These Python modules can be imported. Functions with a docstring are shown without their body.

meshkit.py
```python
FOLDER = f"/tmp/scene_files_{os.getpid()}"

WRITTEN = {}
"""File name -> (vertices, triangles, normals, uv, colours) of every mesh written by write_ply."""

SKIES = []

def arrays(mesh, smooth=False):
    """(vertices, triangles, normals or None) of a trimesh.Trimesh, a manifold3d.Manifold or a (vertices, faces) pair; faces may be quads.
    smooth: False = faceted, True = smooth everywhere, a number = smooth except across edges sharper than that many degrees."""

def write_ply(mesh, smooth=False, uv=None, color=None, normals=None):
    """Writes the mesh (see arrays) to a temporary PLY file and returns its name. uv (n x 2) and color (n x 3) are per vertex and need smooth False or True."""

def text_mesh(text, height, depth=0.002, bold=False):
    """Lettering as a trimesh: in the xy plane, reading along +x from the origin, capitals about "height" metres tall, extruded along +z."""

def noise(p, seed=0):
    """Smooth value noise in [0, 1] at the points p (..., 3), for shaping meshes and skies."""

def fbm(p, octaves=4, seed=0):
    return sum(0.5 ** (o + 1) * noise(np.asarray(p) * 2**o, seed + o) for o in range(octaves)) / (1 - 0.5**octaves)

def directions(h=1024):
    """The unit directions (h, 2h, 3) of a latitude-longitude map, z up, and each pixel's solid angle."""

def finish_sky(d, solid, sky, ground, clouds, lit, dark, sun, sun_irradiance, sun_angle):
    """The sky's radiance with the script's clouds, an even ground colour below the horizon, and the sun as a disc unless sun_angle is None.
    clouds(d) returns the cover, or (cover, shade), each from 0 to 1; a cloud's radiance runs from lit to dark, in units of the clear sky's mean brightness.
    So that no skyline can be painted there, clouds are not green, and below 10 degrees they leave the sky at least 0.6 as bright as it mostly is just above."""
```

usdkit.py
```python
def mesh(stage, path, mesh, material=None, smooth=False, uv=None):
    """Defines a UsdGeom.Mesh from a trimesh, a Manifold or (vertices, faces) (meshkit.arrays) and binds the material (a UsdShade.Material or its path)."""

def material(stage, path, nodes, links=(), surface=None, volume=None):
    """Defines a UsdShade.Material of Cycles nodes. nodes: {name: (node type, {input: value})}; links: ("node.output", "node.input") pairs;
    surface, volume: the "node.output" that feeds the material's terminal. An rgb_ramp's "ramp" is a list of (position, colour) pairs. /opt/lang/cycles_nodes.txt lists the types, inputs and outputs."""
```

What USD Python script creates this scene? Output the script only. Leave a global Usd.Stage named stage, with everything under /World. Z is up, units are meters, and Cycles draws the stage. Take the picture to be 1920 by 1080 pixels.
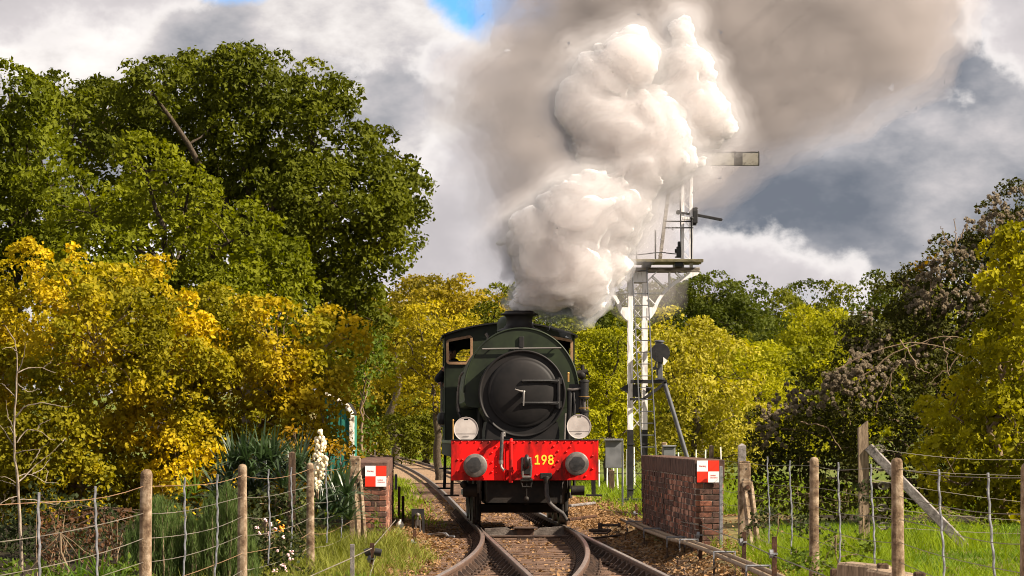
import math, random
import numpy as np
import trimesh
import manifold3d as m3
import usdkit, meshkit
from pxr import Usd, UsdGeom, UsdLux, UsdShade, Sdf, Gf, Vt
from scipy.spatial import cKDTree
from shapely.geometry import Polygon, box as sbox
from shapely.ops import unary_union

stage = Usd.Stage.CreateInMemory()
UsdGeom.SetStageUpAxis(stage, UsdGeom.Tokens.z)
UsdGeom.SetStageMetersPerUnit(stage, 1.0)
UsdGeom.Xform.Define(stage, '/World')
UsdGeom.Scope.Define(stage, '/World/Looks')
PI = math.pi

# ---------------------------------------------------------------- camera, sun, sky, exposure
FPX, HOR, CAMZ = 5300.0, 818.0, 1.53          # focal length in pixels of a 1920 wide picture, horizon row, eye height over the rails
cam = UsdGeom.Camera.Define(stage, '/World/camera')
cam.AddTranslateOp().Set(Gf.Vec3d(0, 0, CAMZ))
cam.AddRotateXOp().Set(90.0)
cam.CreateFocalLengthAttr(FPX / 1920.0 * 36.0)
cam.CreateHorizontalApertureAttr(36.0)
cam.CreateVerticalApertureAttr(36.0 * 9 / 16)
cam.CreateVerticalApertureOffsetAttr((HOR - 540.0) / 1920.0 * 36.0)
cam.CreateClippingRangeAttr(Gf.Vec2f(0.5, 6000.0))
cam.CreateFStopAttr(0.0)
cam.CreateFocusDistanceAttr(47.0)
EXPOSURE = 1.55
cam.CreateExposureAttr(EXPOSURE)

SUN_AZ, SUN_EL = math.radians(110.0), math.radians(39.0)   # azimuth from +y towards +x
sun_dir = np.array([math.sin(SUN_AZ) * math.cos(SUN_EL), math.cos(SUN_AZ) * math.cos(SUN_EL), math.sin(SUN_EL)])
sun = UsdLux.DistantLight.Define(stage, '/World/sun')
sun.CreateIntensityAttr(1.25)
sun.CreateAngleAttr(0.6)
sun.CreateNormalizeAttr(True)
sun.CreateColorAttr(Gf.Vec3f(1.0, 0.87, 0.71))
_z = Gf.Vec3d(*sun_dir)
_rot = Gf.Rotation(Gf.Vec3d(0, 0, 1), _z)
sun.AddOrientOp().Set(Gf.Quatf(_rot.GetQuat()))

SKY_STRENGTH = 0.10
def make_sky():
    n, l = {}, []
    n['geo'] = ('texture_coordinate', {})
    n['sky'] = ('sky_texture', {'sky_type': 'single_scattering', 'sun_disc': False, 'sun_elevation': SUN_EL, 'sun_rotation': SUN_AZ, 'air_density': 1.0, 'aerosol_density': 0.6})
    n['skyblue'] = ('mix_color', {'blend_type': 'multiply', 'fac': 1.0, 'b': (0.24, 0.50, 0.80)})
    l += [('sky.color', 'skyblue.a')]
    # billows: a coarse noise bent by a finer one
    n['map'] = ('mapping', {'scale': (1.0, 1.0, 1.45), 'location': (0.31, 0.0, 0.17)})
    n['nz'] = ('noise_texture', {'scale': 9.0, 'detail': 10.0, 'roughness': 0.56, 'distortion': 0.15})
    n['map2'] = ('mapping', {'scale': (1.0, 1.0, 1.7), 'location': (1.7, 0.4, 0.02)})
    n['nz2'] = ('noise_texture', {'scale': 11.0, 'detail': 10.0, 'roughness': 0.57, 'distortion': 0.0})
    l += [('geo.generated', 'map.vector'), ('map.vector', 'nz.vector'), ('geo.generated', 'map2.vector'), ('map2.vector', 'nz2.vector')]
    def lobe(name, az, el, ra, re, amount):
        n[name + 'm'] = ('mapping', {'scale': (1 / ra, 0.0, 1 / re), 'location': (-az / ra, 0.0, -el / re)})
        n[name + 'g'] = ('gradient_texture', {'gradient_type': 'spherical'})
        n[name] = ('map_range', {'range_type': 'smoothstep', 'from_min': 0.0, 'from_max': 0.8, 'to_min': 0.0, 'to_max': amount, 'clamp': True})
        l.extend([('geo.generated', name + 'm.vector'), (name + 'm.vector', name + 'g.vector'), (name + 'g.fac', name + '.value')])
        return name + '.result'
    def add(name, first, others):
        cur = first
        for i, o in enumerate(others):
            n[f'{name}{i}'] = ('math', {'math_type': 'add'})
            l.extend([(cur, f'{name}{i}.value1'), (o, f'{name}{i}.value2')])
            cur = f'{name}{i}.value'
        return cur
    # the gaps of blue, the slate bank low on the right, the bright heads on the left and right, seen in this part of the sky
    cov = add('ca', 'nz.fac', [lobe('gap', -0.0050, 0.1610, 0.046, 0.030, -0.30), lobe('gapb', -0.118, 0.158, 0.085, 0.016, -0.24)])
    shade = add('sa', 'nz2.fac', [lobe('slate', 0.118, 0.078, 0.125, 0.036, -0.16), lobe('glow', 0.146, 0.078, 0.030, 0.026, 0.14), lobe('head', -0.165, 0.138, 0.085, 0.034, 0.17), lobe('pile', -0.050, 0.095, 0.055, 0.070, 0.03), lobe('low', 0.090, 0.060, 0.08, 0.014, 0.09), lobe('grey', 0.150, 0.125, 0.10, 0.030, -0.06), lobe('lil', -0.106, 0.139, 0.030, 0.016, -0.13)])
    n['cov'] = ('map_range', {'range_type': 'smoothstep', 'from_min': 0.24, 'from_max': 0.36, 'clamp': True})
    l += [(cov, 'cov.value')]
    n['ramp'] = ('rgb_ramp', {'ramp': [(0.28, (0.165, 0.185, 0.225)), (0.38, (0.275, 0.285, 0.32)), (0.45, (0.44, 0.43, 0.45)), (0.515, (0.60, 0.565, 0.57)), (0.545, (0.72, 0.675, 0.66)), (0.60, (0.90, 0.85, 0.82)), (0.68, (1.08, 1.03, 0.98))]})
    l += [(shade, 'ramp.fac')]
    n['cl'] = ('mix_color', {'blend_type': 'multiply', 'fac': 1.0, 'b': (CLOUD, CLOUD, CLOUD), 'use_clamp': False})
    l += [('ramp.color', 'cl.a')]
    # heaped clouds in front: sharp bright rims, grey bodies
    n['map3'] = ('mapping', {'scale': (1.0, 1.0, 1.25), 'location': (0.55, 0.2, 0.915)})
    n['nz3'] = ('noise_texture', {'scale': 8.0, 'detail': 12.0, 'roughness': 0.55, 'distortion': 0.0})
    l += [('geo.generated', 'map3.vector'), ('map3.vector', 'nz3.vector')]
    heap = add('ha', 'nz3.fac', [lobe('heapc', -0.040, 0.088, 0.075, 0.085, 0.10), lobe('heapr', 0.125, 0.085, 0.13, 0.040, -0.07)])
    n['hm'] = ('map_range', {'range_type': 'smoothstep', 'from_min': 0.500, 'from_max': 0.545, 'clamp': True})
    n['hr'] = ('rgb_ramp', {'ramp': [(0.50, (1.02, 0.97, 0.93)), (0.535, (0.88, 0.83, 0.81)), (0.575, (0.66, 0.615, 0.62)), (0.64, (0.55, 0.515, 0.525)), (0.75, (0.47, 0.44, 0.455))]})
    n['h2'] = ('mix_color', {'blend_type': 'multiply', 'fac': 1.0, 'b': (CLOUD, CLOUD, CLOUD), 'use_clamp': False})
    n['hx'] = ('mix_color', {'blend_type': 'mix', 'use_clamp': False})
    n['mix'] = ('mix_color', {'blend_type': 'mix', 'use_clamp': False})
    l += [(heap, 'hm.value'), (heap, 'hr.fac'), ('hr.color', 'h2.a'), ('hm.result', 'hx.fac'), ('cl.result', 'hx.a'), ('h2.result', 'hx.b')]
    l += [('cov.result', 'mix.fac'), ('skyblue.result', 'mix.a'), ('hx.result', 'mix.b')]
    n['bg'] = ('background_shader', {'strength': SKY_STRENGTH})
    l += [('mix.result', 'bg.color')]
    return usdkit.material(stage, '/World/Looks/sky_clouds', n, l, surface='bg.background')
CLOUD = 3.75
SMOKE_C = (.78, .705, .685)
dome = UsdLux.DomeLight.Define(stage, '/World/sky')
dome.CreateIntensityAttr(1.0)
UsdShade.MaterialBindingAPI.Apply(dome.GetPrim()).Bind(make_sky())
dome.GetPrim().SetCustomDataByKey('label', 'broken cloud with small blue gaps')
dome.GetPrim().SetCustomDataByKey('kind', 'structure')
# ---------------------------------------------------------------- helpers
COUNT = {}
def numbered(parent, name):
    k = COUNT.get((parent, name), 0)
    COUNT[(parent, name)] = k + 1
    return name if k == 0 else f'{name}_{k:03d}'

def tag(prim, label=None, cat=None, group=None, kind=None):
    p = prim.GetPrim() if hasattr(prim, 'GetPrim') else prim
    for k, v in (('label', label), ('category', cat), ('group', group), ('kind', kind)):
        if v:
            p.SetCustomDataByKey(k, v)
    return p

def thing(name, label, cat, loc=(0, 0, 0), rz=0.0, group=None, kind=None):
    path = '/World/' + numbered('/World', name)
    x = UsdGeom.Xform.Define(stage, path)
    x.AddTranslateOp().Set(Gf.Vec3d(*map(float, loc)))
    if rz:
        x.AddRotateZOp().Set(math.degrees(rz))
    tag(x, label, cat, group, kind)
    return path

def part(parent, name, mesh, mat, smooth=False, label=None, kind=None):
    """One mesh of the scene under parent (a path) or directly under /World."""
    if isinstance(mesh, MB):
        mesh = mesh.get()
    parent = parent or '/World'
    path = parent + '/' + numbered(parent, name)
    m = usdkit.mesh(stage, path, mesh, mat, smooth=smooth)
    tag(m, label, None, None, kind)
    return path

def single(name, mesh, mat, label, cat, group=None, kind=None, smooth=False):
    p = part(None, name, mesh, mat, smooth)
    tag(stage.GetPrimAtPath(p), label, cat, group, kind)
    return p

def copy_of(src, loc, rz=0.0, label=None, group=None, scale=None):
    s = stage.GetPrimAtPath(src)
    base = src.rsplit('/', 1)[1]
    if base[-4:-3] == '_' and base[-3:].isdigit():
        base = base[:-4]
    path = '/World/' + numbered('/World', base)
    x = UsdGeom.Xform.Define(stage, path)
    x.GetPrim().GetReferences().AddInternalReference(src)
    x.GetPrim().SetInstanceable(True)
    x.ClearXformOpOrder()
    x.AddTransformOp(opSuffix='copy').Set(xf(loc, rz, scale or (1, 1, 1)))
    cd = s.GetCustomData()
    tag(x, label or cd.get('label'), cd.get('category'), group or cd.get('group'))
    return path

def xf(loc, rz, sc):
    c, s = math.cos(rz), math.sin(rz)
    return Gf.Matrix4d(c * sc[0], s * sc[0], 0, 0, -s * sc[1], c * sc[1], 0, 0, 0, 0, sc[2], 0, float(loc[0]), float(loc[1]), float(loc[2]), 1)

def at(u, v, y):
    """The point that stands at distance y in the direction of a pixel of the 1920 x 1080 frame."""
    return np.array([(u - 960.0) * y / FPX, y, CAMZ + (HOR - v) * y / FPX])

def unit(a):
    a = np.asarray(a, float)
    return a / max(np.linalg.norm(a), 1e-12)

def frame(d, up=(0, 0, 1)):
    d = unit(d)
    up = np.asarray(up, float)
    if abs(d @ up) > 0.98:
        up = np.array([0, 1.0, 0]) if abs(d[1]) < 0.9 else np.array([1.0, 0, 0])
    a = unit(np.cross(d, up)); b = np.cross(a, d)
    return a, b, d

class MB:
    """Collects shapes into one mesh."""
    def __init__(self):
        self.v, self.f, self.n = [], [], 0
    def add(self, v, f):
        v = np.asarray(v, float); f = np.asarray(f, int)
        if f.shape[1] == 4:
            f = np.vstack([f[:, [0, 1, 2]], f[:, [0, 2, 3]]])
        self.v.append(v); self.f.append(f + self.n); self.n += len(v)
        return self
    def tm(self, m, M=None):
        v = np.asarray(m.vertices)
        if M is not None:
            v = v @ np.asarray(M)[:3, :3].T + np.asarray(M)[:3, 3]
        return self.add(v, m.faces)
    def box(self, lo, hi, ch=0.0):
        lo = np.asarray(lo, float); hi = np.asarray(hi, float)
        lo, hi = np.minimum(lo, hi), np.maximum(lo, hi)
        v, f = cbox((hi - lo), ch)
        return self.add(v + (lo + hi) / 2, f)
    def bar(self, p, q, w, h=None, ch=0.0, up=(0, 0, 1)):
        """Rectangular bar from p to q; w along the sideways axis, h along the up axis."""
        p = np.asarray(p, float); q = np.asarray(q, float)
        a, b, d = frame(q - p, up)
        v, f = cbox(np.array([w, np.linalg.norm(q - p), h or w]), ch)
        R = np.stack([a, d, b], 1)
        return self.add(v @ R.T + (p + q) / 2, f)
    def cyl(self, p, q, r0, r1=None, n=12, cap=True):
        p = np.asarray(p, float); q = np.asarray(q, float)
        r1 = r0 if r1 is None else r1
        a, b, d = frame(q - p)
        t = np.arange(n) / n * 2 * PI
        ring = np.cos(t)[:, None] * a + np.sin(t)[:, None] * b
        v = np.vstack([p + ring * r0, q + ring * r1])
        i = np.arange(n); j = (i + 1) % n
        f = [np.stack([i, j, j + n], 1), np.stack([i, j + n, i + n], 1)]
        if cap:
            v = np.vstack([v, p, q])
            f += [np.stack([j, i, np.full(n, 2 * n)], 1), np.stack([i + n, j + n, np.full(n, 2 * n + 1)], 1)]
        return self.add(v, np.vstack(f)[:, ::-1])
    def tube(self, pts, r, n=7, cap=True):
        pts = np.asarray(pts, float); m = len(pts)
        r = np.broadcast_to(np.asarray(r, float), (m,))
        t = np.gradient(pts, axis=0)
        a0 = None; V = []
        th = np.arange(n) / n * 2 * PI
        for k in range(m):
            d = unit(t[k])
            if a0 is None:
                a0, b, _ = frame(d)
            else:
                a0 = unit(a0 - d * (a0 @ d))
            b = np.cross(d, a0)
            V.append(pts[k] + (np.cos(th)[:, None] * a0 + np.sin(th)[:, None] * b) * r[k])
        v = np.vstack(V)
        i = np.arange(n); j = (i + 1) % n
        f = [np.vstack([np.stack([i + k * n, j + k * n, j + (k + 1) * n], 1), np.stack([i + k * n, j + (k + 1) * n, i + (k + 1) * n], 1)]) for k in range(m - 1)]
        if cap:
            c = len(v); v = np.vstack([v, pts[0], pts[-1]])
            f += [np.stack([j, i, np.full(n, c)], 1), np.stack([i + (m - 1) * n, j + (m - 1) * n, np.full(n, c + 1)], 1)]
        return self.add(v, np.vstack(f))
    def lathe(self, prof, n=32, M=None):
        """prof: (r, z) pairs from one end to the other, about z."""
        prof = np.asarray(prof, float); m = len(prof)
        th = np.arange(n) / n * 2 * PI
        v = np.stack([prof[:, None, 0] * np.cos(th), prof[:, None, 0] * np.sin(th), np.repeat(prof[:, 1:2], n, 1)], -1).reshape(-1, 3)
        i = np.arange(n); j = (i + 1) % n
        f = np.vstack([np.vstack([np.stack([i + k * n, j + k * n, j + (k + 1) * n], 1), np.stack([i + k * n, j + (k + 1) * n, i + (k + 1) * n], 1)]) for k in range(m - 1)])
        if M is not None:
            v = v @ M[:3, :3].T + M[:3, 3]
        return self.add(v, f)
    def ext(self, poly, depth, M=None):
        """Extrudes a shapely polygon (x, y) along z."""
        for g in getattr(poly, 'geoms', [poly]):
            self.tm(trimesh.creation.extrude_polygon(g, depth, engine='earcut'), M)
        return self
    def ball(self, c, r, sub=2):
        s = trimesh.creation.icosphere(sub, 1.0)
        return self.add(s.vertices * np.asarray(r, float) + np.asarray(c, float), s.faces)
    def get(self):
        return trimesh.Trimesh(np.vstack(self.v), np.vstack(self.f), process=False)

_CB = {}
def cbox(s, ch=0.0):
    s = np.asarray(s, float) / 2
    if ch <= 0:
        v = np.array([[x, y, z] for x in (-1, 1) for y in (-1, 1) for z in (-1, 1)], float) * s
        f = np.array([[0, 1, 3, 2], [4, 6, 7, 5], [0, 4, 5, 1], [2, 3, 7, 6], [0, 2, 6, 4], [1, 5, 7, 3]])
        return v, np.vstack([f[:, [0, 1, 2]], f[:, [0, 2, 3]]])
    ch = min(ch, s.min() * 0.8)
    if 'f' not in _CB:
        pts = []
        for sx in (-1, 1):
            for sy in (-1, 1):
                for sz in (-1, 1):
                    for k in range(3):
                        p = np.array([sx, sy, sz], float) * 0.8; p[k] = [sx, sy, sz][k]
                        pts.append(p)
        h = trimesh.convex.convex_hull(np.array(pts))
        order = [int(np.argmin(np.linalg.norm(np.array(pts) - q, axis=1))) for q in h.vertices]
        _CB['f'] = np.array(order)[np.asarray(h.faces)]
    pts = []
    for sx in (-1, 1):
        for sy in (-1, 1):
            for sz in (-1, 1):
                for k in range(3):
                    p = np.array([sx, sy, sz]) * (s - ch); p[k] = [sx, sy, sz][k] * s[k]
                    pts.append(p)
    return np.array(pts), _CB['f']

def T(loc=(0, 0, 0), x=(1, 0, 0), y=(0, 1, 0), z=(0, 0, 1)):
    M = np.eye(4); M[:3, 0] = x; M[:3, 1] = y; M[:3, 2] = z; M[:3, 3] = loc
    return M

# the extruded outline stands up and faces the camera (-y): outline x -> x, outline y -> z, depth towards +y
def FACE(loc=(0, 0, 0)):
    M = np.eye(4); M[:3, 0] = (1, 0, 0); M[:3, 1] = (0, 0, 1); M[:3, 2] = (0, -1, 0); M[:3, 3] = loc
    return M
# a lathe about an axis that points to the camera
def LATHE_Y(loc=(0, 0, 0)):
    M = np.eye(4); M[:3, 0] = (1, 0, 0); M[:3, 1] = (0, 0, 1); M[:3, 2] = (0, -1, 0); M[:3, 3] = loc
    return M

# ---------------------------------------------------------------- materials
def rough_mat(name, c0, c1, scale=6.0, rough=0.8, spec=0.3, bump=0.15, metal=0.0, detail=5.0, c2=None, dist=0.02, contrast=(0.35, 0.65), coat=0.0, scale_xyz=(1, 1, 1), obj=False):
    """Two or three tones mixed by noise, with a fine bump."""
    n = {'tc': ('texture_coordinate', {}), 'mp': ('mapping', {'scale': scale_xyz}),
         'nz': ('noise_texture', {'scale': scale, 'detail': detail, 'roughness': 0.6}),
         'rp': ('rgb_ramp', {'ramp': [(contrast[0], c0), (contrast[1], c1)] if c2 is None else [(contrast[0], c0), (0.5, c1), (contrast[1], c2)]}),
         'fine': ('noise_texture', {'scale': scale * 7, 'detail': 4.0}),
         'bp': ('bump', {'strength': bump, 'distance': dist}),
         'p': ('principled_bsdf', {'roughness': rough, 'specular_ior_level': spec, 'metallic': metal, 'coat_weight': coat, 'coat_roughness': 0.15})}
    n['geo'] = ('geometry', {})
    src = 'tc.object' if obj else 'geo.position'
    l = [(src, 'mp.vector'), ('mp.vector', 'nz.vector'), ('mp.vector', 'fine.vector'), ('nz.fac', 'rp.fac'), ('rp.color', 'p.base_color'), ('fine.fac', 'bp.height'), ('bp.normal', 'p.normal')]
    return usdkit.material(stage, '/World/Looks/' + name, n, l, surface='p.BSDF')

def leaf_mat(name, stops, trans=0.35, patch=0.5, patch_amt=0.45, rough=0.7, spec=0.10):
    """Leaves: each one its own tone along the stops, drifting in patches over the crown; light comes through them."""
    n = {'g': ('geometry', {}), 'nz': ('noise_texture', {'scale': patch, 'detail': 3.0}),
         'pm': ('math', {'math_type': 'multiply_add', 'value2': 2.2, 'value3': -0.6}),
         'mx': ('mix_float', {'fac': patch_amt}), 'rp': ('rgb_ramp', {'ramp': stops}),
         'p': ('principled_bsdf', {'roughness': rough, 'specular_ior_level': spec}),
         'hs': ('hsv', {'saturation': 1.15, 'value': 1.35}),
         't': ('translucent_bsdf', {}), 'm': ('mix_closure', {'fac': trans})}
    l = [('g.position', 'nz.vector'), ('nz.fac', 'pm.value1'), ('g.random_per_island', 'mx.a'), ('pm.value', 'mx.b'), ('mx.result', 'rp.fac'),
         ('rp.color', 'p.base_color'), ('rp.color', 'hs.color'), ('hs.color', 't.color'), ('p.BSDF', 'm.closure1'), ('t.BSDF', 'm.closure2')]
    return usdkit.material(stage, '/World/Looks/' + name, n, l, surface='m.closure')

def plain(name, c, rough=0.5, spec=0.5, metal=0.0, coat=0.0):
    return usdkit.material(stage, '/World/Looks/' + name, {'p': ('principled_bsdf', {'base_color': c, 'roughness': rough, 'specular_ior_level': spec, 'metallic': metal, 'coat_weight': coat, 'coat_roughness': 0.1})}, [], surface='p.BSDF')

M = {}
M['oil_black'] = rough_mat('oil_black', (0.004, 0.004, 0.004), (0.014, 0.012, 0.011), 5, 0.45, 0.4, 0.08)
M['smokebox_black'] = rough_mat('smokebox_black', (0.0035, 0.003, 0.003), (0.011, 0.009, 0.0085), 3, 0.6, 0.25, 0.12, dist=0.004)
M['under_black'] = rough_mat('under_black', (0.004, 0.0035, 0.003), (0.016, 0.012, 0.009), 7, 0.65, 0.25, 0.2)
M['loco_green'] = rough_mat('loco_green', (0.006, 0.009, 0.004), (0.017, 0.026, 0.010), 2.6, 0.5, 0.32, 0.08, dist=0.003)
M['beam_red'] = rough_mat('beam_red', (0.12, 0.006, 0.004), (0.50, 0.004, 0.003), 4.5, 0.5, 0.22, 0.06, dist=0.003, c2=(0.66, 0.004, 0.003), contrast=(0.33, 0.60), scale_xyz=(1, 1, 0.35), detail=8.0)
M['number_yellow'] = plain('number_yellow', (0.85, 0.55, 0.03), 0.5)
M['steel'] = rough_mat('steel', (0.05, 0.043, 0.039), (0.13, 0.112, 0.10), 9, 0.5, 0.5, 0.15, metal=0.2)
M['buffer_grease'] = rough_mat('buffer_grease', (0.012, 0.012, 0.012), (0.032, 0.03, 0.029), 12, 0.35, 0.5, 0.15)
M['bright_rod'] = plain('bright_rod', (0.20, 0.185, 0.17), 0.4, 0.5, 0.6)
M['brass'] = rough_mat('brass', (0.30, 0.17, 0.05), (0.48, 0.28, 0.09), 14, 0.4, 0.5, 0.1, metal=0.7)
M['window_wood'] = rough_mat('window_wood', (0.20, 0.115, 0.06), (0.33, 0.20, 0.11), 10, 0.5)
M['disc_white'] = rough_mat('disc_white', (0.33, 0.295, 0.275), (0.44, 0.40, 0.375), 5, 0.55, 0.3, 0.06, dist=0.004)
M['signal_white'] = rough_mat('signal_white', (0.50, 0.47, 0.45), (0.76, 0.74, 0.73), 6, 0.6, 0.3, 0.15, c2=(0.80, 0.78, 0.77), scale_xyz=(3, 3, 0.6))
M['signal_black'] = rough_mat('signal_black', (0.006, 0.006, 0.007), (0.02, 0.019, 0.019), 6, 0.5, 0.4, 0.1)
M['signal_grey'] = rough_mat('signal_grey', (0.045, 0.048, 0.056), (0.085, 0.088, 0.098), 5, 0.55, 0.4, 0.1)
M['box_grey'] = rough_mat('box_grey', (0.10, 0.105, 0.112), (0.15, 0.155, 0.165), 4, 0.55, 0.4, 0.06, dist=0.004)
M['weathered_board'] = rough_mat('weathered_board', (0.10, 0.082, 0.065), (0.30, 0.265, 0.225), 5, 0.85, 0.2, 0.4, scale_xyz=(1, 1, 5), contrast=(0.38, 0.62))
M['deck_wood'] = rough_mat('deck_wood', (0.05, 0.045, 0.025), (0.16, 0.14, 0.085), 5, 0.85, 0.2, 0.4)
M['arm_white'] = rough_mat('arm_white', (0.045, 0.040, 0.030), (0.22, 0.205, 0.17), 5, 0.8, 0.25, 0.2, contrast=(0.34, 0.52))
M['arm_black'] = rough_mat('arm_black', (0.02, 0.018, 0.014), (0.07, 0.06, 0.05), 7, 0.7)
M['galv'] = rough_mat('galv', (0.085, 0.088, 0.098), (0.20, 0.205, 0.22), 20, 0.6, 0.4, 0.1)
M['wire'] = rough_mat('wire', (0.07, 0.060, 0.046), (0.19, 0.168, 0.135), 3, 0.7, 0.3, 0.0)
M['rust_wire'] = rough_mat('rust_wire', (0.12, 0.06, 0.03), (0.28, 0.17, 0.09), 3, 0.8)
M['rust'] = rough_mat('rust', (0.025, 0.014, 0.010), (0.085, 0.040, 0.022), 12, 0.85, 0.2, 0.3)
M['concrete'] = rough_mat('concrete', (0.075, 0.046, 0.027), (0.185, 0.130, 0.082), 13, 0.9, 0.2, 0.7, c2=(0.36, 0.29, 0.21), dist=0.008, contrast=(0.34, 0.72), detail=8.0)
M['post_wood'] = rough_mat('post_wood', (0.11, 0.078, 0.052), (0.30, 0.225, 0.155), 7, 0.9, 0.2, 0.6, scale_xyz=(6, 6, 0.7), dist=0.008)
M['grey_wood'] = rough_mat('grey_wood', (0.10, 0.088, 0.082), (0.27, 0.245, 0.235), 6, 0.9, 0.2, 0.5, scale_xyz=(2, 5, 2))
M['dark_wood'] = rough_mat('dark_wood', (0.035, 0.022, 0.014), (0.10, 0.063, 0.040), 7, 0.9, 0.2, 0.5, scale_xyz=(6, 6, 0.8))
M['sleeper'] = rough_mat('sleeper', (0.040, 0.024, 0.017), (0.235, 0.145, 0.100), 7, 0.9, 0.2, 0.9, scale_xyz=(0.8, 9, 9), contrast=(0.36, 0.66), dist=0.015)
M['rail'] = rough_mat('rail', (0.040, 0.022, 0.015), (0.100, 0.058, 0.038), 9, 0.7, 0.3, 0.25)
M['rail_top'] = rough_mat('rail_top', (0.20, 0.155, 0.13), (0.34, 0.28, 0.24), 5, 0.30, 0.5, 0.05, metal=0.6, scale_xyz=(4, 0.4, 1))
M['chair_iron'] = rough_mat('chair_iron', (0.022, 0.014, 0.011), (0.075, 0.045, 0.030), 12, 0.8, 0.3, 0.3)
M['white_paint'] = rough_mat('white_paint', (0.62, 0.60, 0.55), (0.80, 0.78, 0.74), 8, 0.6, 0.3, 0.1)
M['sign_white'] = plain('sign_white', (0.80, 0.78, 0.77), 0.4)
M['sign_red'] = plain('sign_red', (0.75, 0.028, 0.008), 0.4)
M['letter_red'] = plain('letter_red', (0.62, 0.05, 0.05), 0.5)
M['letter_black'] = plain('letter_black', (0.02, 0.02, 0.02), 0.5)
M['green_hut'] = rough_mat('green_hut', (0.012, 0.10, 0.075), (0.02, 0.17, 0.125), 6, 0.6, 0.3, 0.15)
M['peeling_white'] = rough_mat('peeling_white', (0.11, 0.085, 0.055), (0.66, 0.60, 0.50), 9, 0.7, 0.2, 0.2, contrast=(0.44, 0.52))
M['bark'] = rough_mat('bark', (0.030, 0.022, 0.015), (0.105, 0.082, 0.058), 9, 0.95, 0.15, 0.8, scale_xyz=(5, 5, 1), dist=0.02)
M['pale_bark'] = rough_mat('pale_bark', (0.13, 0.10, 0.07), (0.30, 0.25, 0.195), 9, 0.9, 0.2, 0.4, scale_xyz=(3, 3, 1))
M['twig'] = rough_mat('twig', (0.09, 0.06, 0.035), (0.22, 0.16, 0.10), 9, 0.9, 0.2, 0.2)
M['jacket'] = rough_mat('jacket', (0.008, 0.009, 0.012), (0.018, 0.019, 0.024), 14, 0.9, 0.2, 0.2)
M['skin'] = rough_mat('skin', (0.36, 0.20, 0.14), (0.45, 0.26, 0.19), 20, 0.55, 0.3, 0.05)
M['cloth_dark'] = rough_mat('cloth_dark', (0.012, 0.013, 0.018), (0.028, 0.028, 0.036), 20, 0.95, 0.1, 0.2)
M['hose'] = rough_mat('hose', (0.02, 0.018, 0.018), (0.06, 0.052, 0.048), 14, 0.6, 0.4, 0.3)
M['bottle'] = usdkit.material(stage, '/World/Looks/bottle', {'p': ('principled_bsdf', {'base_color': (0.80, 0.78, 0.72), 'roughness': 0.25, 'transmission_weight': 0.35})}, [], surface='p.BSDF')
# ---------------------------------------------------------------- ground
def xs(y):
    y = np.asarray(y, float)
    return np.where(y < 47.07, 0.213 - 0.0465 * (y - 47.07), 0.213 - 0.043 * (y - 47.07)) - np.maximum(0, y - 70) ** 2 / 8000.0
def xd(y):
    y = np.asarray(y, float)
    return xs(y) - np.maximum(0, 48.5 - y) ** 2 / 298.0
def sst(a, b, x):
    t = np.clip((np.asarray(x, float) - a) / (b - a), 0, 1)
    return t * t * (3 - 2 * t)
def noise2(x, y, f, seed=0, o=3):
    return meshkit.fbm(np.stack([np.asarray(x) * f, np.asarray(y) * f, np.zeros_like(np.asarray(x, float)) + seed * 3.7], -1), o, seed)

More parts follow.
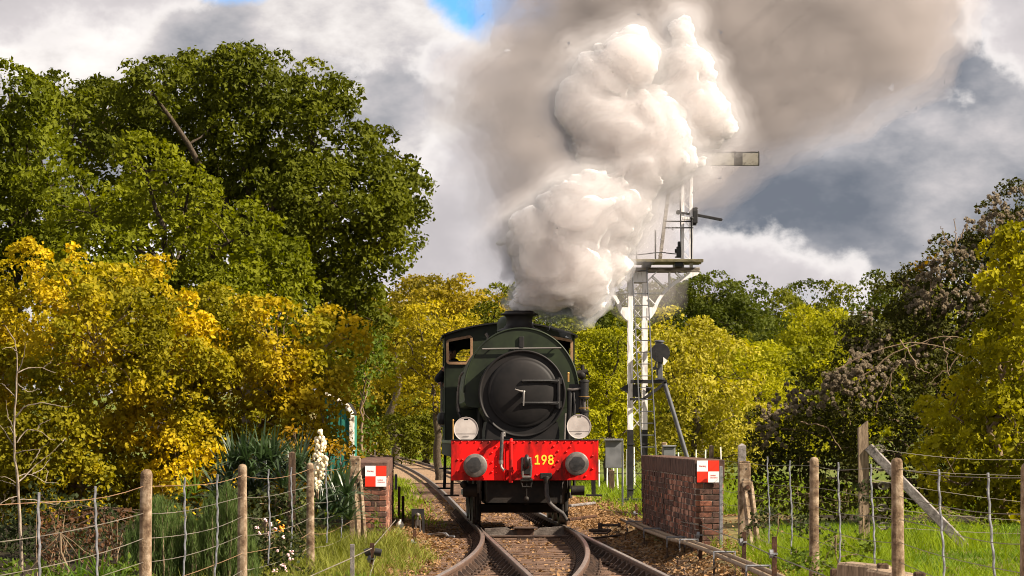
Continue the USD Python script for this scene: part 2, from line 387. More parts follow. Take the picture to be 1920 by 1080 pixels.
def ground_z(x, y):
    x = np.asarray(x, float); y = np.asarray(y, float)
    x, y = np.broadcast_arrays(x, y)
    r = x - xs(y); l = xd(y) - x
    rough = (noise2(x, y, 2.2, 3) - 0.5) * 0.05
    z = np.full(x.shape, -0.212)
    nearR = 1 - sst(49, 56, y)
    bankR = sst(1.30, 2.05, r)
    z = z + bankR * (0.24 * nearR + 0.08 * (1 - nearR)) + sst(2.2, 4.5, r) * 0.12 * nearR
    bankL = sst(1.30, 2.0, l)
    midL = sst(35, 38, y) * (1 - sst(51, 55, y))
    z = z + bankL * (0.08 + 0.14 * midL)
    far = sst(290, 480, y)
    z = z + far * (7.0 + 3.0 * sst(-60, 60, x)) + sst(6, 40, np.abs(x)) * sst(50, 140, y) * 1.5
    return z + rough * (0.35 + 0.65 * np.maximum(bankR, bankL)) + (noise2(x, y, 9.0, 8, 2) - 0.5) * 0.03

def make_ground():
    gx = np.concatenate([np.arange(-6, 6.01, 0.14)])
    out = [6.0]
    while out[-1] < 700: out.append(out[-1] + max(0.3, (out[-1] - 5.0) * 0.14))
    gx = np.concatenate([-np.array(out[:0:-1]), gx, np.array(out[1:])])
    gy = list(np.arange(-6, 14, 2.0)) + list(np.arange(14, 62, 0.22))
    while gy[-1] < 1400: gy.append(gy[-1] * 1.018)
    gy = np.array(gy)
    X, Y = np.meshgrid(gx, gy)
    Z = ground_z(X, Y)
    v = np.stack([X, Y, Z], -1).reshape(-1, 3)
    ny, nx = X.shape
    i = (np.arange(ny - 1)[:, None] * nx + np.arange(nx - 1)).ravel()
    f = np.stack([i, i + 1, i + nx + 1, i + nx], 1)
    f = np.vstack([f[:, [0, 1, 2]], f[:, [0, 2, 3]]])
    x, y = v[:, 0], v[:, 1]
    r = x - xs(y); l = xd(y) - x
    nb = noise2(x, y, 0.9, 5)
    bed = (1 - sst(1.45, 2.2, np.maximum(r, l) + (nb - .5) * .8))
    bed = np.maximum(bed, (1 - sst(1.8, 3.2, r + (nb - .5) * 1.6)) * sst(47, 52, y) * (1 - sst(80, 100, y)) * (x > xs(y)))
    dry = sst(0.45, 0.62, noise2(x, y, 0.35, 9))
    dry = np.where(y > 75, dry * 0.35, dry)
    dry = np.maximum(dry, sst(1.9, 2.4, r) * (1 - sst(3.4, 4.2, x)) * (1 - sst(48, 52, y)) * .8)
    soil = np.maximum(sst(2.5, 3.2, -x) * (1 - sst(62, 70, y)), sst(4.6, 5.6, x + (nb - .5)) * sst(37, 39, y) * (1 - sst(66, 74, y)))
    zone = np.stack([bed, dry, soil], 1)
    return v, f, zone

n = {'g': ('geometry', {}), 'at': ('attribute', {'attribute': 'zone'}), 'sx': ('separate_xyz', {}),
     'n1': ('noise_texture', {'scale': 3.2, 'detail': 8.0, 'roughness': 0.65}), 'n2': ('noise_texture', {'scale': 26.0, 'detail': 5.0, 'roughness': 0.7}), 'n3': ('noise_texture', {'scale': 1.1, 'detail': 4.0}),
     'bedr': ('rgb_ramp', {'ramp': [(0.30, (0.05, 0.033, 0.022)), (0.46, (0.17, 0.112, 0.07)), (0.58, (0.30, 0.20, 0.12)), (0.70, (0.44, 0.29, 0.16))]}),
     'grr': ('rgb_ramp', {'ramp': [(0.30, (0.030, 0.050, 0.008)), (0.50, (0.085, 0.120, 0.016)), (0.70, (0.17, 0.19, 0.030))]}),
     'dryr': ('rgb_ramp', {'ramp': [(0.30, (0.08, 0.065, 0.025)), (0.50, (0.16, 0.12, 0.05)), (0.70, (0.26, 0.19, 0.085))]}),
     'mg': ('mix_color', {}), 'so': ('mix_color', {'b': (0.020, 0.015, 0.008)}), 'mb': ('mix_color', {}), 'add': ('math', {'math_type': 'multiply_add', 'value2': 0.5}),
     'bp': ('bump', {'strength': 0.9, 'distance': 0.05}), 'p': ('principled_bsdf', {'roughness': 0.95, 'specular_ior_level': 0.15})}
l = [('g.position', 'n1.vector'), ('g.position', 'n2.vector'), ('g.position', 'n3.vector'), ('at.vector', 'sx.vector'), ('n2.fac', 'bedr.fac'), ('n1.fac', 'grr.fac'), ('n1.fac', 'dryr.fac'),
     ('sx.y', 'mg.fac'), ('grr.color', 'mg.a'), ('dryr.color', 'mg.b'), ('sx.x', 'mb.fac'), ('sx.z', 'so.fac'), ('mg.result', 'so.a'), ('so.result', 'mb.a'), ('bedr.color', 'mb.b'), ('mb.result', 'p.base_color'),
     ('n1.fac', 'add.value1'), ('n2.fac', 'add.value3'), ('add.value', 'bp.height'), ('bp.normal', 'p.normal')]
M['ground'] = usdkit.material(stage, '/World/Looks/ground', n, l, surface='p.BSDF')
gv, gf, gzone = make_ground()
_g = usdkit.mesh(stage, '/World/ground', (gv, gf), M['ground'], smooth=True)
UsdGeom.PrimvarsAPI(_g).CreatePrimvar('zone', Sdf.ValueTypeNames.Float3Array, 'vertex').Set(Vt.Vec3fArray.FromNumpy(gzone.astype(np.float32)))
tag(_g, 'earth, ballast and grass that the railway runs over', kind='structure')

# ---------------------------------------------------------------- the railway track
def rail_sweep(path, prof):
    path = np.asarray(path, float); prof = np.asarray(prof, float)
    t = np.gradient(path, axis=0); t[:, 2] = 0
    t /= np.linalg.norm(t, axis=1)[:, None]
    nrm = np.stack([t[:, 1], -t[:, 0], 0 * t[:, 0]], 1)
    V = path[:, None, :] + nrm[:, None, :] * prof[None, :, 0:1] + np.array([0, 0, 1.0]) * prof[None, :, 1:2]
    m, k = len(path), len(prof)
    v = V.reshape(-1, 3); i = np.arange(k); j = (i + 1) % k
    f = np.vstack([np.vstack([np.stack([i + a * k, i + (a + 1) * k, j + (a + 1) * k], 1), np.stack([i + a * k, j + (a + 1) * k, j + a * k], 1)]) for a in range(m - 1)])
    for e, flip in ((0, 0), (m - 1, 1)):
        c = len(v); v = np.vstack([v, V[e].mean(0)])
        cap = np.stack([i + e * k, j + e * k, np.full(k, c)], 1)
        f = np.vstack([f, cap[:, ::-1] if flip else cap])
    return trimesh.Trimesh(v, f, process=False)
RAIL_PROF = [(-.036, -.012), (-.036, -.040), (-.012, -.055), (-.011, -.100), (-.034, -.112), (-.034, -.140), (.034, -.140), (.034, -.112), (.011, -.100), (.012, -.055), (.036, -.040), (.036, -.012), (.028, -.003), (-.028, -.003)]
TOP_PROF = [(-.027, -.0035), (.027, -.0035), (.024, 0.0), (-.024, 0.0)]
M['dark_plank'] = rough_mat('dark_plank', (0.05, 0.04, 0.034), (0.17, 0.145, 0.125), 6, 0.9, 0.2, 0.4)
TRK = thing('railway_track', 'single railway line dividing at a pair of points in front of the locomotive', 'railway track')
tag(stage.GetPrimAtPath(TRK), kind='structure')
stage.GetPrimAtPath(TRK).ClearCustomDataByKey('category')

def ys_range(a, b):
    return np.concatenate([np.arange(a, min(b, 60), 0.5), np.arange(60, b, 3.0)] if b > 60 else [np.arange(a, b + .01, 0.5)])
def lay_rail(fx, a, b):
    y = ys_range(a, b)
    p = np.stack([fx(y), y, 0 * y], 1)
    r = part(TRK, 'rail', rail_sweep(p, RAIL_PROF), M['rail'])
    part(r, 'running_surface', rail_sweep(p, TOP_PROF), M['rail_top'])
taper = lambda y: 0.055 * np.clip((48.3 - y) / 1.0, 0, 1)
lay_rail(lambda y: np.where(y < 48.5, xd(y), xs(y)) - .75, 20, 330)
lay_rail(lambda y: xs(y) + .75, 20, 330)
lay_rail(lambda y: xs(y) - .75 + 0.075 - taper(y) - .02, 20, 47.8)
lay_rail(lambda y: xd(y) + .75 - 0.075 + taper(y) + .02, 20, 47.8)
rng = np.random.default_rng(5)
SLEEPERS = []
y = 26.0
while y < 104:
    if y < 47.3:
        a, b = float(xd(y)) - 1.27 + rng.uniform(-.12, .1), float(xs(y)) + 1.27 + rng.uniform(-.1, .12)
        step = 0.66
    else:
        a, b = float(xs(y)) - 1.3 + rng.uniform(-.04, .04), float(xs(y)) + 1.3 + rng.uniform(-.04, .04)
        step = 0.74
    SLEEPERS.append((y, a, b)); y += step
for y, a, b in SLEEPERS:
    w = rng.uniform(.125, .14); mb = MB()
    # a weathered timber: its top split lengthwise into strips of unequal height
    cuts = np.sort(np.concatenate([[-w, w], rng.uniform(-w * .55, w * .55, 2)]))
    tilt = rng.uniform(-.012, .012)
    for c0, c1 in zip(cuts[:-1], cuts[1:]):
        if c1 - c0 < .02: continue
        da, db, dz = rng.uniform(-.03, .05), rng.uniform(-.05, .03), rng.uniform(-.016, .0)
        mb.bar((a + da, y + (c0 + c1) / 2 - tilt, -.165 + dz - .075), (b + db, y + (c0 + c1) / 2 + tilt, -.165 + dz - .075), c1 - c0 - .008, .15, ch=.008)
    part(TRK, 'sleeper', mb, M['sleeper'])
nch = 0
for y, a, b in SLEEPERS:
    if y > 62: break
    rails = [float(xd(y)) - .75, float(xs(y)) + .75] + ([float(xs(y)) - .75, float(xd(y)) + .75] if y < 46.8 else [])
    for k, x in enumerate(rails):
        if nch >= 260: break
        nch += 1
        mb = MB()
        mb.box((x - .19, y - .09, -.168), (x + .19, y + .09, -.138), .008)
        for s in (-1, 1):
            mb.add([[x + s * .038, y - .06, -.14], [x + s * .038, y + .06, -.14], [x + s * .15, y - .06, -.14], [x + s * .15, y + .06, -.14], [x + s * .038, y - .045, -.055], [x + s * .038, y + .045, -.055], [x + s * .065, y - .045, -.055], [x + s * .065, y + .045, -.055]],
                   [[0, 1, 3], [0, 3, 2], [4, 5, 7], [4, 7, 6], [0, 4, 6], [0, 6, 2], [1, 5, 7], [1, 7, 3], [2, 6, 7], [2, 7, 3], [0, 1, 5], [0, 5, 4]])
            mb.cyl((x + s * .165, y + .03 * s, -.14), (x + s * .165, y + .03 * s, -.112), .018, n=6)
        part(TRK, 'rail_chair', mb, M['chair_iron'])
# the cover of the point lock, stretcher rods and the dark drainage trough in front of the engine
L = lambda u, v, y: tuple(at(u, v, y)[[0, 2]])
poly = Polygon([L(909, 1006, 46.6), L(909, 991, 46.6), L(950, 989, 46.6), L(966, 998, 46.6), L(974, 1000, 46.6), L(974, 1007, 46.6)])
part(TRK, 'lock_cover', MB().ext(poly, .1, FACE((0, 46.7, 0))), M['dark_plank'])
poly = Polygon([L(998, 1007, 46.6), L(998, 998, 46.6), L(1012, 990, 46.6), L(1056, 987, 46.6), L(1059, 1004, 46.6)])
part(TRK, 'lock_cover', MB().ext(poly, .1, FACE((0, 46.7, 0))), M['dark_plank'])
x0 = float(xs(46.9))
part(TRK, 'lock_box', MB().box((x0 - .14, 46.45, -.17), (x0 + .14, 46.85, .01), .01).box((x0 - .2, 46.4, .012), (x0 + .2, 46.9, .028), .006), M['chair_iron'])
part(TRK, 'stretcher_bar', MB().bar((x0 - .66, 47.6, -.09), (x0 + .68, 47.6, -.09), .1, .07, .01), M['chair_iron'])
part(TRK, 'stretcher_bar', MB().bar((x0 - .66, 46.0, -.10), (x0 + .72, 46.0, -.10), .05, .04, .01), M['chair_iron'])
part(TRK, 'point_rod', MB().tube([(x0 + .6, 46.2, -.13), (x0 + 1.15, 46.2, -.13), (x0 + 1.3, 46.35, -.12), (x0 + 1.55, 46.5, -.1)], .018), M['chair_iron'])
part(TRK, 'point_rod', MB().tube([at(800, 1003, 46.5), at(836, 1000, 46.3), at(842, 1006, 46.2), at(852, 1006, 46.1)], .016), M['galv'])
part(TRK, 'point_rod', MB().tube([at(808, 1003, 45.9), at(822, 999, 45.8), at(830, 1000, 45.7), at(838, 1004, 45.6)], .016), M['steel'])

# ---------------------------------------------------------------- stones, fallen leaves, grass
def leaf_quads(P, size, rng, up=0.0, fold=0.25, aspect=0.62, nrm=None, lean=None):
    """Kite-shaped leaves, each two triangles folded along the midrib. up: how much they lie flat; lean: a direction their faces turn to."""
    n = len(P)
    d = rng.normal(size=(n, 3))
    if up: d[:, 2] *= (1 - up)
    d /= np.linalg.norm(d, axis=1)[:, None]
    w = rng.normal(size=(n, 3)) * (1 - up) + np.array([0, 0, 1.0]) * up * 1.5
    if lean is not None: w = w + lean
    s = np.cross(d, w); s /= np.maximum(np.linalg.norm(s, axis=1), 1e-9)[:, None]
    nn = np.cross(s, d)
    L_ = (size * rng.uniform(.5, 1.45, n))[:, None] if np.ndim(size) == 0 else (np.asarray(size) * rng.uniform(.65, 1.3, n))[:, None]
    W = L_ * aspect * rng.uniform(.8, 1.2, n)[:, None] / 2
    base, tip = P - d * L_ / 2, P + d * L_ / 2
    mid = P - d * L_ * .05
    a = mid + s * W + nn * W * fold; b = mid - s * W + nn * W * fold
    v = np.stack([base, a, tip, b], 1).reshape(-1, 3)
    i = np.arange(n) * 4
    f = np.stack([np.stack([i, i + 1, i + 2], 1), np.stack([i, i + 2, i + 3], 1)], 1).reshape(-1, 3)
    return v, f

def blades(P, h, w, rng, bend=0.5, spread=0.35, seg=2):
    n = len(P)
    th = rng.uniform(0, 2 * PI, n); ln = np.abs(rng.normal(0, spread, n))
    dirv = np.stack([np.cos(th) * ln, np.sin(th) * ln, np.ones(n)], 1)
    dirv /= np.linalg.norm(dirv, axis=1)[:, None]
    out = np.stack([np.cos(th), np.sin(th), 0 * th], 1)
    H = np.broadcast_to(np.asarray(h, float), (n,)) * rng.uniform(.55, 1.25, n)
    ph = rng.uniform(0, PI, n)
    side = np.stack([np.cos(ph), np.sin(ph), 0 * ph], 1)
    Wd = (w * rng.uniform(.7, 1.3, n))[:, None]
    bd = (bend * rng.uniform(.2, 1.2, n) * H)[:, None]
    rows = []
    for k in range(seg):
        t = k / seg
        c = P + dirv * (H * t)[:, None] + out * bd * t * t - np.array([0, 0, .35]) * bd * t ** 3
        rows += [c - side * Wd * (1 - .35 * t), c + side * Wd * (1 - .35 * t)]
    tip = P + dirv * H[:, None] + out * bd - np.array([0, 0, .35]) * bd
    v = np.stack(rows + [tip], 1).reshape(-1, 3)
    m = 2 * seg + 1
    i = np.arange(n) * m
    f = []
    for k in range(seg - 1):
        a = i + 2 * k
        f += [np.stack([a, a + 1, a + 3], 1), np.stack([a, a + 3, a + 2], 1)]
    a = i + 2 * (seg - 1)
    f.append(np.stack([a, a + 1, a + 2], 1))
    return v, np.vstack(f)

def scatter(n, x0, x1, y0, y1, rng, keep=None):
    x = rng.uniform(x0, x1, n); y = rng.uniform(y0, y1, n)
    if keep is not None:
        k = keep(x, y) > rng.uniform(0, 1, n); x, y = x[k], y[k]
    return np.stack([x, y, ground_z(x, y)], 1)

rng = np.random.default_rng(11)
def stone_keep(x, y):
    r = x - xs(y); l = xd(y) - x
    e = np.maximum(r, l)
    return (1 - sst(1.1, 1.9, e)) * 0.9 + .03
SY = np.array([s[0] for s in SLEEPERS])
P = scatter(21000, -3.4, 3.4, 29, 66, rng, stone_keep)
P = P[~((np.abs(P[:, 1][:, None] - SY[None]).min(1) < .135) & (P[:, 0] > xd(P[:, 1]) - 1.2) & (P[:, 0] < xs(P[:, 1]) + 1.2) & (rng.random(len(P)) < .96))]
oc = np.array([[1, 0, 0], [-1, 0, 0], [0, 1, 0], [0, -1, 0], [0, 0, 1], [0, 0, -1.]])
of = np.array([[0, 2, 4], [2, 1, 4], [1, 3, 4], [3, 0, 4], [2, 0, 5], [1, 2, 5], [3, 1, 5], [0, 3, 5]])
sz = rng.uniform(.014, .034, len(P))
v = oc[None] * sz[:, None, None] * rng.uniform(.6, 1.3, (len(P), 6, 1)) + rng.normal(0, .004, (len(P), 6, 3)) + (P + np.stack([0 * sz, 0 * sz, sz * .35], 1))[:, None, :]
f = (of[None] + (np.arange(len(P)) * 6)[:, None, None]).reshape(-1, 3)
M['stones'] = leaf_mat('stones', [(0.0, (0.06, 0.04, 0.028)), (0.5, (0.18, 0.125, 0.088)), (0.85, (0.32, 0.235, 0.17)), (1.0, (0.46, 0.38, 0.31))], 0.0, 1.5, .25, 0.85)
single('ballast', trimesh.Trimesh(v.reshape(-1, 3), f, process=False), M['stones'], 'brown ballast stones around the sleepers', 'ballast', kind='stuff')

def litter_keep(x, y):
    r = x - xs(y); l = xd(y) - x
    patch = sst(.40, .62, noise2(x, y, 1.1, 21))
    k = 0.06 + .30 * patch ** 2
    k = np.where((r > .85) & (r < 2.4), .40 + .6 * patch, k)
    k = np.where((l > 1.0) & (l < 2.0), .45 + .55 * patch, k)
    k = np.where((y > 50) & (r > .9) & (r < 3.4), .40 + .6 * patch, k)
    k = np.where((y > 49) & (l > -.5) & (l < 1.8), .3 + .5 * patch, k)
    return k * np.where((r > 2.6) & (y < 50), .15, 1) * np.where(l > 2.3, .1, 1)
P = scatter(120000, -3.6, 4.6, 29, 76, rng, litter_keep)
P[:, 2] += rng.uniform(.0, .03, len(P))
on = np.zeros(len(P), bool)
SY = np.array([s[0] for s in SLEEPERS])
near = np.abs(P[:, 1][:, None] - SY[None]).min(1) < .13
inside = (P[:, 0] > xd(P[:, 1]) - 1.25) & (P[:, 0] < xs(P[:, 1]) + 1.25)
P[near & inside, 2] = -.160
P = P[~(near & inside & (rng.random(len(P)) < .80))]
v, f = leaf_quads(P, .066, rng, up=.68, fold=.6, aspect=.75)
M['litter'] = leaf_mat('litter', [(0.0, (0.13, 0.075, 0.038)), (0.3, (0.30, 0.18, 0.085)), (0.6, (0.48, 0.31, 0.15)), (0.85, (0.62, 0.45, 0.26)), (1.0, (0.70, 0.58, 0.42))], .12, .9, .3, .7)
single('fallen_leaves', trimesh.Trimesh(v, f, process=False), M['litter'], 'orange and brown fallen leaves along the track', 'fallen leaves', kind='stuff')

M['grass_bright'] = leaf_mat('grass_bright', [(0.0, (0.09, 0.135, 0.008)), (0.5, (0.22, 0.285, 0.016)), (1.0, (0.46, 0.46, 0.040))], .4, .8, .4)
M['grass_green'] = leaf_mat('grass_green', [(0.0, (0.065, 0.115, 0.010)), (0.6, (0.14, 0.215, 0.018)), (1.0, (0.26, 0.32, 0.04))], .35, .8, .4)
M['grass_dry'] = leaf_mat('grass_dry', [(0.0, (0.10, 0.11, 0.020)), (0.35, (0.17, 0.18, 0.03)), (0.65, (0.30, 0.22, 0.09)), (1.0, (0.40, 0.31, 0.14))], .3, .8, .4)
# tall grass on the right bank
def kR(x, y):
    r = x - xs(y)
    return sst(1.75, 2.15, r + (noise2(x, y, 1.5, 31) - .5) * .9) * sst(.40, .60, noise2(x, y, 1.3, 33)) * (1 - .75 * sst(3.6, 4.6, x))
P = scatter(52000, 1.9, 6.2, 20.5, 37.4, rng, kR)
v, f = blades(P, .14 + .50 * noise2(P[:, 0], P[:, 1], 1.4, 4) ** 1.5, .0040, rng, .6, .42, 3)
single('tall_grass', trimesh.Trimesh(v, f, process=False), M['grass_bright'], 'tall feathery bright green grass on the bank along the right fence', 'grass', kind='stuff')
# lawn behind the right fence
P = scatter(42000, 3.4, 9.5, 25, 44, rng, lambda x, y: sst(3.3, 3.9, x) * sst(.25, .45, noise2(x, y, .7, 61)))
v, f = blades(P, .07, .006, rng, .5, .5, 2)
single('lawn', trimesh.Trimesh(v, f, process=False), M['grass_green'], 'mown green lawn behind the right fence', 'lawn', kind='stuff')
# rough grass by the left pillar
def kL(x, y):
    l = xd(y) - x
    return sst(1.25, 1.75, l + (noise2(x, y, 1.3, 41) - .5) * .9) * sst(.3, .5, noise2(x, y, .8, 43))
P = scatter(17000, -3.6, -1.0, 21, 40.5, rng, kL)
v, f = blades(P, .19 + .2 * noise2(P[:, 0], P[:, 1], .9, 4), .0045, rng, .6, .4, 3)
single('rough_grass', trimesh.Trimesh(v, f, process=False), M['grass_dry'], 'rough dry grass in front of the left brick pillar', 'grass', kind='stuff')
P = scatter(5000, -2.6, -1.0, 27, 39, rng, lambda x, y: sst(1.15, 1.35, xd(y) - x) * (1 - sst(1.9, 2.3, xd(y) - x)) * sst(.48, .6, noise2(x, y, .9, 47)))
v, f = blades(P, .13, .005, rng, .6, .5, 2)
single('grass_tufts', trimesh.Trimesh(v, f, process=False), M['grass_green'], 'low green grass tufts on the left edge of the ballast', 'grass', kind='stuff')
# grass beyond the engine on both sides of the line
def kF(x, y):
    r = x - xs(y); l = xd(y) - x
    return np.where(r > 0, sst(2.4, 3.6, r + (noise2(x, y, .8, 51) - .5) * 1.6), sst(1.1, 2.0, l + (noise2(x, y, .8, 51) - .5) * 1.2)) * .9
P = scatter(38000, -5.0, 11.0, 52, 110, rng, kF)
v, f = blades(P, .14 + .16 * noise2(P[:, 0], P[:, 1], .5, 6), .010, rng, .6, .4, 2)
single('verge_grass', trimesh.Trimesh(v, f, process=False), M['grass_bright'], 'sunlit grass on the verge behind the locomotive', 'grass', kind='stuff')
P = scatter(30000, -26, 3.0, 110, 260, rng, lambda x, y: sst(1.4, 2.0, x - xs(y)) * (1 - sst(5.5, 8, x - xs(y))))
v, f = blades(P, .18, .022, rng, .6, .4, 2)
single('verge_grass', trimesh.Trimesh(v, f, process=False), M['grass_bright'], 'strip of bright grass right of the far curve of the line', 'grass', kind='stuff')
# ---------------------------------------------------------------- the locomotive (local frame: rail level under the front beam, +y towards its cab)
LOC0 = np.array([0.213, 47.07, 0.0]); LRZ = math.atan(0.043)
ENG = thing('steam_locomotive', 'dark green saddle tank steam locomotive with a red buffer beam numbered 198', 'steam locomotive', LOC0, LRZ)
def lp(u, v, yl):
    """A pixel at local depth yl, as local x and z."""
    d = 47.07 + yl
    w = at(u, v, d) - LOC0
    return w[0] + 0.043 * yl, w[2]
E_ = lambda name, mesh, mat, smooth=False, parent=None, label=None: part(parent or ENG, name, mesh, M[mat] if isinstance(mat, str) else mat, smooth, label)

# frames, wheels and what hangs under the beam
for s in (-1, 1):
    E_('frame_plate', MB().box((s * .60, .12, .42), (s * .63, 8.7, 1.28)), 'under_black')
E_('running_plate', MB().box((-1.226, .06, 1.40), (1.226, 8.75, 1.462), .008), 'oil_black')
for s in (-1, 1):
    E_('valance', MB().box((s * 1.20, .10, 1.18), (s * 1.222, 8.7, 1.398)), 'under_black')
for yl in (2.05, 3.75, 5.45):
    for s in (-1, 1):
        w = MB(); Mx = np.eye(4); Mx[:3, :3] = np.array([[0, 0, s], [1, 0, 0], [0, s, 0.0]]).T.T
        X = np.eye(4); X[:3, 0] = (0, 1, 0); X[:3, 1] = (0, 0, 1); X[:3, 2] = (1, 0, 0); X[:3, 3] = (s * .75, yl, .655)
        wh = E_('wheel', MB().lathe([(0, -.06), (.12, -.06), (.13, -.03), (.53, -.03), (.55, -.05)] if True else [], 28, X).lathe([(.55, .05), (.13, .03), (.12, .09), (0, .09)], 28, X), 'under_black', 30)
        E_('tyre', MB().lathe([(.55, -.07), (.645, -.07), (.655, .03), (.685, .045), (.685, .07), (.55, .07), (.55, -.07)], 40, X), 'steel', 30, wh)
    E_('axle', MB().cyl((-.72, yl, .655), (.72, yl, .655), .075, n=14), 'under_black', True)
for s in (-1, 1):
    E_('coupling_rod', MB().bar((s * .90, 2.05, .50), (s * .90, 5.45, .50), .05, .10, .01), 'steel')
    E_('guard_iron', MB().bar((s * .75, 1.05, .55), (s * .75, .95, .09), .05, .14, .01), 'under_black')
    E_('leaf_spring', MB().bar((s * .68, 1.55, 1.05), (s * .68, 2.55, 1.05), .09, .12, .02), 'under_black')
    E_('sand_pipe', MB().tube([(s * .78, .9, 1.15), (s * .80, 1.0, .7), (s * .76, 1.25, .12)], .022), 'under_black')
E_('front_stretcher', MB().box((-.60, .14, .42), (.60, .20, .80)).box((-.60, .3, .78), (.60, 1.2, .82)), 'under_black')
E_('brake_beam', MB().bar((-.72, 1.15, .30), (.72, 1.15, .30), .06, .15, .01), 'under_black')
for s in (-.22, .08, .4):
    E_('brake_hanger', MB().bar((s, 1.1, .36), (s, 1.05, .80), .09, .05, .01), 'under_black')
E_('motion_plate', MB().box((-.60, 2.6, .35), (.60, 2.66, 1.2)), 'under_black')
E_('ash_pan', MB().box((-.55, 4.2, .30), (.55, 5.9, .85), .03), 'under_black')
for s in (-1, 1):
    E_('cylinder_cover', MB().cyl((s * .42, .55, .78), (s * .42, .34, .78), .20, n=24), 'under_black', 30)
# steps at the four corners
for s in (-1, 1):
    for yl in (.55, 7.1):
        st = MB().bar((s * 1.18, yl, 1.40), (s * 1.20, yl, .54), .05, .022).bar((s * 1.18, yl + .34, 1.40), (s * 1.20, yl + .34, .54), .05, .022)
        p = E_('footstep', st, 'under_black')
        E_('tread', MB().box((s * 1.08, yl - .05, .52), (s * 1.33, yl + .38, .545)).box((s * 1.08, yl - .05, .90), (s * 1.30, yl + .38, .92)), 'under_black', parent=p)
E_('injector', MB().cyl((-1.02, .45, .62), (-.78, .45, .62), .11, n=14).cyl((-.9, .45, .7), (-.9, .45, 1.2), .03).ball((-1.0, .42, .72), .07, 1), 'under_black', 30)
E_('drain_cock', MB().cyl((.80, .4, .62), (1.02, .4, .62), .085, n=14).cyl((.85, .4, .7), (.85, .4, 1.2), .025).bar((.75, .4, .80), (1.05, .4, .80), .03), 'under_black', 30)

# the red beam with its rivets, number, buffers, hook and hoses
BM = E_('buffer_beam', MB().box((-1.226, 0, .795), (1.226, .05, 1.462), .006), 'beam_red')
E_('beam_angle', MB().box((-1.228, -.012, 1.463), (1.228, .08, 1.478), .004), 'oil_black')
def rivet(u, v, r=.021):
    x, z = lp(u, v, 0)
    X = LATHE_Y((x, -.001, z))
    E_('rivet', MB().lathe([(r, 0), (r * .85, r * .45), (r * .45, r * .75), (0, r * .85)], 8, X), 'beam_red', True, BM)
for u in list(range(852, 1122, 13)):
    if not (930 < u < 966): rivet(u, 829.0, .017)
for u, v in [(899, 841), (906, 849), (912, 862), (906, 876), (858, 862), (867, 862), (858, 884), (867, 885), (922, 849), (930, 838), (931, 857), (922, 867), (930, 875), (922, 885), (931, 886), (950, 838), (950, 882), (972, 882), (950, 889), (972, 889), (1006, 891), (1038, 837), (1046, 846), (1040, 854), (1046, 865), (1039, 874), (1046, 882), (1062, 847), (1069, 838), (1111, 855), (1111, 879), (1062, 886), (1069, 893), (1030, 893), (882, 897), (906, 897), (1098, 893)]:
    rivet(u, v)
for s, u, v in ((-1, 891.3, 873.0), (1, 1082.2, 869.5)):
    x, z = lp(u, v, -.42)
    bf = E_('buffer', MB().lathe([(.175, -.002), (.175, .03), (.115, .06), (.105, .30)], 28, LATHE_Y((x, 0, z))).lathe([(.105, .30), (.078, .30), (.078, .40)], 28, LATHE_Y((x, 0, z))), 'beam_red', 35)
    E_('buffer_head', MB().lathe([(.075, .385), (.17, .39), (.192, .398), (.197, .408), (.193, .42), (.18, .432), (.12, .446), (0, .452)], 40, LATHE_Y((x, 0, z))), 'steel', 40, bf)
    # the greasy patch where heads rub together
    a = np.linspace(0, 2 * PI, 40)[:-1]; q = .122 + .005 * np.sin(2 * a + s) + .006 * np.sin(3 * a + 2 * s) + (.012 * np.cos(a - 2.4 * s)) + .004 * np.sin(7 * a)
    bb = MB(); nr = len(a); rings = []
    for t in (1.0, .66, .33):
        rx, rz = t * q * np.cos(a) + (.01 if s > 0 else -.015), t * q * np.sin(a) + (-.01 if s > 0 else .02)
        rr = np.hypot(rx, rz)
        h = np.interp(rr, [0, .12, .18, .193], [.452, .446, .432, .42]) + .0035
        rings.append(np.stack([x + rx, -h, z + rz], 1))
    v_ = np.vstack(rings + [np.array([[x, -.4555, z]])]); i = np.arange(nr); j = (i + 1) % nr
    f_ = np.vstack([np.stack([i + k * nr, j + k * nr, j + (k + 1) * nr], 1) for k in (0, 1)] + [np.stack([i + k * nr, j + (k + 1) * nr, i + (k + 1) * nr], 1) for k in (0, 1)] + [np.stack([i + 2 * nr, j + 2 * nr, np.full(nr, 3 * nr)], 1)])
    E_('grease_patch', MB().add(v_, f_), 'buffer_grease', True, bf)
tx = meshkit.text_mesh('198', .152, .004, bold=True)
x, z = lp(1000.5, 870.5, 0)
w = tx.bounds[1][0] - tx.bounds[0][0]
X = FACE((x, 0, z)); X[:3, 0] *= .318 / w
E_('number', MB().tm(tx, X), 'number_yellow', parent=BM, label='yellow number 198')
x, z = lp(987, 872, -.1)
hk = E_('draw_hook', MB().box((x - .09, -.03, z - .16), (x + .09, 0, z + .13), .01).tube([(x, 0, z - .02), (x, -.16, z - .02), (x, -.25, z + .02), (x, -.27, z + .09), (x, -.21, z + .15), (x, -.15, z + .12)], [.045, .045, .045, .04, .032, .02], 9), 'oil_black', 40)
lk = MB()
for s in (-1, 1):
    lk.tube([(x + s * .02, -.19, z + .13), (x + s * .06, -.20, z + .10), (x + s * .075, -.20, z - .02), (x + s * .065, -.19, z - .19), (x + s * .03, -.18, z - .22)], .019, 7)
lk.cyl((x - .07, -.19, z - .20), (x + .07, -.19, z - .20), .03, n=10)
E_('coupling_link', lk, 'steel', 40, hk)
lk = MB().cyl((x - .10, -.17, z - .25), (x + .10, -.17, z - .25), .035, n=10).bar((x, -.17, z - .25), (x, -.16, z - .55), .018).ball((x, -.16, z - .56), .045, 1)
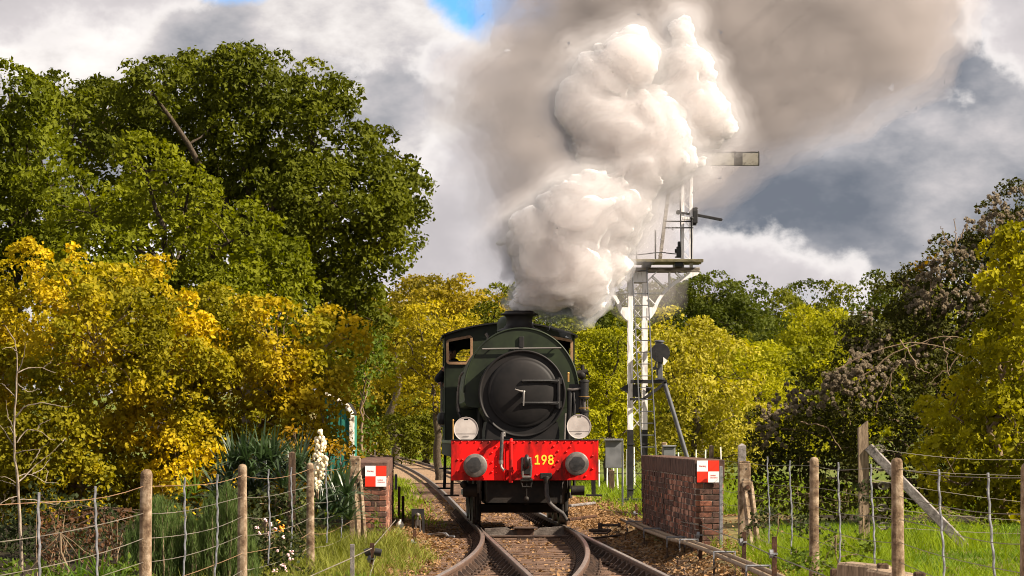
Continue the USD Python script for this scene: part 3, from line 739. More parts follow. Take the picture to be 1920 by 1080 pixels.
lk.tube([(x - .09, -.17, z - .25), (x - .07, -.17, z - .36), (x + .07, -.17, z - .36), (x + .09, -.17, z - .25)], .018)
E_('coupling_screw', lk, 'under_black', 40, hk)
# red train pipe left of the middle, the hanging brake hose beside it
x, z = lp(958, 830, -.08); x2, z2 = lp(958.5, 905, -.08)
E_('train_pipe', MB().cyl((x, -.07, z2), (x, -.07, z), .036, n=14).box((x - .07, -.08, z - .03), (x + .07, 0, z + .02), .008).box((x - .05, -.11, z2 + .18), (x + .05, 0, z2 + .22), .005).cyl((x, -.07, z), (x + .01, -.02, z + .05), .03), 'beam_red', 40)
x, z = lp(946, 848, -.06); x2, z2 = lp(947, 897, -.06)
E_('train_pipe', MB().tube([(x + .02, -.03, z + .16), (x, -.05, z + .05), (x, -.05, z2), (x + .01, -.03, z2 - .03)], .02), 'beam_red', True)
x, z = lp(941, 816, -.16); x2, z2 = lp(939, 864, -.16)
hs = E_('brake_hose', MB().tube([(x + .03, -.06, z + .02), (x + .01, -.13, z + .01), (x, -.16, z - .08), (x2, -.16, z2)], .030, 9), 'hose', True)
E_('hose_coupling', MB().cyl((x2, -.16, z2 + .01), (x2, -.16, z2 - .05), .038, n=10).tube([(x2, -.16, z2 - .05), (x2 + .01, -.17, z2 - .11), (x2 + .05, -.17, z2 - .16), (x2 + .06, -.17, z2 - .13)], .025, 7).cyl((x + .03, -.05, z + .05), (x + .03, -.06, z - .02), .035), 'bright_rod', 40, hs)
x, z = lp(1025, 892, -.1)
hs = E_('vacuum_hose', MB().tube([(x, -.10, z - .02), (x + .0, -.12, z - .16), (x + .0, -.14, z - .32), (x + .05, -.15, z - .46), (x + .15, -.13, z - .55), (x + .26, -.08, z - .62), (x + .34, .02, z - .74)], .036, 9), 'hose', True)
E_('hose_box', MB().box((x - .11, -.09, z - .055), (x + .09, 0, z + .045), .012).cyl((x, -.1, z - .02), (x, -.10, z - .13), .05, n=12), 'under_black', parent=hs)

# smokebox, its saddle and door
sx, sz, yS = 0.0, 2.256, 0.92
t = np.linspace(-PI * .30, PI * 1.30, 60)
out = [(.742 * math.cos(a), sz + .742 * math.sin(a)) for a in t]
lo = [(-.60, 1.78), (-.632, 1.62), (-.632, 1.462), (.632, 1.462), (.632, 1.62), (.60, 1.78)]
poly = Polygon(out + lo).buffer(0)
E_('smokebox', MB().ext(poly, 1.5, FACE((0, yS + 1.5, 0))), 'smokebox_black', 30)
ring = Polygon([(.742 * math.cos(a), .742 * math.sin(a)) for a in np.linspace(0, 2 * PI, 80)[:-1]]).difference(Polygon([(.70 * math.cos(a), .70 * math.sin(a)) for a in np.linspace(0, 2 * PI, 80)[:-1]]))
E_('smokebox_ring', MB().lathe([(.742, -.01), (.742, .022), (.733, .034), (.720, .036), (.70, .026), (.69, -.004)], 80, LATHE_Y((0, yS, sz))), 'smokebox_black', 50)
dx, dz = lp(980.6, 736.0, yS)
DR = E_('smokebox_door', MB().lathe([(.60, -.002), (.60, .025), (.585, .04), (.560, .046), (.545, .046), (.535, .056), (.50, .072), (.40, .098), (.25, .120), (.1, .130), (0, .131)], 72, LATHE_Y((dx, yS, dz))), 'smokebox_black', 50)
hx, hz = dx, dz + .005
hd = E_('door_handle', MB().cyl((hx, yS - .12, hz), (hx, yS - .25, hz), .045, n=16), 'smokebox_black', 40, DR)
part_ = MB().tube([(hx + .02, yS - .235, hz + .01), (hx - .05, yS - .25, hz + .012), (hx - .15, yS - .262, hz + .045)], [.02, .018, .012], 8)
E_('handle_lever', part_, 'bright_rod', True, DR)
E_('handle_lever', MB().tube([(hx, yS - .245, hz + .02), (hx, yS - .262, hz - .08), (hx - .005, yS - .27, hz - .235)], [.02, .016, .011], 8), 'bright_rod', True, DR)
for v in (714.5, 756.0):
    zz = lp(980, v, yS)[1]; xa = lp(978, v, yS)[0]; xb = lp(1047, v, yS)[0]
    E_('hinge_strap', MB().tube([(xa, yS - .155, zz), (xa + .2, yS - .145, zz), (xa + .4, yS - .12, zz), (xb, yS - .075, zz)], [.016, .02, .024, .03], 6).bar((xa, yS - .15, zz), (xb, yS - .09, zz), .03, .052, .006, up=(0, 0, 1)), 'oil_black', 40, DR)
xb = lp(1047, 735, yS)[0]
E_('hinge_post', MB().cyl((xb, yS - .07, lp(0, 766, yS)[1]), (xb, yS - .07, lp(0, 708, yS)[1]), .03, n=12).box((xb - .05, yS - .05, lp(0, 764, yS)[1]), (xb + .06, yS + .0, lp(0, 752, yS)[1])).box((xb - .05, yS - .05, lp(0, 720, yS)[1]), (xb + .06, yS, lp(0, 709, yS)[1])), 'oil_black', 40)

# the saddle tank: an arch over the boiler, open below
yT = 1.22
tz, ta, tb = 2.286, .975, 1.085
a = np.linspace(-.12, PI + .12, 64)
outer = [(ta * np.sign(math.cos(k)) * abs(math.cos(k)) ** .96, tz + tb * math.sin(k)) for k in a]
bot = 2.02
outer = [(x, max(z, bot)) for x, z in outer]
outer = [(ta, bot + .10)] + [p for p in outer if p[1] > bot + .13] + [(-ta, bot + .10), (-ta + .03, bot + .045), (-ta + .10, bot + .01), (-ta + .2, bot)]
inner = [(-.70, bot), (-.70, sz - .1)] + [(.71 * math.cos(k), sz + .71 * math.sin(k)) for k in np.linspace(PI, 0, 40)] + [(.70, sz - .1), (.70, bot)]
poly = Polygon(outer + inner + [(ta - .2, bot), (ta - .10, bot + .01), (ta - .03, bot + .045)]).buffer(0)
E_('saddle_tank', MB().ext(poly, 4.35, FACE((0, yT + 4.35, 0))), 'loco_green', 35)
E_('tank_beading', MB().tube([(x * 1.003, yT - .004, tz + (z - tz) * 1.003) for x, z in outer if z > bot + .2], .016, 6), 'loco_green', True)
E_('boiler', MB().cyl((0, 1.9, sz), (0, 6.0, sz), .66, n=48), 'under_black', 40)
E_('firebox', MB().box((-.62, 4.3, .9), (.62, 5.98, 2.2), .05), 'under_black')
xa, za = lp(904, 654.6, yT); xb, zb = lp(1052, 652.4, yT)
E_('front_handrail', MB().cyl((xa, yT - .06, za), (xb, yT - .06, zb), .016, n=10).cyl((xa + .14, yT, za), (xa + .14, yT - .06, za), .012).cyl((xb - .12, yT, zb), (xb - .12, yT - .06, zb), .012), 'bright_rod', 40)
xa, za = lp(977.6, 640, yT)
E_('lamp_iron', MB().box((xa - .045, yT - .03, za - .11), (xa + .045, yT, za + .08), .008).box((xa - .03, yT - .075, za - .11), (xa + .03, yT - .03, za - .085)).box((xa - .03, yT - .08, za - .11), (xa + .03, yT - .065, za + .02)), 'oil_black')
for s in (-1, 1):
    yy = 1.6
    E_('tank_handrail', MB().tube([(s * 1.0, 1.25, 2.62), (s * 1.045, 1.32, 2.55), (s * 1.075, 1.38, 2.35), (s * 1.08, 1.40, 2.1), (s * 1.06, 1.38, 1.95)], .02, 8), 'steel', True)
E_('delivery_pipe', MB().tube([(-1.08, 1.55, 2.3), (-1.085, 1.5, 2.0), (-1.02, 1.45, 1.82), (-.9, 1.4, 1.7), (-.86, 1.4, 1.46)], .028, 8), 'oil_black', True)
E_('tank_filler', MB().cyl((0, 3.1, 3.34), (0, 3.1, 3.46), .19, n=24).cyl((0, 3.1, 3.46), (0, 3.1, 3.49), .21, n=24), 'loco_green', 40)
xa, za = lp(924, 624, 3.2)
E_('tank_vent', MB().tube([(-.52, 2.4, 3.12), (-.53, 2.4, 3.26), (-.57, 2.4, 3.33)], .025, 7), 'steel', True)
# chimney and dome
cx = lp(973.8, 600, 1.75)[0]
E_('chimney', MB().lathe([(.40, 3.345), (.34, 3.375), (.27, 3.405), (.232, 3.45), (.222, 3.52), (.232, 3.585), (.262, 3.612), (.318, 3.622), (.325, 3.634), (.31, 3.648), (.262, 3.662), (.245, 3.69), (.235, 3.692), (.205, 3.688), (.20, 3.3)], 44, T((cx, 1.75, 0))), 'smokebox_black', 40)
E_('steam_dome', MB().lathe([(.34, 3.30), (.295, 3.36), (.285, 3.42), (.285, 3.58), (.265, 3.66), (.21, 3.715), (.12, 3.745), (0, 3.752)], 36, T((0.0, 4.75, 0))), 'loco_green', 40)
E_('whistle', MB().cyl((.28, 5.7, 3.36), (.28, 5.7, 3.62), .035, n=10).cyl((.28, 5.7, 3.62), (.28, 5.7, 3.66), .05, n=10), 'brass', 40)

# cab
yC, yB = 6.0, 7.75
def cab_outline(dz=0.0):
    t = np.linspace(-1, 1, 25)
    top = [(x * 1.226, 3.42 + .225 * (1 - x * x) + dz) for x in t]
    return top
tops = cab_outline()
def rr(x0, z0, x1, z1, r):
    return sbox(x0 + r, z0 + r, x1 - r, z1 - r).buffer(r, 6)
xw0, zw1 = lp(838.5, 637, yC); xw1, zw0 = lp(884.5, 681.5, yC)
wl = Polygon([(xw0, zw0), (xw1 - .09, zw0), (xw1, zw0 + .13), (xw1, zw1 + .07), (xw0, zw1 - .02)]).buffer(-.05).buffer(.05)
wr = Polygon([(-x, z) for x, z in wl.exterior.coords])
sheet = Polygon([(-1.226, 1.462)] + tops + [(1.226, 1.462)])
E_('cab_front', MB().ext(sheet.difference(wl).difference(wr), .03, FACE((0, yC + .03, 0))), 'loco_green')
for w_ in (wl, wr):
    E_('window_frame', MB().ext(w_.buffer(.02).difference(w_.buffer(-.028)), .035, FACE((0, yC, 0))), 'window_wood')
bl = rr(-.98, 2.75, -.42, 3.22, .2); br = rr(.42, 2.75, .98, 3.22, .2)
E_('cab_back', MB().ext(sheet.difference(bl).difference(br), .03, FACE((0, yB + .03, 0))), 'loco_green')
gb = MB()
for s in (-1, 1):
    for k in range(5): gb.cyl((s * .40, yB - .02, 2.80 + k * .09), (s * 1.0, yB - .02, 2.80 + k * .09), .008, n=5)
E_('window_bars', gb, 'oil_black')
for s in (-1, 1):
    side = sbox(yC, 1.462, yB, 3.44).difference(rr(yC + .45, 2.45, yB - .18, 3.22, .14)).difference(sbox(yC + .75, 1.47, yB - .3, 2.6))
    X = np.eye(4); X[:3, 0] = (0, 1, 0); X[:3, 1] = (0, 0, 1); X[:3, 2] = (1, 0, 0); X[:3, 3] = (1.198 if s > 0 else -1.224, 0, 0)
    E_('cab_side', MB().ext(side, .026, X), 'loco_green')
    E_('cab_handrail', MB().cyl((s * 1.26, yC + .72, 1.7), (s * 1.26, yC + .72, 2.7), .016).cyl((s * 1.26, yB - .24, 1.7), (s * 1.26, yB - .24, 2.7), .016), 'steel', 40)
roof = MB()
tt = np.array(tops); ext_ = np.vstack([[-1.275, 3.385], tt, [1.275, 3.385]])
roof.ext(Polygon(list(map(tuple, ext_ + [0, .03])) + list(map(tuple, ext_[::-1]))), yB - yC + .35, FACE((0, yB + .2, 0)))
E_('cab_roof', roof, 'oil_black', 30)
E_('bunker', MB().box((-1.2, yB + .031, 1.463), (1.2, 9.0, 2.55), .03).box((-1.2, yB + .04, 2.4), (1.2, 9.0, 2.66), .03), 'loco_green')
E_('cab_floor', MB().box((-1.19, yC + .03, 1.463), (1.19, yB, 1.50)), 'dark_wood')
E_('backhead', MB().box((-.6, yC + .035, 1.5), (.6, yC + .25, 2.7), .08).cyl((-.2, yC + .25, 2.5), (-.2, yC + .33, 2.5), .08).cyl((.2, yC + .25, 2.4), (.2, yC + .33, 2.4), .06), 'under_black')
E_('side_tank_fitting', MB().lathe([(0, -.12), (.09, -.11), (.115, -.04), (.115, .04), (.09, .11), (0, .12)], 16, T((-1.24, 6.35, 1.86))), 'oil_black', 40)
# the air pump and pipes right of the smokebox
px, pz = lp(1095.5, 730, .95)
pump = E_('pump_cylinder', MB().lathe([(0, 0), (.085, 0), (.09, .01), (.09, .03), (.078, .035), (.078, .28), (.09, .285), (.09, .31), (.06, .33), (0, .34)], 22, T((px, .95, lp(0, 748, .95)[1]))), 'oil_black', 35)
E_('pump_cylinder', MB().lathe([(0, -.02), (.088, -.02), (.088, .01), (.074, .015), (.074, .24), (.088, .245), (.088, .27), (0, .27)], 22, T((px, .95, lp(0, 799, .95)[1]))), 'oil_black', 35)
E_('pump_rod', MB().cyl((px, .95, lp(0, 772, .95)[1]), (px, .95, lp(0, 746, .95)[1]), .03).cyl((px - .055, .95, lp(0, 772, .95)[1]), (px - .055, .95, lp(0, 746, .95)[1]), .012).cyl((px + .055, .95, lp(0, 772, .95)[1]), (px + .055, .95, lp(0, 746, .95)[1]), .012), 'steel', 40, pump)
E_('pump_band', MB().lathe([(.088, 0), (.093, .003), (.093, .012), (.088, .015)], 22, T((px, .95, lp(0, 744.5, .95)[1]))).lathe([(.088, 0), (.092, .003), (.092, .012), (.088, .015)], 22, T((px, .95, lp(0, 766, .95)[1]))), 'brass', 40, pump)
E_('pump_valve', MB().ball((px - .04, .93, lp(0, 703, .95)[1]), .075, 2).cyl((px - .12, .92, lp(0, 700, .95)[1]), (px + .06, .92, lp(0, 697, .95)[1]), .05, n=10).cyl((px - .03, .92, lp(0, 705, .95)[1]), (px - .03, .92, lp(0, 684, .95)[1]), .028, n=8), 'under_black', 40, pump)
vx = lp(1065.5, 705, .95)[0]
E_('brass_valve', MB().cyl((vx, .93, lp(0, 716, .95)[1]), (vx, .93, lp(0, 701, .95)[1]), .018, n=10).ball((vx, .93, lp(0, 700, .95)[1]), .024, 1), 'brass', 40)
E_('pump_pipe', MB().tube([(vx - .01, .95, lp(0, 730, .95)[1]), (vx + .08, .93, lp(0, 731, .95)[1]), (px - .06, .93, lp(0, 728, .95)[1])], .026, 8), 'steel', True)
E_('pump_pipe', MB().tube([(vx + .03, .97, lp(0, 732, .95)[1]), (vx + .03, .97, lp(0, 770, .95)[1]), (vx + .01, .97, lp(0, 800, .95)[1]), (vx + .01, .97, 1.47)], .05, 9), 'oil_black', True)
E_('pump_pipe', MB().tube([(vx + .09, .95, lp(0, 735, .95)[1]), (vx + .11, .93, lp(0, 760, .95)[1]), (vx + .10, .93, lp(0, 790, .95)[1]), (vx + .1, .93, 1.47)], .022, 8), 'oil_black', True)
E_('pump_pipe', MB().tube([(vx - .05, .9, lp(0, 775, .95)[1]), (vx - .06, .88, lp(0, 800, .95)[1]), (vx - .07, .85, 1.47)], .016, 8), 'steel', True)
E_('pump_bracket', MB().box((vx + .02, 1.0, lp(0, 775, .95)[1]), (px + .02, 1.03, lp(0, 720, .95)[1])), 'oil_black')
xl, zl = lp(849.5, 795, .3)
E_('lamp_bracket', MB().cyl((xl, .3, 1.47), (xl, .3, zl + .05), .014, n=8).ball((xl, .3, zl + .06), .02, 1), 'brass', 40)
for s, u in ((-1, 873.9), (1, 1085.7)):
    x = lp(u, 800, .12)[0]
    E_('lamp_iron', MB().box((x - .03, .13, 1.478), (x + .03, .145, 1.72), .003).box((x - .03, .13, 1.478), (x + .03, .25, 1.49)), 'oil_black')
# headcode discs: each lifts off its lamp iron
for s, u, v, lab in ((-1, 873.9, 804.6, 'round white headcode disc standing above the left buffer of the locomotive'), (1, 1085.7, 799.7, 'round white headcode disc standing above the right buffer of the locomotive')):
    x, z = lp(u, v, .11)
    c = LOC0 + np.array([x - .043 * .11, .11 + .043 * x, z])
    D = thing('headcode_disc', lab, 'disc', c, LRZ)
    disc = Polygon([(.199 * math.cos(k), .199 * math.sin(k)) for k in np.linspace(0, 2 * PI, 64)[:-1]]).difference(rr(-.035, .150, .035, .172, .008))
    part(D, 'plate', MB().ext(disc, .006, FACE((0, 0, 0))), M['disc_white'])
    part(D, 'rim', MB().lathe([(.190, -.004), (.204, -.004), (.204, .014), (.196, .014), (.190, .004)], 56, LATHE_Y((0, 0, 0))), M['disc_white'], 40)
    part(D, 'maker_mark', MB().box((-.05, -.009, -.118), (.05, -.0065, -.112)).box((-.07, -.009, -.132), (.03, -.0065, -.128)), M['grey_wood'])
    part(D, 'hinge', MB().box((-.19, -.010, -.078), (.19, -.0065, -.074)), M['grey_wood'])

# ---------------------------------------------------------------- the driver, leaning on the left side of the cab
def body_mesh(bones, edge=.03, it=6):
    u = []
    for (p, r0), (q, r1) in bones:
        a = trimesh.creation.icosphere(2, r0); b = trimesh.creation.icosphere(2, r1)
        pts = np.vstack([a.vertices + np.asarray(p), b.vertices + np.asarray(q)])
        u.append(m3.Manifold.hull_points(pts))
    m = m3.Manifold.batch_boolean(u, m3.OpType.Add).refine_to_length(edge)
    mm = m.to_mesh()
    t_ = trimesh.Trimesh(mm.vert_properties[:, :3], mm.tri_verts, process=True)
    trimesh.smoothing.filter_taubin(t_, iterations=it)
    return t_
def driver():
    o = LOC0 + np.array([-1.02 - .043 * 6.75, 6.75, 1.50])
    P = thing('person', 'engine driver in a dark jacket leaning out of the left side of the cab', 'person', o, LRZ)
    hip = np.array([.06, .02, .90]); chest = np.array([-.02, 0, 1.28]); neck = np.array([-.05, -.02, 1.45]); head = np.array([-.07, -.05, 1.60])
    J = {}
    for s in (-1, 1):
        J['hp', s] = hip + [0.0, .09 * s, 0.0]; J['kn', s] = np.array([.08, .10 * s - .03, .48]); J['an', s] = np.array([.08, .10 * s + .01, .08]); J['toe', s] = J['an', s] + [-.02, -.17, -.045]
        J['sh', s] = chest + [0.0, .19 * s, .10]
    elbow = {-1: np.array([-.30, -.14, 1.13]), 1: np.array([-.30, .24, 1.12])}
    wrist = {-1: np.array([-.22, -.30, 1.28]), 1: np.array([-.26, .02, 1.06])}
    bones = [((hip, .15), (chest, .165)), ((chest, .165), (chest + [0, 0, .07], .14)), ((neck - [0, 0, .03], .062), (neck + [0, 0, .05], .056))]
    bones += [((head + [0, 0, .03], .098), (head + [-.005, -.03, -.02], .082)), ((head + [-.01, -.045, -.04], .06), (head + [-.01, -.05, -.085], .042)), ((head + [-.012, -.115, -.005], .016), (head + [-.014, -.128, -.03], .018)),
              ((head + [-.105, .0, 0], .018), (head + [-.105, .005, -.03], .014)), ((head + [.09, .0, 0], .018), (head + [.09, .005, -.03], .014))]
    for s in (-1, 1):
        bones += [((J['hp', s], .105), (J['kn', s], .07)), ((J['kn', s], .07), (J['an', s], .045)), ((J['an', s], .05), (J['toe', s], .04)),
                  ((J['sh', s], .075), (elbow[s], .055)), ((elbow[s], .055), (wrist[s], .036)), ((chest + [0, 0, .08], .12), (J['sh', s], .078))]
        d = unit(wrist[s] - elbow[s]); a_, b_, _ = frame(d)
        palm = wrist[s] + d * .06
        bones.append(((wrist[s], .032), (palm, .036)))
        for k in range(4):
            off = a_ * (k - 1.5) * .021
            L_ = (.07, .08, .075, .06)[k]
            bones += [((palm + off, .0105), (palm + off + d * L_ * .55 - b_ * .015, .0095)), ((palm + off + d * L_ * .55 - b_ * .015, .0095), (palm + off + d * L_ * .75 - b_ * .05, .008))]
        bones += [((palm - d * .04 + a_ * .03, .012), (palm + a_ * .06 + d * .01, .0105)), ((palm + a_ * .06 + d * .01, .0105), (palm + a_ * .06 + d * .035 - b_ * .02, .009))]
    part(P, 'body', body_mesh(bones, .022, 4), M['skin'], True)
    jk = [((hip + [0, 0, -.04], .175), (chest, .19)), ((chest, .19), (chest + [0, 0, .09], .15)), ((neck - [0, 0, .05], .09), (neck, .075))]
    for s in (-1, 1):
        jk += [((J['sh', s], .098), (elbow[s], .078)), ((elbow[s], .078), (wrist[s] - unit(wrist[s] - elbow[s]) * .03, .052)), ((chest + [0, 0, .08], .14), (J['sh', s], .10))]
    part(P, 'jacket', body_mesh(jk, .03, 5), M['jacket'], True)
    tr = []
    for s in (-1, 1):
        tr += [((J['hp', s], .125), (J['kn', s], .088)), ((J['kn', s], .088), (J['an', s] + [0, 0, .02], .066))]
    tr.append(((hip, .165), (hip + [0, 0, .05], .165)))
    part(P, 'trousers', body_mesh(tr, .04, 5), M['cloth_dark'], True)
    part(P, 'cap', MB().tm(body_mesh([((head + [0, .01, .075], .102), (head + [0, -.01, .09], .095)), ((head + [0, -.09, .065], .03), (head + [0, -.15, .05], .015))], .03, 3)), M['cloth_dark'], True)
    part(P, 'eye', MB().ball(head + [-.045, -.108, .015], .013, 1), M['letter_black'], True)
    part(P, 'eye', MB().ball(head + [.03, -.112, .015], .013, 1), M['letter_black'], True)
    part(P, 'mouth', MB().ball(head + [-.008, -.100, -.062], (.025, .01, .006), 1), M['skin'], True)
    for s in (-1, 1):
        part(P, 'boot', body_mesh([((J['an', s], .062), (J['an', s] - [0, 0, .02], .062)), ((J['an', s] - [0, 0, .03], .05), (J['toe', s], .048))], .03, 2), M['cloth_dark'], True)
driver()
# ---------------------------------------------------------------- the bracket signal
SD = 71.0; SS = FPX / SD
SIG = thing('semaphore_signal', 'tall white lattice post semaphore signal with a bracketed platform and one weathered arm', 'railway signal', at(1200, HOR + SS * (CAMZ + .12), SD))
so = at(1200, HOR + SS * (CAMZ + .12), SD)
def sp(u, v, dy=0.0):
    return at(u, v, SD + dy) - so
S_ = lambda name, mesh, mat, smooth=False, parent=None, label=None: part(parent or SIG, name, mesh, M[mat], smooth, label)
zt = sp(0, 506)[2]; zblk = sp(0, 806)[2]
xl, xr = sp(1181.5, 0)[0], sp(1208.5, 0)[0]
hw = .225
for sx_ in (xl, xr):
    for sy in (-hw, hw):
        S_('leg', MB().box((sx_ - .062, sy - .04, zblk), (sx_ + .062, sy - .02, zt), .004).box((sx_ - .062 if sx_ == xl else sx_ + .042, sy - .02, zblk), (sx_ - .042 if sx_ == xl else sx_ + .062, sy + .06, zt), .004), 'signal_white')
        S_('leg_foot', MB().box((sx_ - .066, sy - .045, .02), (sx_ + .066, sy + .065, zblk), .006), 'signal_black')
for sx_ in (xl, xr):
    for zz in (sp(0, 833)[2], sp(0, 917)[2]):
        S_('foot_band', MB().box((sx_ - .10, -hw - .06, zz - .02), (sx_ + .10, -hw + .02, zz + .02), .005), 'signal_black')
pit = .305
k = 0; z = zblk + .02
while z + pit < zt - .05:
    for sy in (-hw - .005, hw):
        for fl in (1, -1):
            a, b = (xl + .05, xr - .05) if (fl > 0) else (xr - .05, xl + .05)
            S_('lattice_bar', MB().bar((a, sy + fl * .006, z), (b, sy + fl * .006, z + pit), .010, .03, up=(0, 1, 0)), 'signal_white')
    for sx_ in (xl, xr):
        a, b = (-hw + .03, hw - .03) if k % 2 else (hw - .03, -hw + .03)
        S_('lattice_bar', MB().bar((sx_, a, z), (sx_, b, z + pit), .01, .028, up=(1, 0, 0)), 'signal_white')
    z += pit; k += 1
z = .25
while z + pit < zblk:
    for fl in (1, -1):
        a, b = (xl + .05, xr - .05) if (fl > 0) else (xr - .05, xl + .05)
        S_('lattice_bar', MB().bar((a, -hw + fl * .006, z), (b, -hw + fl * .006, z + pit), .010, .026, up=(0, 1, 0)), 'signal_black')
    z += pit
S_('base', MB().box((xl - .3, -.4, -.2), (xr + .3, .4, .02), .02), 'concrete')
# head plate, curved brackets with their struts
for sy in (-hw - .055, hw + .035):
    S_('head_plate', MB().box((sp(1188, 0)[0], sy, sp(0, 531)[2]), (sp(1214, 0)[0], sy + .02, sp(0, 511)[2]), .003), 'signal_white')
def arc(uv):
    return [sp(u, v)[[0, 2]] for u, v in uv]
def curve(p0, p1, p2, n=16):
    t = np.linspace(0, 1, n)[:, None]
    return (1 - t) ** 2 * p0 + 2 * t * (1 - t) * p1 + t * t * p2
for sy in (-hw - .05, hw + .02):
    for s in (1, -1):
        q = lambda u, v: np.array([(sp(1195.5 + s * (u - 1195.5), v)[0]), sp(0, v)[2]])
        c = np.vstack([curve(q(1213, 599), q(1224, 593), q(1231, 570), 10), curve(q(1231, 570), q(1250, 529), q(1309, 512), 16)[1:]])
        nrm = np.gradient(c, axis=0); nrm = np.stack([-nrm[:, 1], nrm[:, 0]], 1) / np.linalg.norm(nrm, axis=1)[:, None]
        band = Polygon(np.vstack([c + nrm * .045, (c - nrm * .035)[::-1]])).buffer(0)
        gus = Polygon([q(1213, 599), q(1222, 594), q(1229, 577), q(1213, 577)]).buffer(0)
        tip = Polygon([q(1287, 511), q(1309, 511), q(1307, 514), q(1292, 519), q(1287, 521)]).buffer(0)
        B = S_('bracket', MB().ext(unary_union([band, gus, tip]), .03, FACE((0, sy + .03, 0))), 'signal_white')
        for a, b in (((1213, 550.5), (1243, 550.5)), ((1216, 560), (1228, 572)), ((1222, 518), (1249, 543)), ((1255, 511), (1255, 540)), ((1267, 511), (1280, 523)), ((1214, 527), (1230, 511))):
            pa, pb = q(*a), q(*b)
            S_('bracket_strut', MB().bar((pa[0], sy + .015, pa[1]), (pb[0], sy + .015, pb[1]), .024, .055, up=(0, 1, 0)), 'signal_white', parent=B)
for sy in (-hw - .06, hw + .0):
    S_('girder', MB().box((sp(1082, 0)[0], sy, sp(0, 510.5)[2]), (sp(1311, 0)[0], sy + .07, sp(0, 502.5)[2]), .008), 'weathered_board')
for u in (1100, 1150, 1212, 1271):
    S_('platform_bearer', MB().box((sp(u, 0)[0] - .10, -.55, sp(0, 502.3)[2]), (sp(u, 0)[0] + .10, .55, sp(0, 494.2)[2]), .01), 'signal_black')
for k in range(5):
    y0 = -.62 + k * .25
    S_('platform_plank', MB().box((sp(1084, 0)[0] + .02 * (k % 2), y0, sp(0, 494)[2]), (sp(1316, 0)[0] - .03 * (k % 3), y0 + .235, sp(0, 488.5)[2] + .004 * (k % 2)), .008), 'deck_wood')
# doll post
zb, zt2 = sp(0, 488)[2], sp(0, 287)[2]
dl, dr = sp(1279.5, 0)[0], sp(1296, 0)[0]
for x in (dl, dr):
    for sy in (-.11, .11):
        S_('upper_leg', MB().box((x - .036, sy - .018, zb - .3), (x + .036, sy + .018, zt2), .004), 'signal_white')
z = zb; k = 0
while z + .2 < zt2:
    for sy in (-.12, .12):
        a, b = (dl + .03, dr - .03) if k % 2 else (dr - .03, dl + .03)
        S_('lattice_bar', MB().bar((a, sy, z), (b, sy, z + .21), .008, .022, up=(0, 1, 0)), 'signal_white')
        if k % 5 == 0:
            S_('upper_tie', MB().box((dl, sy - .014, z - .03), (dr, sy + .002, z + .03)), 'signal_white')
    z += .21; k += 1
xm = (dl + dr) / 2
S_('finial', MB().lathe([(.15, 0), (.15, .04), (.06, .06), (.05, .12), (.075, .17), (.06, .22), (.02, .27), (.012, .42), (0, .44)], 14, T((xm, 0, zt2))), 'signal_black', 40)
az0, az1 = sp(0, 311.5)[2], sp(0, 287)[2]
ax = [sp(u, 0)[0] for u in (1290, 1375, 1391, 1421.5)]
AR = S_('signal_arm', MB().box((ax[0], -.20, az0), (ax[1], -.17, az1), .003).box((ax[2] + .001, -.20, az0), (ax[3], -.17, az1), .003), 'arm_white')
S_('arm_band', MB().box((ax[1] + .001, -.201, az0), (ax[2], -.169, az1), .002), 'arm_black', parent=AR)
S_('arm_frame', MB().box((ax[0], -.206, az1 - .004), (ax[3], -.166, az1 + .012)).box((ax[3] + .001, -.206, az0), (ax[3] + .014, -.166, az1 - .005)).box((ax[0], -.206, az0 - .012), (ax[3], -.166, az0 + .002)), 'signal_black', parent=AR)
S_('spectacle', MB().lathe([(.12, -.02), (.17, -.02), (.17, .02), (.12, .02), (.12, -.02)], 18, LATHE_Y((ax[0] - .12, -.185, (az0 + az1) / 2 - .05))), 'signal_black', 40, AR)
# the small arm and its lamp box half way up, lamp, stays, ladder seen edge on, railings
b0, b1 = sp(1298.5, 390), sp(1307.5, 419)
LB = S_('lamp_case', MB().box((b0[0], -.17, b1[2]), (b1[0], .12, b0[2]), .012).box((b0[0] + .01, -.1, b1[2] - .05), (b1[0] - .03, .05, b1[2])), 'signal_black')
p, q = sp(1307, 404), sp(1351.5, 412.5)
S_('repeater_arm', MB().bar((p[0], -.1, p[2]), (q[0], -.1, q[2]), .03, .075, .01).cyl((q[0], -.12, q[2]), (q[0], -.08, q[2]), .037, n=14), 'signal_black', parent=LB)
p, q = sp(1271, 399), sp(1285, 402)
S_('balance_arm', MB().bar((p[0], -.13, p[2]), (q[0] + .1, -.13, q[2]), .03, .05).cyl((p[0], -.2, p[2] + .0), (p[0], -.07, p[2]), .055, n=14), 'signal_black')
S_('down_rod', MB().tube([sp(1275, 362), sp(1276, 400), sp(1277, 470), sp(1278, 488)], .016, 6), 'signal_black')
p = sp(1272, 481)
S_('signal_lamp', MB().box((p[0] - .05, -.09, p[2]), (p[0] + .08, .07, p[2] + .25), .015).box((p[0] - .02, -.06, p[2] + .25), (p[0] + .06, .04, p[2] + .38), .02).cyl((p[0] - .05, -.01, p[2] + .14), (p[0] - .09, -.01, p[2] + .14), .05, n=12).box((p[0] - .08, -.1, p[2] - .03), (p[0] + .08, .08, p[2])), 'signal_black')
p, q = sp(1237.5, 486), sp(1255, 345)
UL = S_('upper_ladder', MB().bar((p[0], -.2, p[2]), (q[0], -.2, q[2]), .02, .075, up=(1, 0, 0)), 'weathered_board')
S_('ladder_stile', MB().bar((p[0], .14, p[2]), (q[0], .14, q[2]), .02, .075, up=(1, 0, 0)), 'weathered_board', parent=UL)
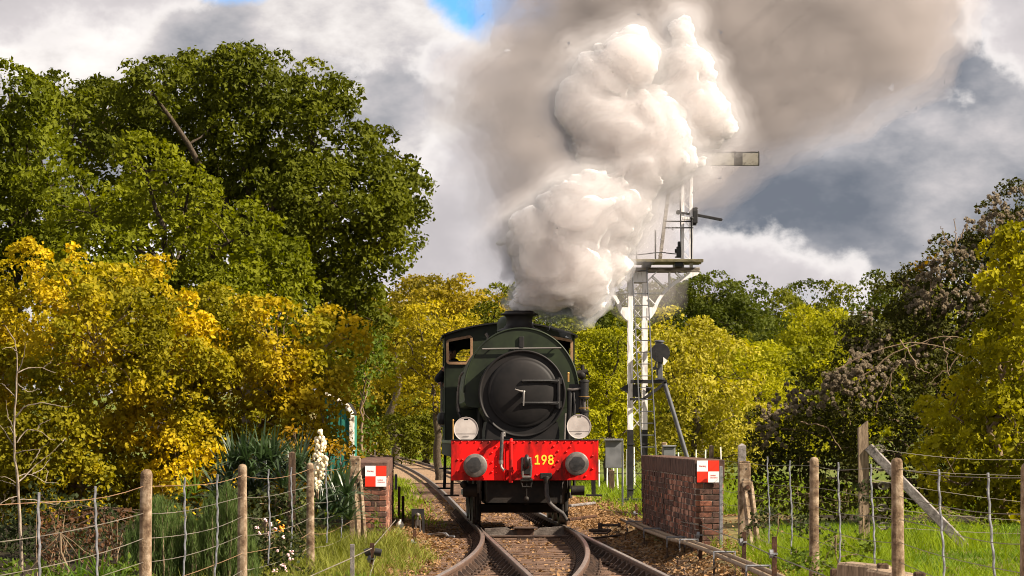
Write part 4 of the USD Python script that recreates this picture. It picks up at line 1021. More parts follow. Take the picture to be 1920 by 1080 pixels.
for k in range(7):
    t = (k + .5) / 7; c = p + (q - p) * t
    S_('rung', MB().cyl((c[0], -.2, c[2]), (c[0], .14, c[2]), .012, n=6), 'signal_black', parent=UL)
for u, v in ((1193.5, 428), (1229, 431), (1108, 430), (1150, 430)):
    S_('stanchion', MB().cyl(sp(u, 489, -.5), sp(u, v, -.5), .02, n=7), 'signal_black')
cc = [sp(u, 476 + 1.5 * math.sin((u - 1108) / 36 * PI) - (u - 1190) * .02, -.5) for u in np.linspace(1108, 1268, 33)]
S_('chain_rail', MB().tube(cc, .014, 5), 'signal_black')
for v in (415, 427):
    S_('hand_rail', MB().cyl(sp(1247, v, -.2), sp(1300, v, -.2), .018, n=7), 'signal_black')
S_('rail_post', MB().cyl(sp(1297, 488, -.22), sp(1297, 410, -.22), .026, n=7).ball(sp(1297, 409, -.22), .045, 1), 'signal_black')
# main ladder leaning on the camera side
pb, pt = sp(1217.5, 872, -1.5), sp(1199, 496, -.42)
LD = []
for s in (-1, 1):
    LD.append(S_('ladder_stile', MB().bar(pb + [s * .18, 0, 0], pt + [s * .18, 0, 0], .022, .05), 'signal_grey'))
nr = 17
for k in range(nr):
    c = pb + (pt - pb) * ((k + .5) / nr)
    S_('ladder_rung', MB().cyl(c + [-.18, 0, 0], c + [.18, 0, 0], .013, n=6), 'signal_grey')
# disc signal on its own black bracket
p = lambda u, v, dy=-.5: sp(u, v, dy)
BK = S_('disc_bracket', MB().bar(p(1182, 715.5), p(1250.5, 715.5), .05, .09, .004).bar(p(1181, 748.5), p(1209, 748.5), .05, .06, .004).bar(p(1207, 748), p(1249, 717), .05, .075, .004), 'signal_black')
pl = MB()
t0 = [p(*q)[[0, 2]] for q in ((1162.5, 728), (1178, 719.5), (1178, 738))]
pl.ext(Polygon(t0), .02, FACE((0, -.3, 0)))
S_('arrow_plate', pl, 'signal_black', parent=BK)
pl = MB().ext(Polygon([p(*q)[[0, 2]] for q in ((1187, 720), (1200, 720), (1203, 744), (1187, 744))]), .02, FACE((0, -.3, 0))).ext(Polygon([p(*q)[[0, 2]] for q in ((1212, 722), (1223, 729), (1212, 738))]), .02, FACE((0, -.3, 0)))
S_('arrow_plate', pl, 'signal_black', parent=BK)
S_('disc_post', MB().bar(p(1237.5, 712), p(1237.5, 650), .13, .13, .015).box(p(1229, 712) - [0, .06, 0], p(1246, 710) + [0, .06, .02]).box(p(1231, 703) - [0, .04, 0], p(1236, 690) + [0, .04, 0]), 'signal_grey')
c = p(1238, 661.5, -.6)
DS = S_('disc', MB().lathe([(0, .02), (.235, .02), (.24, .01), (.24, -.01), (.235, -.02), (0, -.02)], 36, LATHE_Y((c[0], c[1], c[2]))), 'signal_black', 40)
S_('disc_stripe', MB().ext(Polygon([p(*q, -.6)[[0, 2]] for q in ((1243.5, 669.5), (1252, 676.5), (1245.5, 684.5), (1243.5, 684))]), .006, FACE((0, c[1] - .02, 0))), 'white_paint', parent=DS)
S_('disc_lamp', MB().lathe([(.10, 0), (.10, .08), (.125, .085), (.125, .11), (.09, .13), (0, .14)], 18, T((p(1236, 0, -.4)[0], c[1] + .12, p(0, 648, -.4)[2]))), 'signal_grey', 40)
S_('disc_lever', MB().bar(p(1229, 654, -.7), p(1233, 668, -.7), .04, .05).bar(p(1233, 666, -.7), p(1228, 690, -.7), .03, .04).cyl(p(1228, 690, -.75), p(1228, 690, -.62), .05, n=12).bar(p(1218, 660, -.7), p(1224, 655, -.7), .05, .05), 'signal_black')
S_('stay', MB().cyl(p(1246.5, 720, -.5), p(1295, 880, -.5), .055, n=12).cyl(p(1295, 880, -.5), p(1298, 890, -.5), .08, n=12), 'signal_grey', 40)
S_('foot_bar', MB().bar(sp(1158, 938, -.8), sp(1215, 938, -.8), .08, .09, .01), 'signal_black')
c = sp(1161, 949, -.9)
S_('wire_pulley', MB().cyl(c + [0, -.04, 0], c + [0, .04, 0], .125, n=18).bar(c, c + [.02, 0, .18], .05, .05), 'signal_black', 40)

# ---------------------------------------------------------------- grey cabinets near the signal
o = at(1164, HOR + (CAMZ + .1) * FPX / 66, 66)
B = thing('equipment_board', 'flat grey board on a thin post left of the signal foot', 'board', o)
q = lambda u, v: at(u, v, 66) - o
part(B, 'panel', MB().box(q(1135, 877.5) - [0, .03, 0], q(1165, 826) + [0, .03, 0], .006), M['box_grey'])
part(B, 'hood', MB().box(q(1133, 826) - [0, .10, 0], q(1168, 822.8) + [0, .08, 0], .006), M['galv'])
part(B, 'post', MB().box(q(1165.5, 935) - [0, .03, .2], q(1169, 825) + [0, .03, 0], .006), M['signal_grey'])
o = at(1256, HOR + (CAMZ + .1) * FPX / 75, 75)
B = thing('relay_box', 'low grey equipment box beside the foot of the signal behind the brick wall', 'cabinet', o)
q = lambda u, v: at(u, v, 75) - o
part(B, 'case', MB().box(q(1243, 900) - [0, .2, .4], q(1265.5, 838) + [0, .2, 0], .02), M['box_grey'])
part(B, 'lid', MB().box(q(1241.5, 838) - [0, .24, -.002], q(1267, 834.5) + [0, .24, 0], .01), M['galv'])
single('concrete_post', MB().box(at(1240.5, 900, 77) - [0, .06, .5], at(1250, 829, 77) + [0, .06, 0], .02), M['concrete'], 'short pale concrete post right of the low grey equipment box', 'post')

# ---------------------------------------------------------------- brick walls of the bridge on both sides of the line
def brick_wall(name, lab, x0a, x0b, ya, yb, width, ztop, side, near_courses, seed):
    """A wall along the line: its near end faces the camera at ya; x0a, x0b: the line of its face towards the track at ya and yb."""
    rng = np.random.default_rng(seed)
    L_ = math.hypot(x0b - x0a, yb - ya)
    rz = math.atan2(-(x0b - x0a), yb - ya)
    W = thing(name, lab, 'brick wall', (x0a, ya, 0), rz)
    zb = -.30; ch = .078; n = int((ztop - .235 - zb) / ch)
    sgn = side                                              # +1: the wall stands to the right of its track face
    X = lambda a, b: (min(sgn * a, sgn * b), max(sgn * a, sgn * b))
    core = MB()
    xa, xb = X(.012, width - .012)
    core.box((xa, .012, zb), (xb, L_ - .012, ztop - .005))
    part(W, 'mortar', core, M['mortar'])
    left = MB(); count = 0; far = MB()
    bh = ch - .011
    for k in range(n):
        z0 = ztop - .232 - (k + 1) * ch
        # near end: stretchers and headers
        u = 0.0
        u -= (.115 if k % 2 else 0.0)
        while u < width - .01:
            a, b = max(u, 0) + .005, min(u + .225, width) - .005
            if b - a > .03:
                pr = rng.uniform(-.004, .006)
                xa, xb = X(a, b)
                part(W, 'brick', MB().box((xa, -pr, z0), (xb, .10, z0 + bh), .006), M['brick_%d' % rng.integers(3)])
                count += 1
            u += .225
        # the long face: alternating headers and stretchers
        u = .11 if k % 2 else .0
        j = 0
        while u < L_ - .02:
            ln = .225 if (j + k) % 2 == 0 else .1125
            a, b = u + rng.uniform(.003, .008), min(u + ln, L_) - rng.uniform(.003, .008)
            pr = rng.uniform(-.006, .008)
            xa, xb = X(-pr, .09)
            if a > .06:
                if count < 285 and u < 4.2 and k < 13:
                    part(W, 'brick', MB().box((xa, a, z0), (xb, b, z0 + bh), .005), M['brick_%d' % rng.choice([0, 1, 2, 3], p=[.26, .28, .27, .19])]); count += 1
                else:
                    (far if rng.random() < .8 else left).box((xa, a, z0), (xb, b, z0 + bh))
            u += ln; j += 1
    part(W, 'far_bricks', far, M['brick_0'], kind='stuff')
    if left.v: part(W, 'red_bricks', left, M['brick_2'], kind='stuff')
    # coping of bricks on edge
    cop = MB(); u = 0.0; j = 0
    while u < L_ - .03:
        xa, xb = X(-.008 + rng.uniform(-.004, .004), width + .008)
        zz = rng.uniform(-.004, .004)
        (cop).box((xa, u + .004 - (.008 if j == 0 else 0), ztop - .225), (xb, u + .071, ztop + zz), .006)
        u += .075; j += 1
    part(W, 'coping_bricks', cop, M['coping'], kind='stuff')
    return W
def brick_mat(name, c0, c1, c2, white=.5):
    n = {'g': ('geometry', {}), 'n1': ('noise_texture', {'scale': 9.0, 'detail': 6.0, 'roughness': .65}), 'n2': ('noise_texture', {'scale': 3.1, 'detail': 5.0, 'roughness': .7}), 'isl': ('math', {'math_type': 'multiply_add', 'value2': .55, 'value3': -.08}),
         'sum': ('math', {'math_type': 'add'}), 'rp': ('rgb_ramp', {'ramp': [(0.30, c0), (0.62, c1), (0.95, c2)]}), 'wm': ('map_range', {'range_type': 'smoothstep', 'from_min': .66, 'from_max': .74, 'to_max': white, 'clamp': True}),
         'mx': ('mix_color', {'b': (.46, .40, .34)}), 'bp': ('bump', {'strength': .5, 'distance': .008}), 'f': ('noise_texture', {'scale': 60.0, 'detail': 4.0}), 'p': ('principled_bsdf', {'roughness': .9, 'specular_ior_level': .2})}
    l = [('g.position', 'n1.vector'), ('g.position', 'n2.vector'), ('g.position', 'f.vector'), ('g.random_per_island', 'isl.value1'), ('isl.value', 'sum.value1'), ('n1.fac', 'sum.value2'), ('sum.value', 'rp.fac'), ('n2.fac', 'wm.value'),
         ('wm.result', 'mx.fac'), ('rp.color', 'mx.a'), ('mx.result', 'p.base_color'), ('f.fac', 'bp.height'), ('bp.normal', 'p.normal')]
    M[name] = usdkit.material(stage, '/World/Looks/' + name, n, l, surface='p.BSDF')
brick_mat('brick_0', (0.041, 0.025, 0.020), (0.123, 0.065, 0.048), (0.261, 0.123, 0.080))
brick_mat('brick_1', (0.058, 0.029, 0.022), (0.189, 0.081, 0.052), (0.362, 0.152, 0.090))
brick_mat('brick_2', (0.116, 0.048, 0.032), (0.319, 0.128, 0.075), (0.522, 0.232, 0.145))
brick_mat('brick_3', (0.232, 0.116, 0.080), (0.493, 0.261, 0.174), (0.600, 0.464, 0.348))
brick_mat('coping', (.05, .030, .024), (.13, .075, .056), (.24, .145, .11), .35)
M['mortar'] = rough_mat('mortar', (.06, .05, .042), (.44, .385, .32), 5, .95, .1, .4, contrast=(.40, .60))
WR = brick_wall('brick_wall', 'long soot-dark brick wall with a chequered warning sign right of the line', 2.466, 2.155, 38.0, 46.8, .385, 1.215, 1, 6, 3)
WL = brick_wall('brick_wall', 'narrow brick pillar end of the wall left of the line, with a chequered warning sign', -1.774, -2.15, 40.0, 51.3, .46, 1.165, -1, 6, 4)

def warning_sign(lab, u0, v0, u1, v1, d):
    c = at((u0 + u1) / 2, (v0 + v1) / 2, d)
    S = thing('warning_sign', lab, 'sign', c)
    w, h = (u1 - u0) * d / FPX / 2, (v1 - v0) * d / FPX / 2
    part(S, 'backing', MB().box((-w, .004, -h), (w, .010, h), .002), M['box_grey'])
    part(S, 'red_square', MB().box((0.0005, -.002, .0005), (w, .0035, h)), M['sign_red'])
    part(S, 'red_square', MB().box((-w, -.002, -h), (-.0005, .0035, -.0005)), M['sign_red'])
    part(S, 'white_square', MB().box((-w, -.002, .0005), (-.0005, .0035, h)), M['sign_white'])
    part(S, 'white_square', MB().box((.0005, -.002, -h), (w, .0035, -.0005)), M['sign_white'])
    def text(t, x, z, hh, wmax):
        m = meshkit.text_mesh(t, hh, .001)
        k = min(1.0, wmax / (m.bounds[1][0] - m.bounds[0][0]))
        X = FACE((x, -.0025, z)); X[:3, 0] *= k
        part(S, 'lettering', MB().tm(m, X), M['letter_red'])
    text('Warning', -w * .80, h * .42, h * .155, w * .6)
    text('Limited', w * .18, -h * .42, h * .13, w * .5)
    text('clearance', w * .18, -h * .62, h * .13, w * .68)
warning_sign('red and white chequered warning sign on the left brick pillar', 684.5, 873.5, 724.3, 912.3, 39.97)
warning_sign('red and white chequered warning sign on the right brick wall end', 1306.8, 863.6, 1348.3, 904.4, 37.97)

# ---------------------------------------------------------------- wire fences
def round_post(w, z0, z1, seed, d=None, lean=(0, 0)):
    """Concrete fence post: tapered, with a rounded head."""
    d = d or w; h = z1 - z0; r = w / 2
    pts = []
    pr = np.random.default_rng(seed * 7 + 1)
    for z, k in [(z0, 1.22), (z0 + h * .22, 1.17), (z0 + h * .42, 1.12), (z0 + h * .6, 1.08), (z0 + h * .78, 1.04), (z1 - r * .9, 1.0), (z1 - r * .45, .90), (z1 - r * .12, .62), (z1, .18)]:
        for t in range(12):
            a = 2 * PI * (t + .5) / 12
            c, s = math.cos(a), math.sin(a)
            m = 1.0 / max(abs(c), abs(s)) ** .75 * (1 + .05 * math.sin(seed * 3.1 + t * 2.3 + z * 4) + pr.normal(0, .022))
            pts.append([c * m * r * k + lean[0] * (z - z0), s * m * d / 2 * (k if z > z1 - r else k), z + 0 * seed])
    v = np.array(pts); n = 12; f = []
    for k in range(8):
        for i in range(n):
            j = (i + 1) % n
            f += [[i + k * n, j + k * n, j + (k + 1) * n], [i + k * n, j + (k + 1) * n, i + (k + 1) * n]]
    c = len(v); v = np.vstack([v, [lean[0] * h, 0, z1 + .002]])
    f += [[96 + i, 96 + (i + 1) % n, c] for i in range(n)]
    return trimesh.Trimesh(v, np.array(f), process=False)
def dropper(p, h, lean, rng, r=.009):
    """Spiral wire dropper."""
    t = np.linspace(0, 1, 22)
    pts = np.stack([p[0] + lean * h * t + .004 * np.sin(t * h * 40) + .012 * np.sin(t * 5 + p[0]), p[1] + .004 * np.cos(t * h * 40), p[2] + h * t], 1)
    return MB().tube(pts, r, 5)
def strand(pts, zs, sag, mat, parent, rng, r=.0028):
    for z, m_ in zip(zs, mat):
        line = []
        for (a, b) in zip(pts[:-1], pts[1:]):
            a = np.asarray(a, float); b = np.asarray(b, float)
            dd = sag * rng.uniform(.5, 1.4); wob = rng.uniform(-.015, .015)
            for t in np.linspace(0, 1, 9)[:-1]:
                p = a + (b - a) * t
                line.append([p[0], p[1], p[2] + z - dd * 4 * t * (1 - t) + wob * math.sin(t * 2 * PI)])
        p = np.asarray(pts[-1], float); line.append([p[0], p[1], p[2] + z])
        part(parent, 'fence_wire', MB().tube(line, r, 5), M[m_])
rng = np.random.default_rng(8)
LF = thing('wire_fence', 'concrete post and wire fence along the left side of the line', 'fence', (-2.4, 34, 0))
o = np.array([-2.4, 34, 0.0])
lposts = [(-3.02, 15.4, 1.26, .098, .01), (at(269.5, 880, 22)[0], 22.0, at(0, 880, 22)[2], .086, -.014), (at(454.5, 870, 28)[0], 28.0, at(0, 870, 28)[2], .084, 0), (at(582.5, 867.5, 34)[0], 34.0, at(0, 867.5, 34)[2], .084, .004), (at(664, 854, 39.4)[0], 39.4, at(0, 854, 39.4)[2], .125, .0)]
for k, (x, y, zt_, w, ln) in enumerate(lposts[:4]):
    h = zt_ + .35
    part(LF, 'concrete_post', MB().tm(round_post(w, -.35, zt_, 3 + k, lean=(ln * -1, 0)), T((x - o[0] , y - o[1], 0))), M['concrete'], 50)
base = [(x - o[0], y - o[1] - .05, 0.0) for x, y, *_ in lposts]
strand(base, [1.14, .93, .735, .55, .37, .2], .05, ['rust_wire', 'wire', 'wire', 'wire', 'rust_wire', 'wire'], LF, rng)
for (x0, y0, *_), (x1, y1, *_) in zip(lposts[:-1], lposts[1:]):
    for t in (.34, .67):
        x, y = x0 + (x1 - x0) * t - o[0], y0 + (y1 - y0) * t - o[1]
        part(LF, 'dropper', dropper((x, y - .06, .18), 1.0, rng.uniform(-.02, .10) * (1 if y < -5 else .3), rng), M['galv'])
def strainer(lab, u, v, d, strut_u, side):
    """Concrete straining post with a slotted concrete strut leaning on it."""
    c = at(u, v, d); zt_ = c[2]
    P = thing('straining_post', lab, 'post', (c[0], c[1], 0))
    part(P, 'shaft', MB().box((-.075, -.07, -.3), (.075, .07, zt_ - .02), .012).box((-.07, -.06, zt_ - .02), (.07, .06, zt_), .02), M['concrete'])
    a = np.array([.03 * side, -.11, zt_ - .32]); b = np.array([.14 * side, -.42, -.28])
    st = MB()
    for s in (-1, 1):
        st.bar(a + [s * .044, 0, 0], b + [s * .044, 0, 0], .045, .09, .008)
    st.box((a[0] - .068, a[1] - .05, a[2] - .06), (a[0] + .068, a[1] + .05, a[2] + .06), .012)
    part(P, 'strut', st, M['concrete'])
    part(P, 'strut_bolt', MB().cyl((a[0], a[1] - .07, a[2] - .01), (a[0], a[1] - .045, a[2] - .01), .028, n=8), M['rust'])
    part(P, 'bolt_hole', MB().cyl((0.02, -.0725, zt_ - .10), (0.02, -.065, zt_ - .10), .011, n=8), M['letter_black'])
    part(P, 'bolt_hole', MB().cyl((-.02, -.0725, zt_ - .24), (-.02, -.065, zt_ - .24), .009, n=8), M['letter_black'])
strainer('concrete straining post with slotted strut against the left brick pillar', 666, 855, 39.2, 660, 1)
strainer('concrete straining post with slotted strut right of the right brick wall', 1395.5, 864.5, 36.3, 1400, 1)

RF = thing('wire_fence', 'concrete post and wire fence along the right side of the line', 'fence', (2.95, 27, 0))
o = np.array([2.95, 27, 0.0])
rposts = [(at(1353, 0, 38)[0], 38.0, 1.2, 0, 0), (at(1395, 0, 36.3)[0], 36.3, 1.2, 0, 0), (at(1526.5, 857, 27)[0], 27.0, at(0, 857, 27)[2], .082, 0), (at(1685.5, 858.5, 21.6)[0], 21.6, at(0, 858.5, 21.6)[2], .084, .01), (at(1929, 857, 16.4)[0], 16.4, 1.38, .085, 0)]
for k, (x, y, zt_, w, ln) in enumerate(rposts):
    if w:
        part(RF, 'concrete_post', MB().tm(round_post(w, -.15, zt_, 9 + k, lean=(-ln, 0)), T((x - o[0], y - o[1], 0))), M['concrete'], 50)
base = [(x - o[0], y - o[1] - .05, (0.10, .1, .14, .17, .18)[k]) for k, (x, y, *_) in enumerate(rposts)]
strand(base, [1.11, .90, .725, .55, .40, .22], .03, ['wire', 'wire', 'wire', 'wire', 'wire', 'wire'], RF, rng)
for u, d, h, ln in ((1440, 33.3, 1.02, 0), (1482, 30.2, 1.0, 0), (1573, 25.2, 1.03, .01), (1634, 23.3, 1.03, -.01), (1761, 19.8, 1.03, -.02), (1853, 17.8, 1.03, -.03)):
    x = at(u, 0, d)[0]
    part(RF, 'dropper', dropper((x - o[0] - ln * h, d - o[1] - .06, .27), h, ln, rng), M['galv'])
part(RF, 'end_pipe', MB().box((at(1348.5, 0, 37.9)[0] - o[0], 37.85 - o[1], -.1), (at(1354, 0, 37.9)[0] - o[0], 37.9 - o[1], 1.13), .006), M['galv'])

# the second fence behind: wooden post, its stay and wires
o = at(1618, HOR + (CAMZ - .15) * FPX / 35, 35)
q = lambda u, v, dy=0: at(u, v, 35 + dy) - o
BF = thing('wooden_fence', 'tall weathered wooden fence post with a slanting grey stay and wires behind the right fence', 'fence', o)
pw = MB(); w0 = q(1609, 0)[0]; w1 = q(1626.5, 0)[0]
v_ = [[w0 + .02, -.06, -.3], [w1 + .03, -.06, -.3], [w1 + .03, .06, -.3], [w0 + .02, .06, -.3], [w0, -.06, q(0, 803)[2]], [w1, -.06, q(0, 789)[2]], [w1, .06, q(0, 789)[2]], [w0, .06, q(0, 803)[2]]]
pw.add(v_, [[0, 1, 5, 4], [1, 2, 6, 5], [2, 3, 7, 6], [3, 0, 4, 7], [4, 5, 6, 7], [3, 2, 1, 0]])
part(BF, 'post', pw, M['post_wood'])
part(BF, 'stay', MB().bar(q(1628, 838, -.05), q(1815, 1030, -.35), .09, .115, .01), M['grey_wood'])
for k, (v0, v1, vm) in enumerate(((838, 858, 10), (876, 890, 4), (898, 940, 4), (950, 975, 3), (985, 1000, 3))):
    pts = [q(u, v0 + (v1 - v0) * (u - 1628) / 292 + vm * 4 * (t := (u - 1628) / 330) * (1 - t), .4 * (u - 1628) / 300) for u in np.linspace(1628, 1958, 22)]
    part(BF, 'fence_wire', MB().tube(pts, .004, 5), M['wire'])
for u, v, dy in ((1646, 841, -.1), (1648, 876, -.1), (1653, 911, -.1), (1651, 952, -.1), (1654, 986, -.1)):
    c = q(u, v, dy)
    w = MB()
    for s in range(4):
        t = np.linspace(0, 2 * PI, 12); r_ = .045 + .008 * s
        w.tube(np.stack([c[0] + r_ * np.cos(t) + .008 * s, c[1] + .02 * np.sin(2 * t + s), c[2] + r_ * .7 * np.sin(t)], 1), .005, 4)
    part(BF, 'wire_strainer', w, M['wire'])
part(BF, 'far_post', MB().box(q(1975, 1020, .5), q(1990, 840, .5) + [0, .1, 0], .01), M['post_wood'])

# wooden and concrete posts further back
for u0, u1, vt, vb, d, mat, name, lab in ((1384.5, 1399, 831, 950, 45, 'grey_wood', 'wooden_post', 'old grey pointed wooden post behind the right straining post'), (541, 553, 846, 935, 36, 'dark_wood', 'wooden_post', 'dark brown wooden post among the yuccas on the left'),
                                 (1330, 1338, 834, 905, 60, 'post_wood', 'wooden_post', 'pale wooden post just behind the right end of the brick wall'), (1142, 1152, 880, 915, 84, 'dark_wood', 'wooden_post', 'stub of a dark wooden post below the flat grey board')):
    a = at(u0, vb, d); b = at(u1, vt, d); w = b[0] - a[0]; cx_ = (a[0] + b[0]) / 2
    single(name, MB().add([[a[0], d, a[2] - .3], [b[0], d, a[2] - .3], [b[0], d + w, a[2] - .3], [a[0], d + w, a[2] - .3], [a[0], d, b[2] - w * .3], [b[0], d, b[2] - w * .3], [b[0], d + w, b[2] - w * .3], [a[0], d + w, b[2] - w * .3], [cx_, d + w / 2, b[2]]],
           [[0, 1, 5], [0, 5, 4], [1, 2, 6], [1, 6, 5], [2, 3, 7], [2, 7, 6], [3, 0, 4], [3, 4, 7], [4, 5, 8], [5, 6, 8], [6, 7, 8], [7, 4, 8]]), M[mat], lab, 'post')
# white stakes in the field behind the signal
rng = np.random.default_rng(12)
STK = ['leftmost thin white stake, just right of the red buffer beam', 'thin white stake under the left edge of the flat grey board', 'thin white stake under the middle of the flat grey board', 'thin white stake under the right half of the flat grey board', 'tall thin white stake just left of the black signal foot', 'tall thin white stake just right of the black signal foot',
       'short white stake tip above the wall left of the grey stay', 'white stake tip above the brick wall right of the grey stay', 'white stake showing above the warning sign end of the wall, left one', 'white stake showing above the warning sign of the right wall', 'thin white stake at the right end of the right brick wall', 'thin white stake right of the thin post of the grey board']
for k, (u, vt, vb) in enumerate(((1124, 862, 909), (1137, 876, 912), (1151.5, 878, 911), (1158.5, 878, 913), (1176, 842, 905), (1190, 838, 910), (1262, 850, 900), (1273.5, 848, 900), (1303.5, 843, 900), (1321.5, 843, 902), (1353, 838, 905), (1168, 850, 905))):
    d = 88 + (k % 3) * 1.5
    a = at(u, vb, d); b = at(u + rng.uniform(-2, 2), vt, d)
    single('white_stake', MB().cyl(a - [0, 0, .35], b, .028, .02, n=7), M['white_paint'], STK[k], 'stake', 'white stakes in the grass behind the signal', smooth=40)

# ---------------------------------------------------------------- signal wire on rusty stakes, point rodding, small things by the line
def stake(u, vt, vb, d, lab, w=.05, pulley=True, grp=None, mat='rust'):
    o = at(u, vb, d)
    S = thing('rusty_stake', lab, 'stake', o, group=grp)
    h = (vb - vt) * d / FPX
    part(S, 'bar', MB().box((-w / 2, -.008, -.2), (w / 2, .008, h), .003).box((-.008, .0085, -.2), (.008, w * .8, h - .002), .003), M[mat])
    if pulley:
        part(S, 'pulley', MB().cyl((-.05, -.03, h * .55), (-.015, -.03, h * .55), .042, n=12).bar((-.06, -.03, h * .55), (.03, -.01, h * .55), .02), M['galv'])
stake(1313.5, 977, 1035, 36.5, 'rusty stake with a pulley in front of the right brick wall end')
stake(1395, 997, 1040, 31.8, 'shorter rusty stake with a pulley in the tall grass below the right straining post')
stake(1452, 1006, 1078, 27.3, 'taller rusty stake with white pulley in the grass left of the second right post')
stake(1193, 945, 985, 52, 'dark iron stake at the far end of the right brick wall', pulley=True)
stake(697.5, 1018, 1085, 33.5, 'rusty stake with wire ends in the dry grass below the left pillar', w=.055)
stake(777.5, 994, 1045, 41, 'rusty stake in front of the small ground signal')
stake(755.5, 930, 988, 50, 'thin rusty stake behind the plastic bottle', pulley=False)
stake(748.5, 912, 975, 53, 'rusty stake with clips at the far end of the left wall', pulley=False)
stake(660.5, 1020, 1090, 32.5, 'grey wooden stake with wires in the dry grass left of the pillar', w=.05, pulley=False, mat='grey_wood')
single('wire_run', MB().tube([at(1120, 955, 56), at(1190, 963, 52), at(1313, 985, 36.5), at(1393, 1015, 31.8), at(1450, 1042, 27.3), at(1560, 1085, 23.0)], .006, 5).get(), M['wire'], 'thin signal wire running along the rusty stakes right of the line', 'wire')
single('wire_run', MB().tube([at(560, 1090, 28), at(660, 1046, 32.5), at(697, 1028, 33.5), at(742, 975, 44)], .006, 5), M['wire'], 'thin wire from the left wall to the rusty stake in the dry grass', 'wire')
single('wire_run', MB().tube([at(690, 1092, 33), at(702, 1050, 33.4), at(707, 1036, 33.5)], .008, 5), M['wire'], 'short white wire end hanging from the rusty stake', 'wire')
single('insulators', MB().cyl(at(684, 1037, 33.4), at(694, 1034, 33.4), .045, n=12).cyl(at(702, 1034, 33.4), at(715, 1037, 33.4), .045, n=12), M['oil_black'], 'pair of black insulators on the rusty stake in the dry grass', 'insulators', smooth=40)
# the point rodding: two round bars carried on stools, right of the line
o = np.array([2.1, 38, 0.0])
PR = thing('point_rodding', 'two brown point operating rods on roller stools right of the line', 'rods', o)
path = [at(1165, 974, 48.5), at(1213, 995, 43.0), at(1256, 1011, 38.8), at(1280, 1016, 37.2), at(1320, 1030, 34.3), at(1350, 1043, 32.2), at(1410, 1068, 29.0), at(1470, 1095, 26.6)]
for k in (0, 1):
    part(PR, 'rod', MB().tube([p - o + [.13 * k, 0, .0] for p in path], .028, 8), M['post_wood'], True)
for k, (u, v, d) in enumerate(((1181, 983, 46.2), (1213, 997, 42.8), (1257, 1014, 38.6), (1281, 1019, 37.0), (1346, 1043, 32.2), (1408, 1070, 29.0))):
    c = at(u, v, d) - o; g = float(ground_z(c[0] + o[0], d))
    part(PR, 'stool', MB().box((c[0] - .08, c[1] - .035, g - .1), (c[0] + .24, c[1] + .035, g + .05), .01).box((c[0] - .055, c[1] - .015, g + .04), (c[0] - .03, c[1] + .015, c[2] - .06)).box((c[0] + .18, c[1] - .015, g + .04), (c[0] + .205, c[1] + .015, c[2] - .06)), M['dark_wood'])
    part(PR, 'roller_frame', MB().box((c[0] - .055, c[1] - .02, c[2] - .09), (c[0] - .04, c[1] + .02, c[2] + .06)).box((c[0] + .19, c[1] - .02, c[2] - .09), (c[0] + .205, c[1] + .02, c[2] + .06)).cyl((c[0] - .05, c[1], c[2] + .05), (c[0] + .2, c[1], c[2] + .05), .012, n=6), M['galv'])
o = at(1124, 985, 45.5)
CK = thing('point_crank', 'black iron crank of the point rods beside the right rail', 'crank', o)
q = lambda u, v, d=45.5: at(u, v, d) - o
part(CK, 'bracket', MB().box(q(1121, 995) + [0, -.06, 0], q(1129, 980) + [0, .06, 0], .015).box(q(1104, 995) + [0, -.1, -.02], q(1145, 991.5) + [0, .1, 0], .01), M['chair_iron'])
part(CK, 'rod', MB().tube([q(1127, 985), q(1160, 985)], .022, 7).box(q(1158, 989) + [0, -.04, 0], q(1164, 980) + [0, .04, 0], .01), M['chair_iron'])
part(CK, 'rod', MB().tube([q(1112, 1000, 44), q(1138, 1000, 44), q(1146, 993, 44)], .018, 7), M['chair_iron'])
# small ground signal left of the line
o = at(784.5, 1001, 46.2)
GS = thing('ground_signal', 'small black ground signal stand beside the left rail', 'ground signal', o)
q = lambda u, v: at(u, v, 46.2) - o
fr = Polygon([q(*p)[[0, 2]] for p in ((772, 1000), (772, 954), (795, 954), (796, 1000), (792, 1000), (791.5, 975), (788, 963), (779, 963), (776, 976), (775.5, 1000))])
part(GS, 'frame', MB().ext(fr, .12, FACE((0, .06, 0))), M['signal_black'])
part(GS, 'lever', MB().bar(q(783.5, 962) - [0, .08, 0], q(784, 985) - [0, .08, 0], .03, .03).ball(q(783.5, 965) - [0, .08, 0], .035, 1), M['steel'], 40)
part(GS, 'lever', MB().tube([q(780, 990) - [0, .08, 0], q(781, 975) - [0, .08, 0], q(787, 975) - [0, .08, 0], q(788.5, 996) - [0, .08, 0]], .014, 6), M['steel'], 40)
part(GS, 'foot', MB().box(q(770, 1003) - [0, .1, .08], q(798, 999) + [0, .1, 0], .01), M['dark_wood'])
# plastic bottle
o = at(750, 1001, 47.2); o[2] = float(ground_z(o[0], 47.2)) - .0
h = (1001 - 974) * 47.2 / FPX
single('plastic_bottle', MB().lathe([(0, 0), (.06, .0), (.067, .01), (.067, h * .25), (.063, h * .3), (.067, h * .35), (.063, h * .45), (.067, h * .5), (.066, h * .66), (.045, h * .82), (.02, h * .9), (.02, h), (0, h)], 20, T((o[0], o[1], at(0, 1001, 47.2)[2]))), M['bottle'], 'translucent plastic bottle standing by the foot of the left wall', 'bottle', smooth=40)
# grey box on the side of the left wall
o = at(742, 905, 50.4)
single('grey_box', MB().box(at(740, 918, 50.2) - [0, .05, 0], at(744.5, 889, 50.2) + [.0, .12, 0], .008), M['box_grey'], 'narrow grey box on the track side of the left wall', 'box')
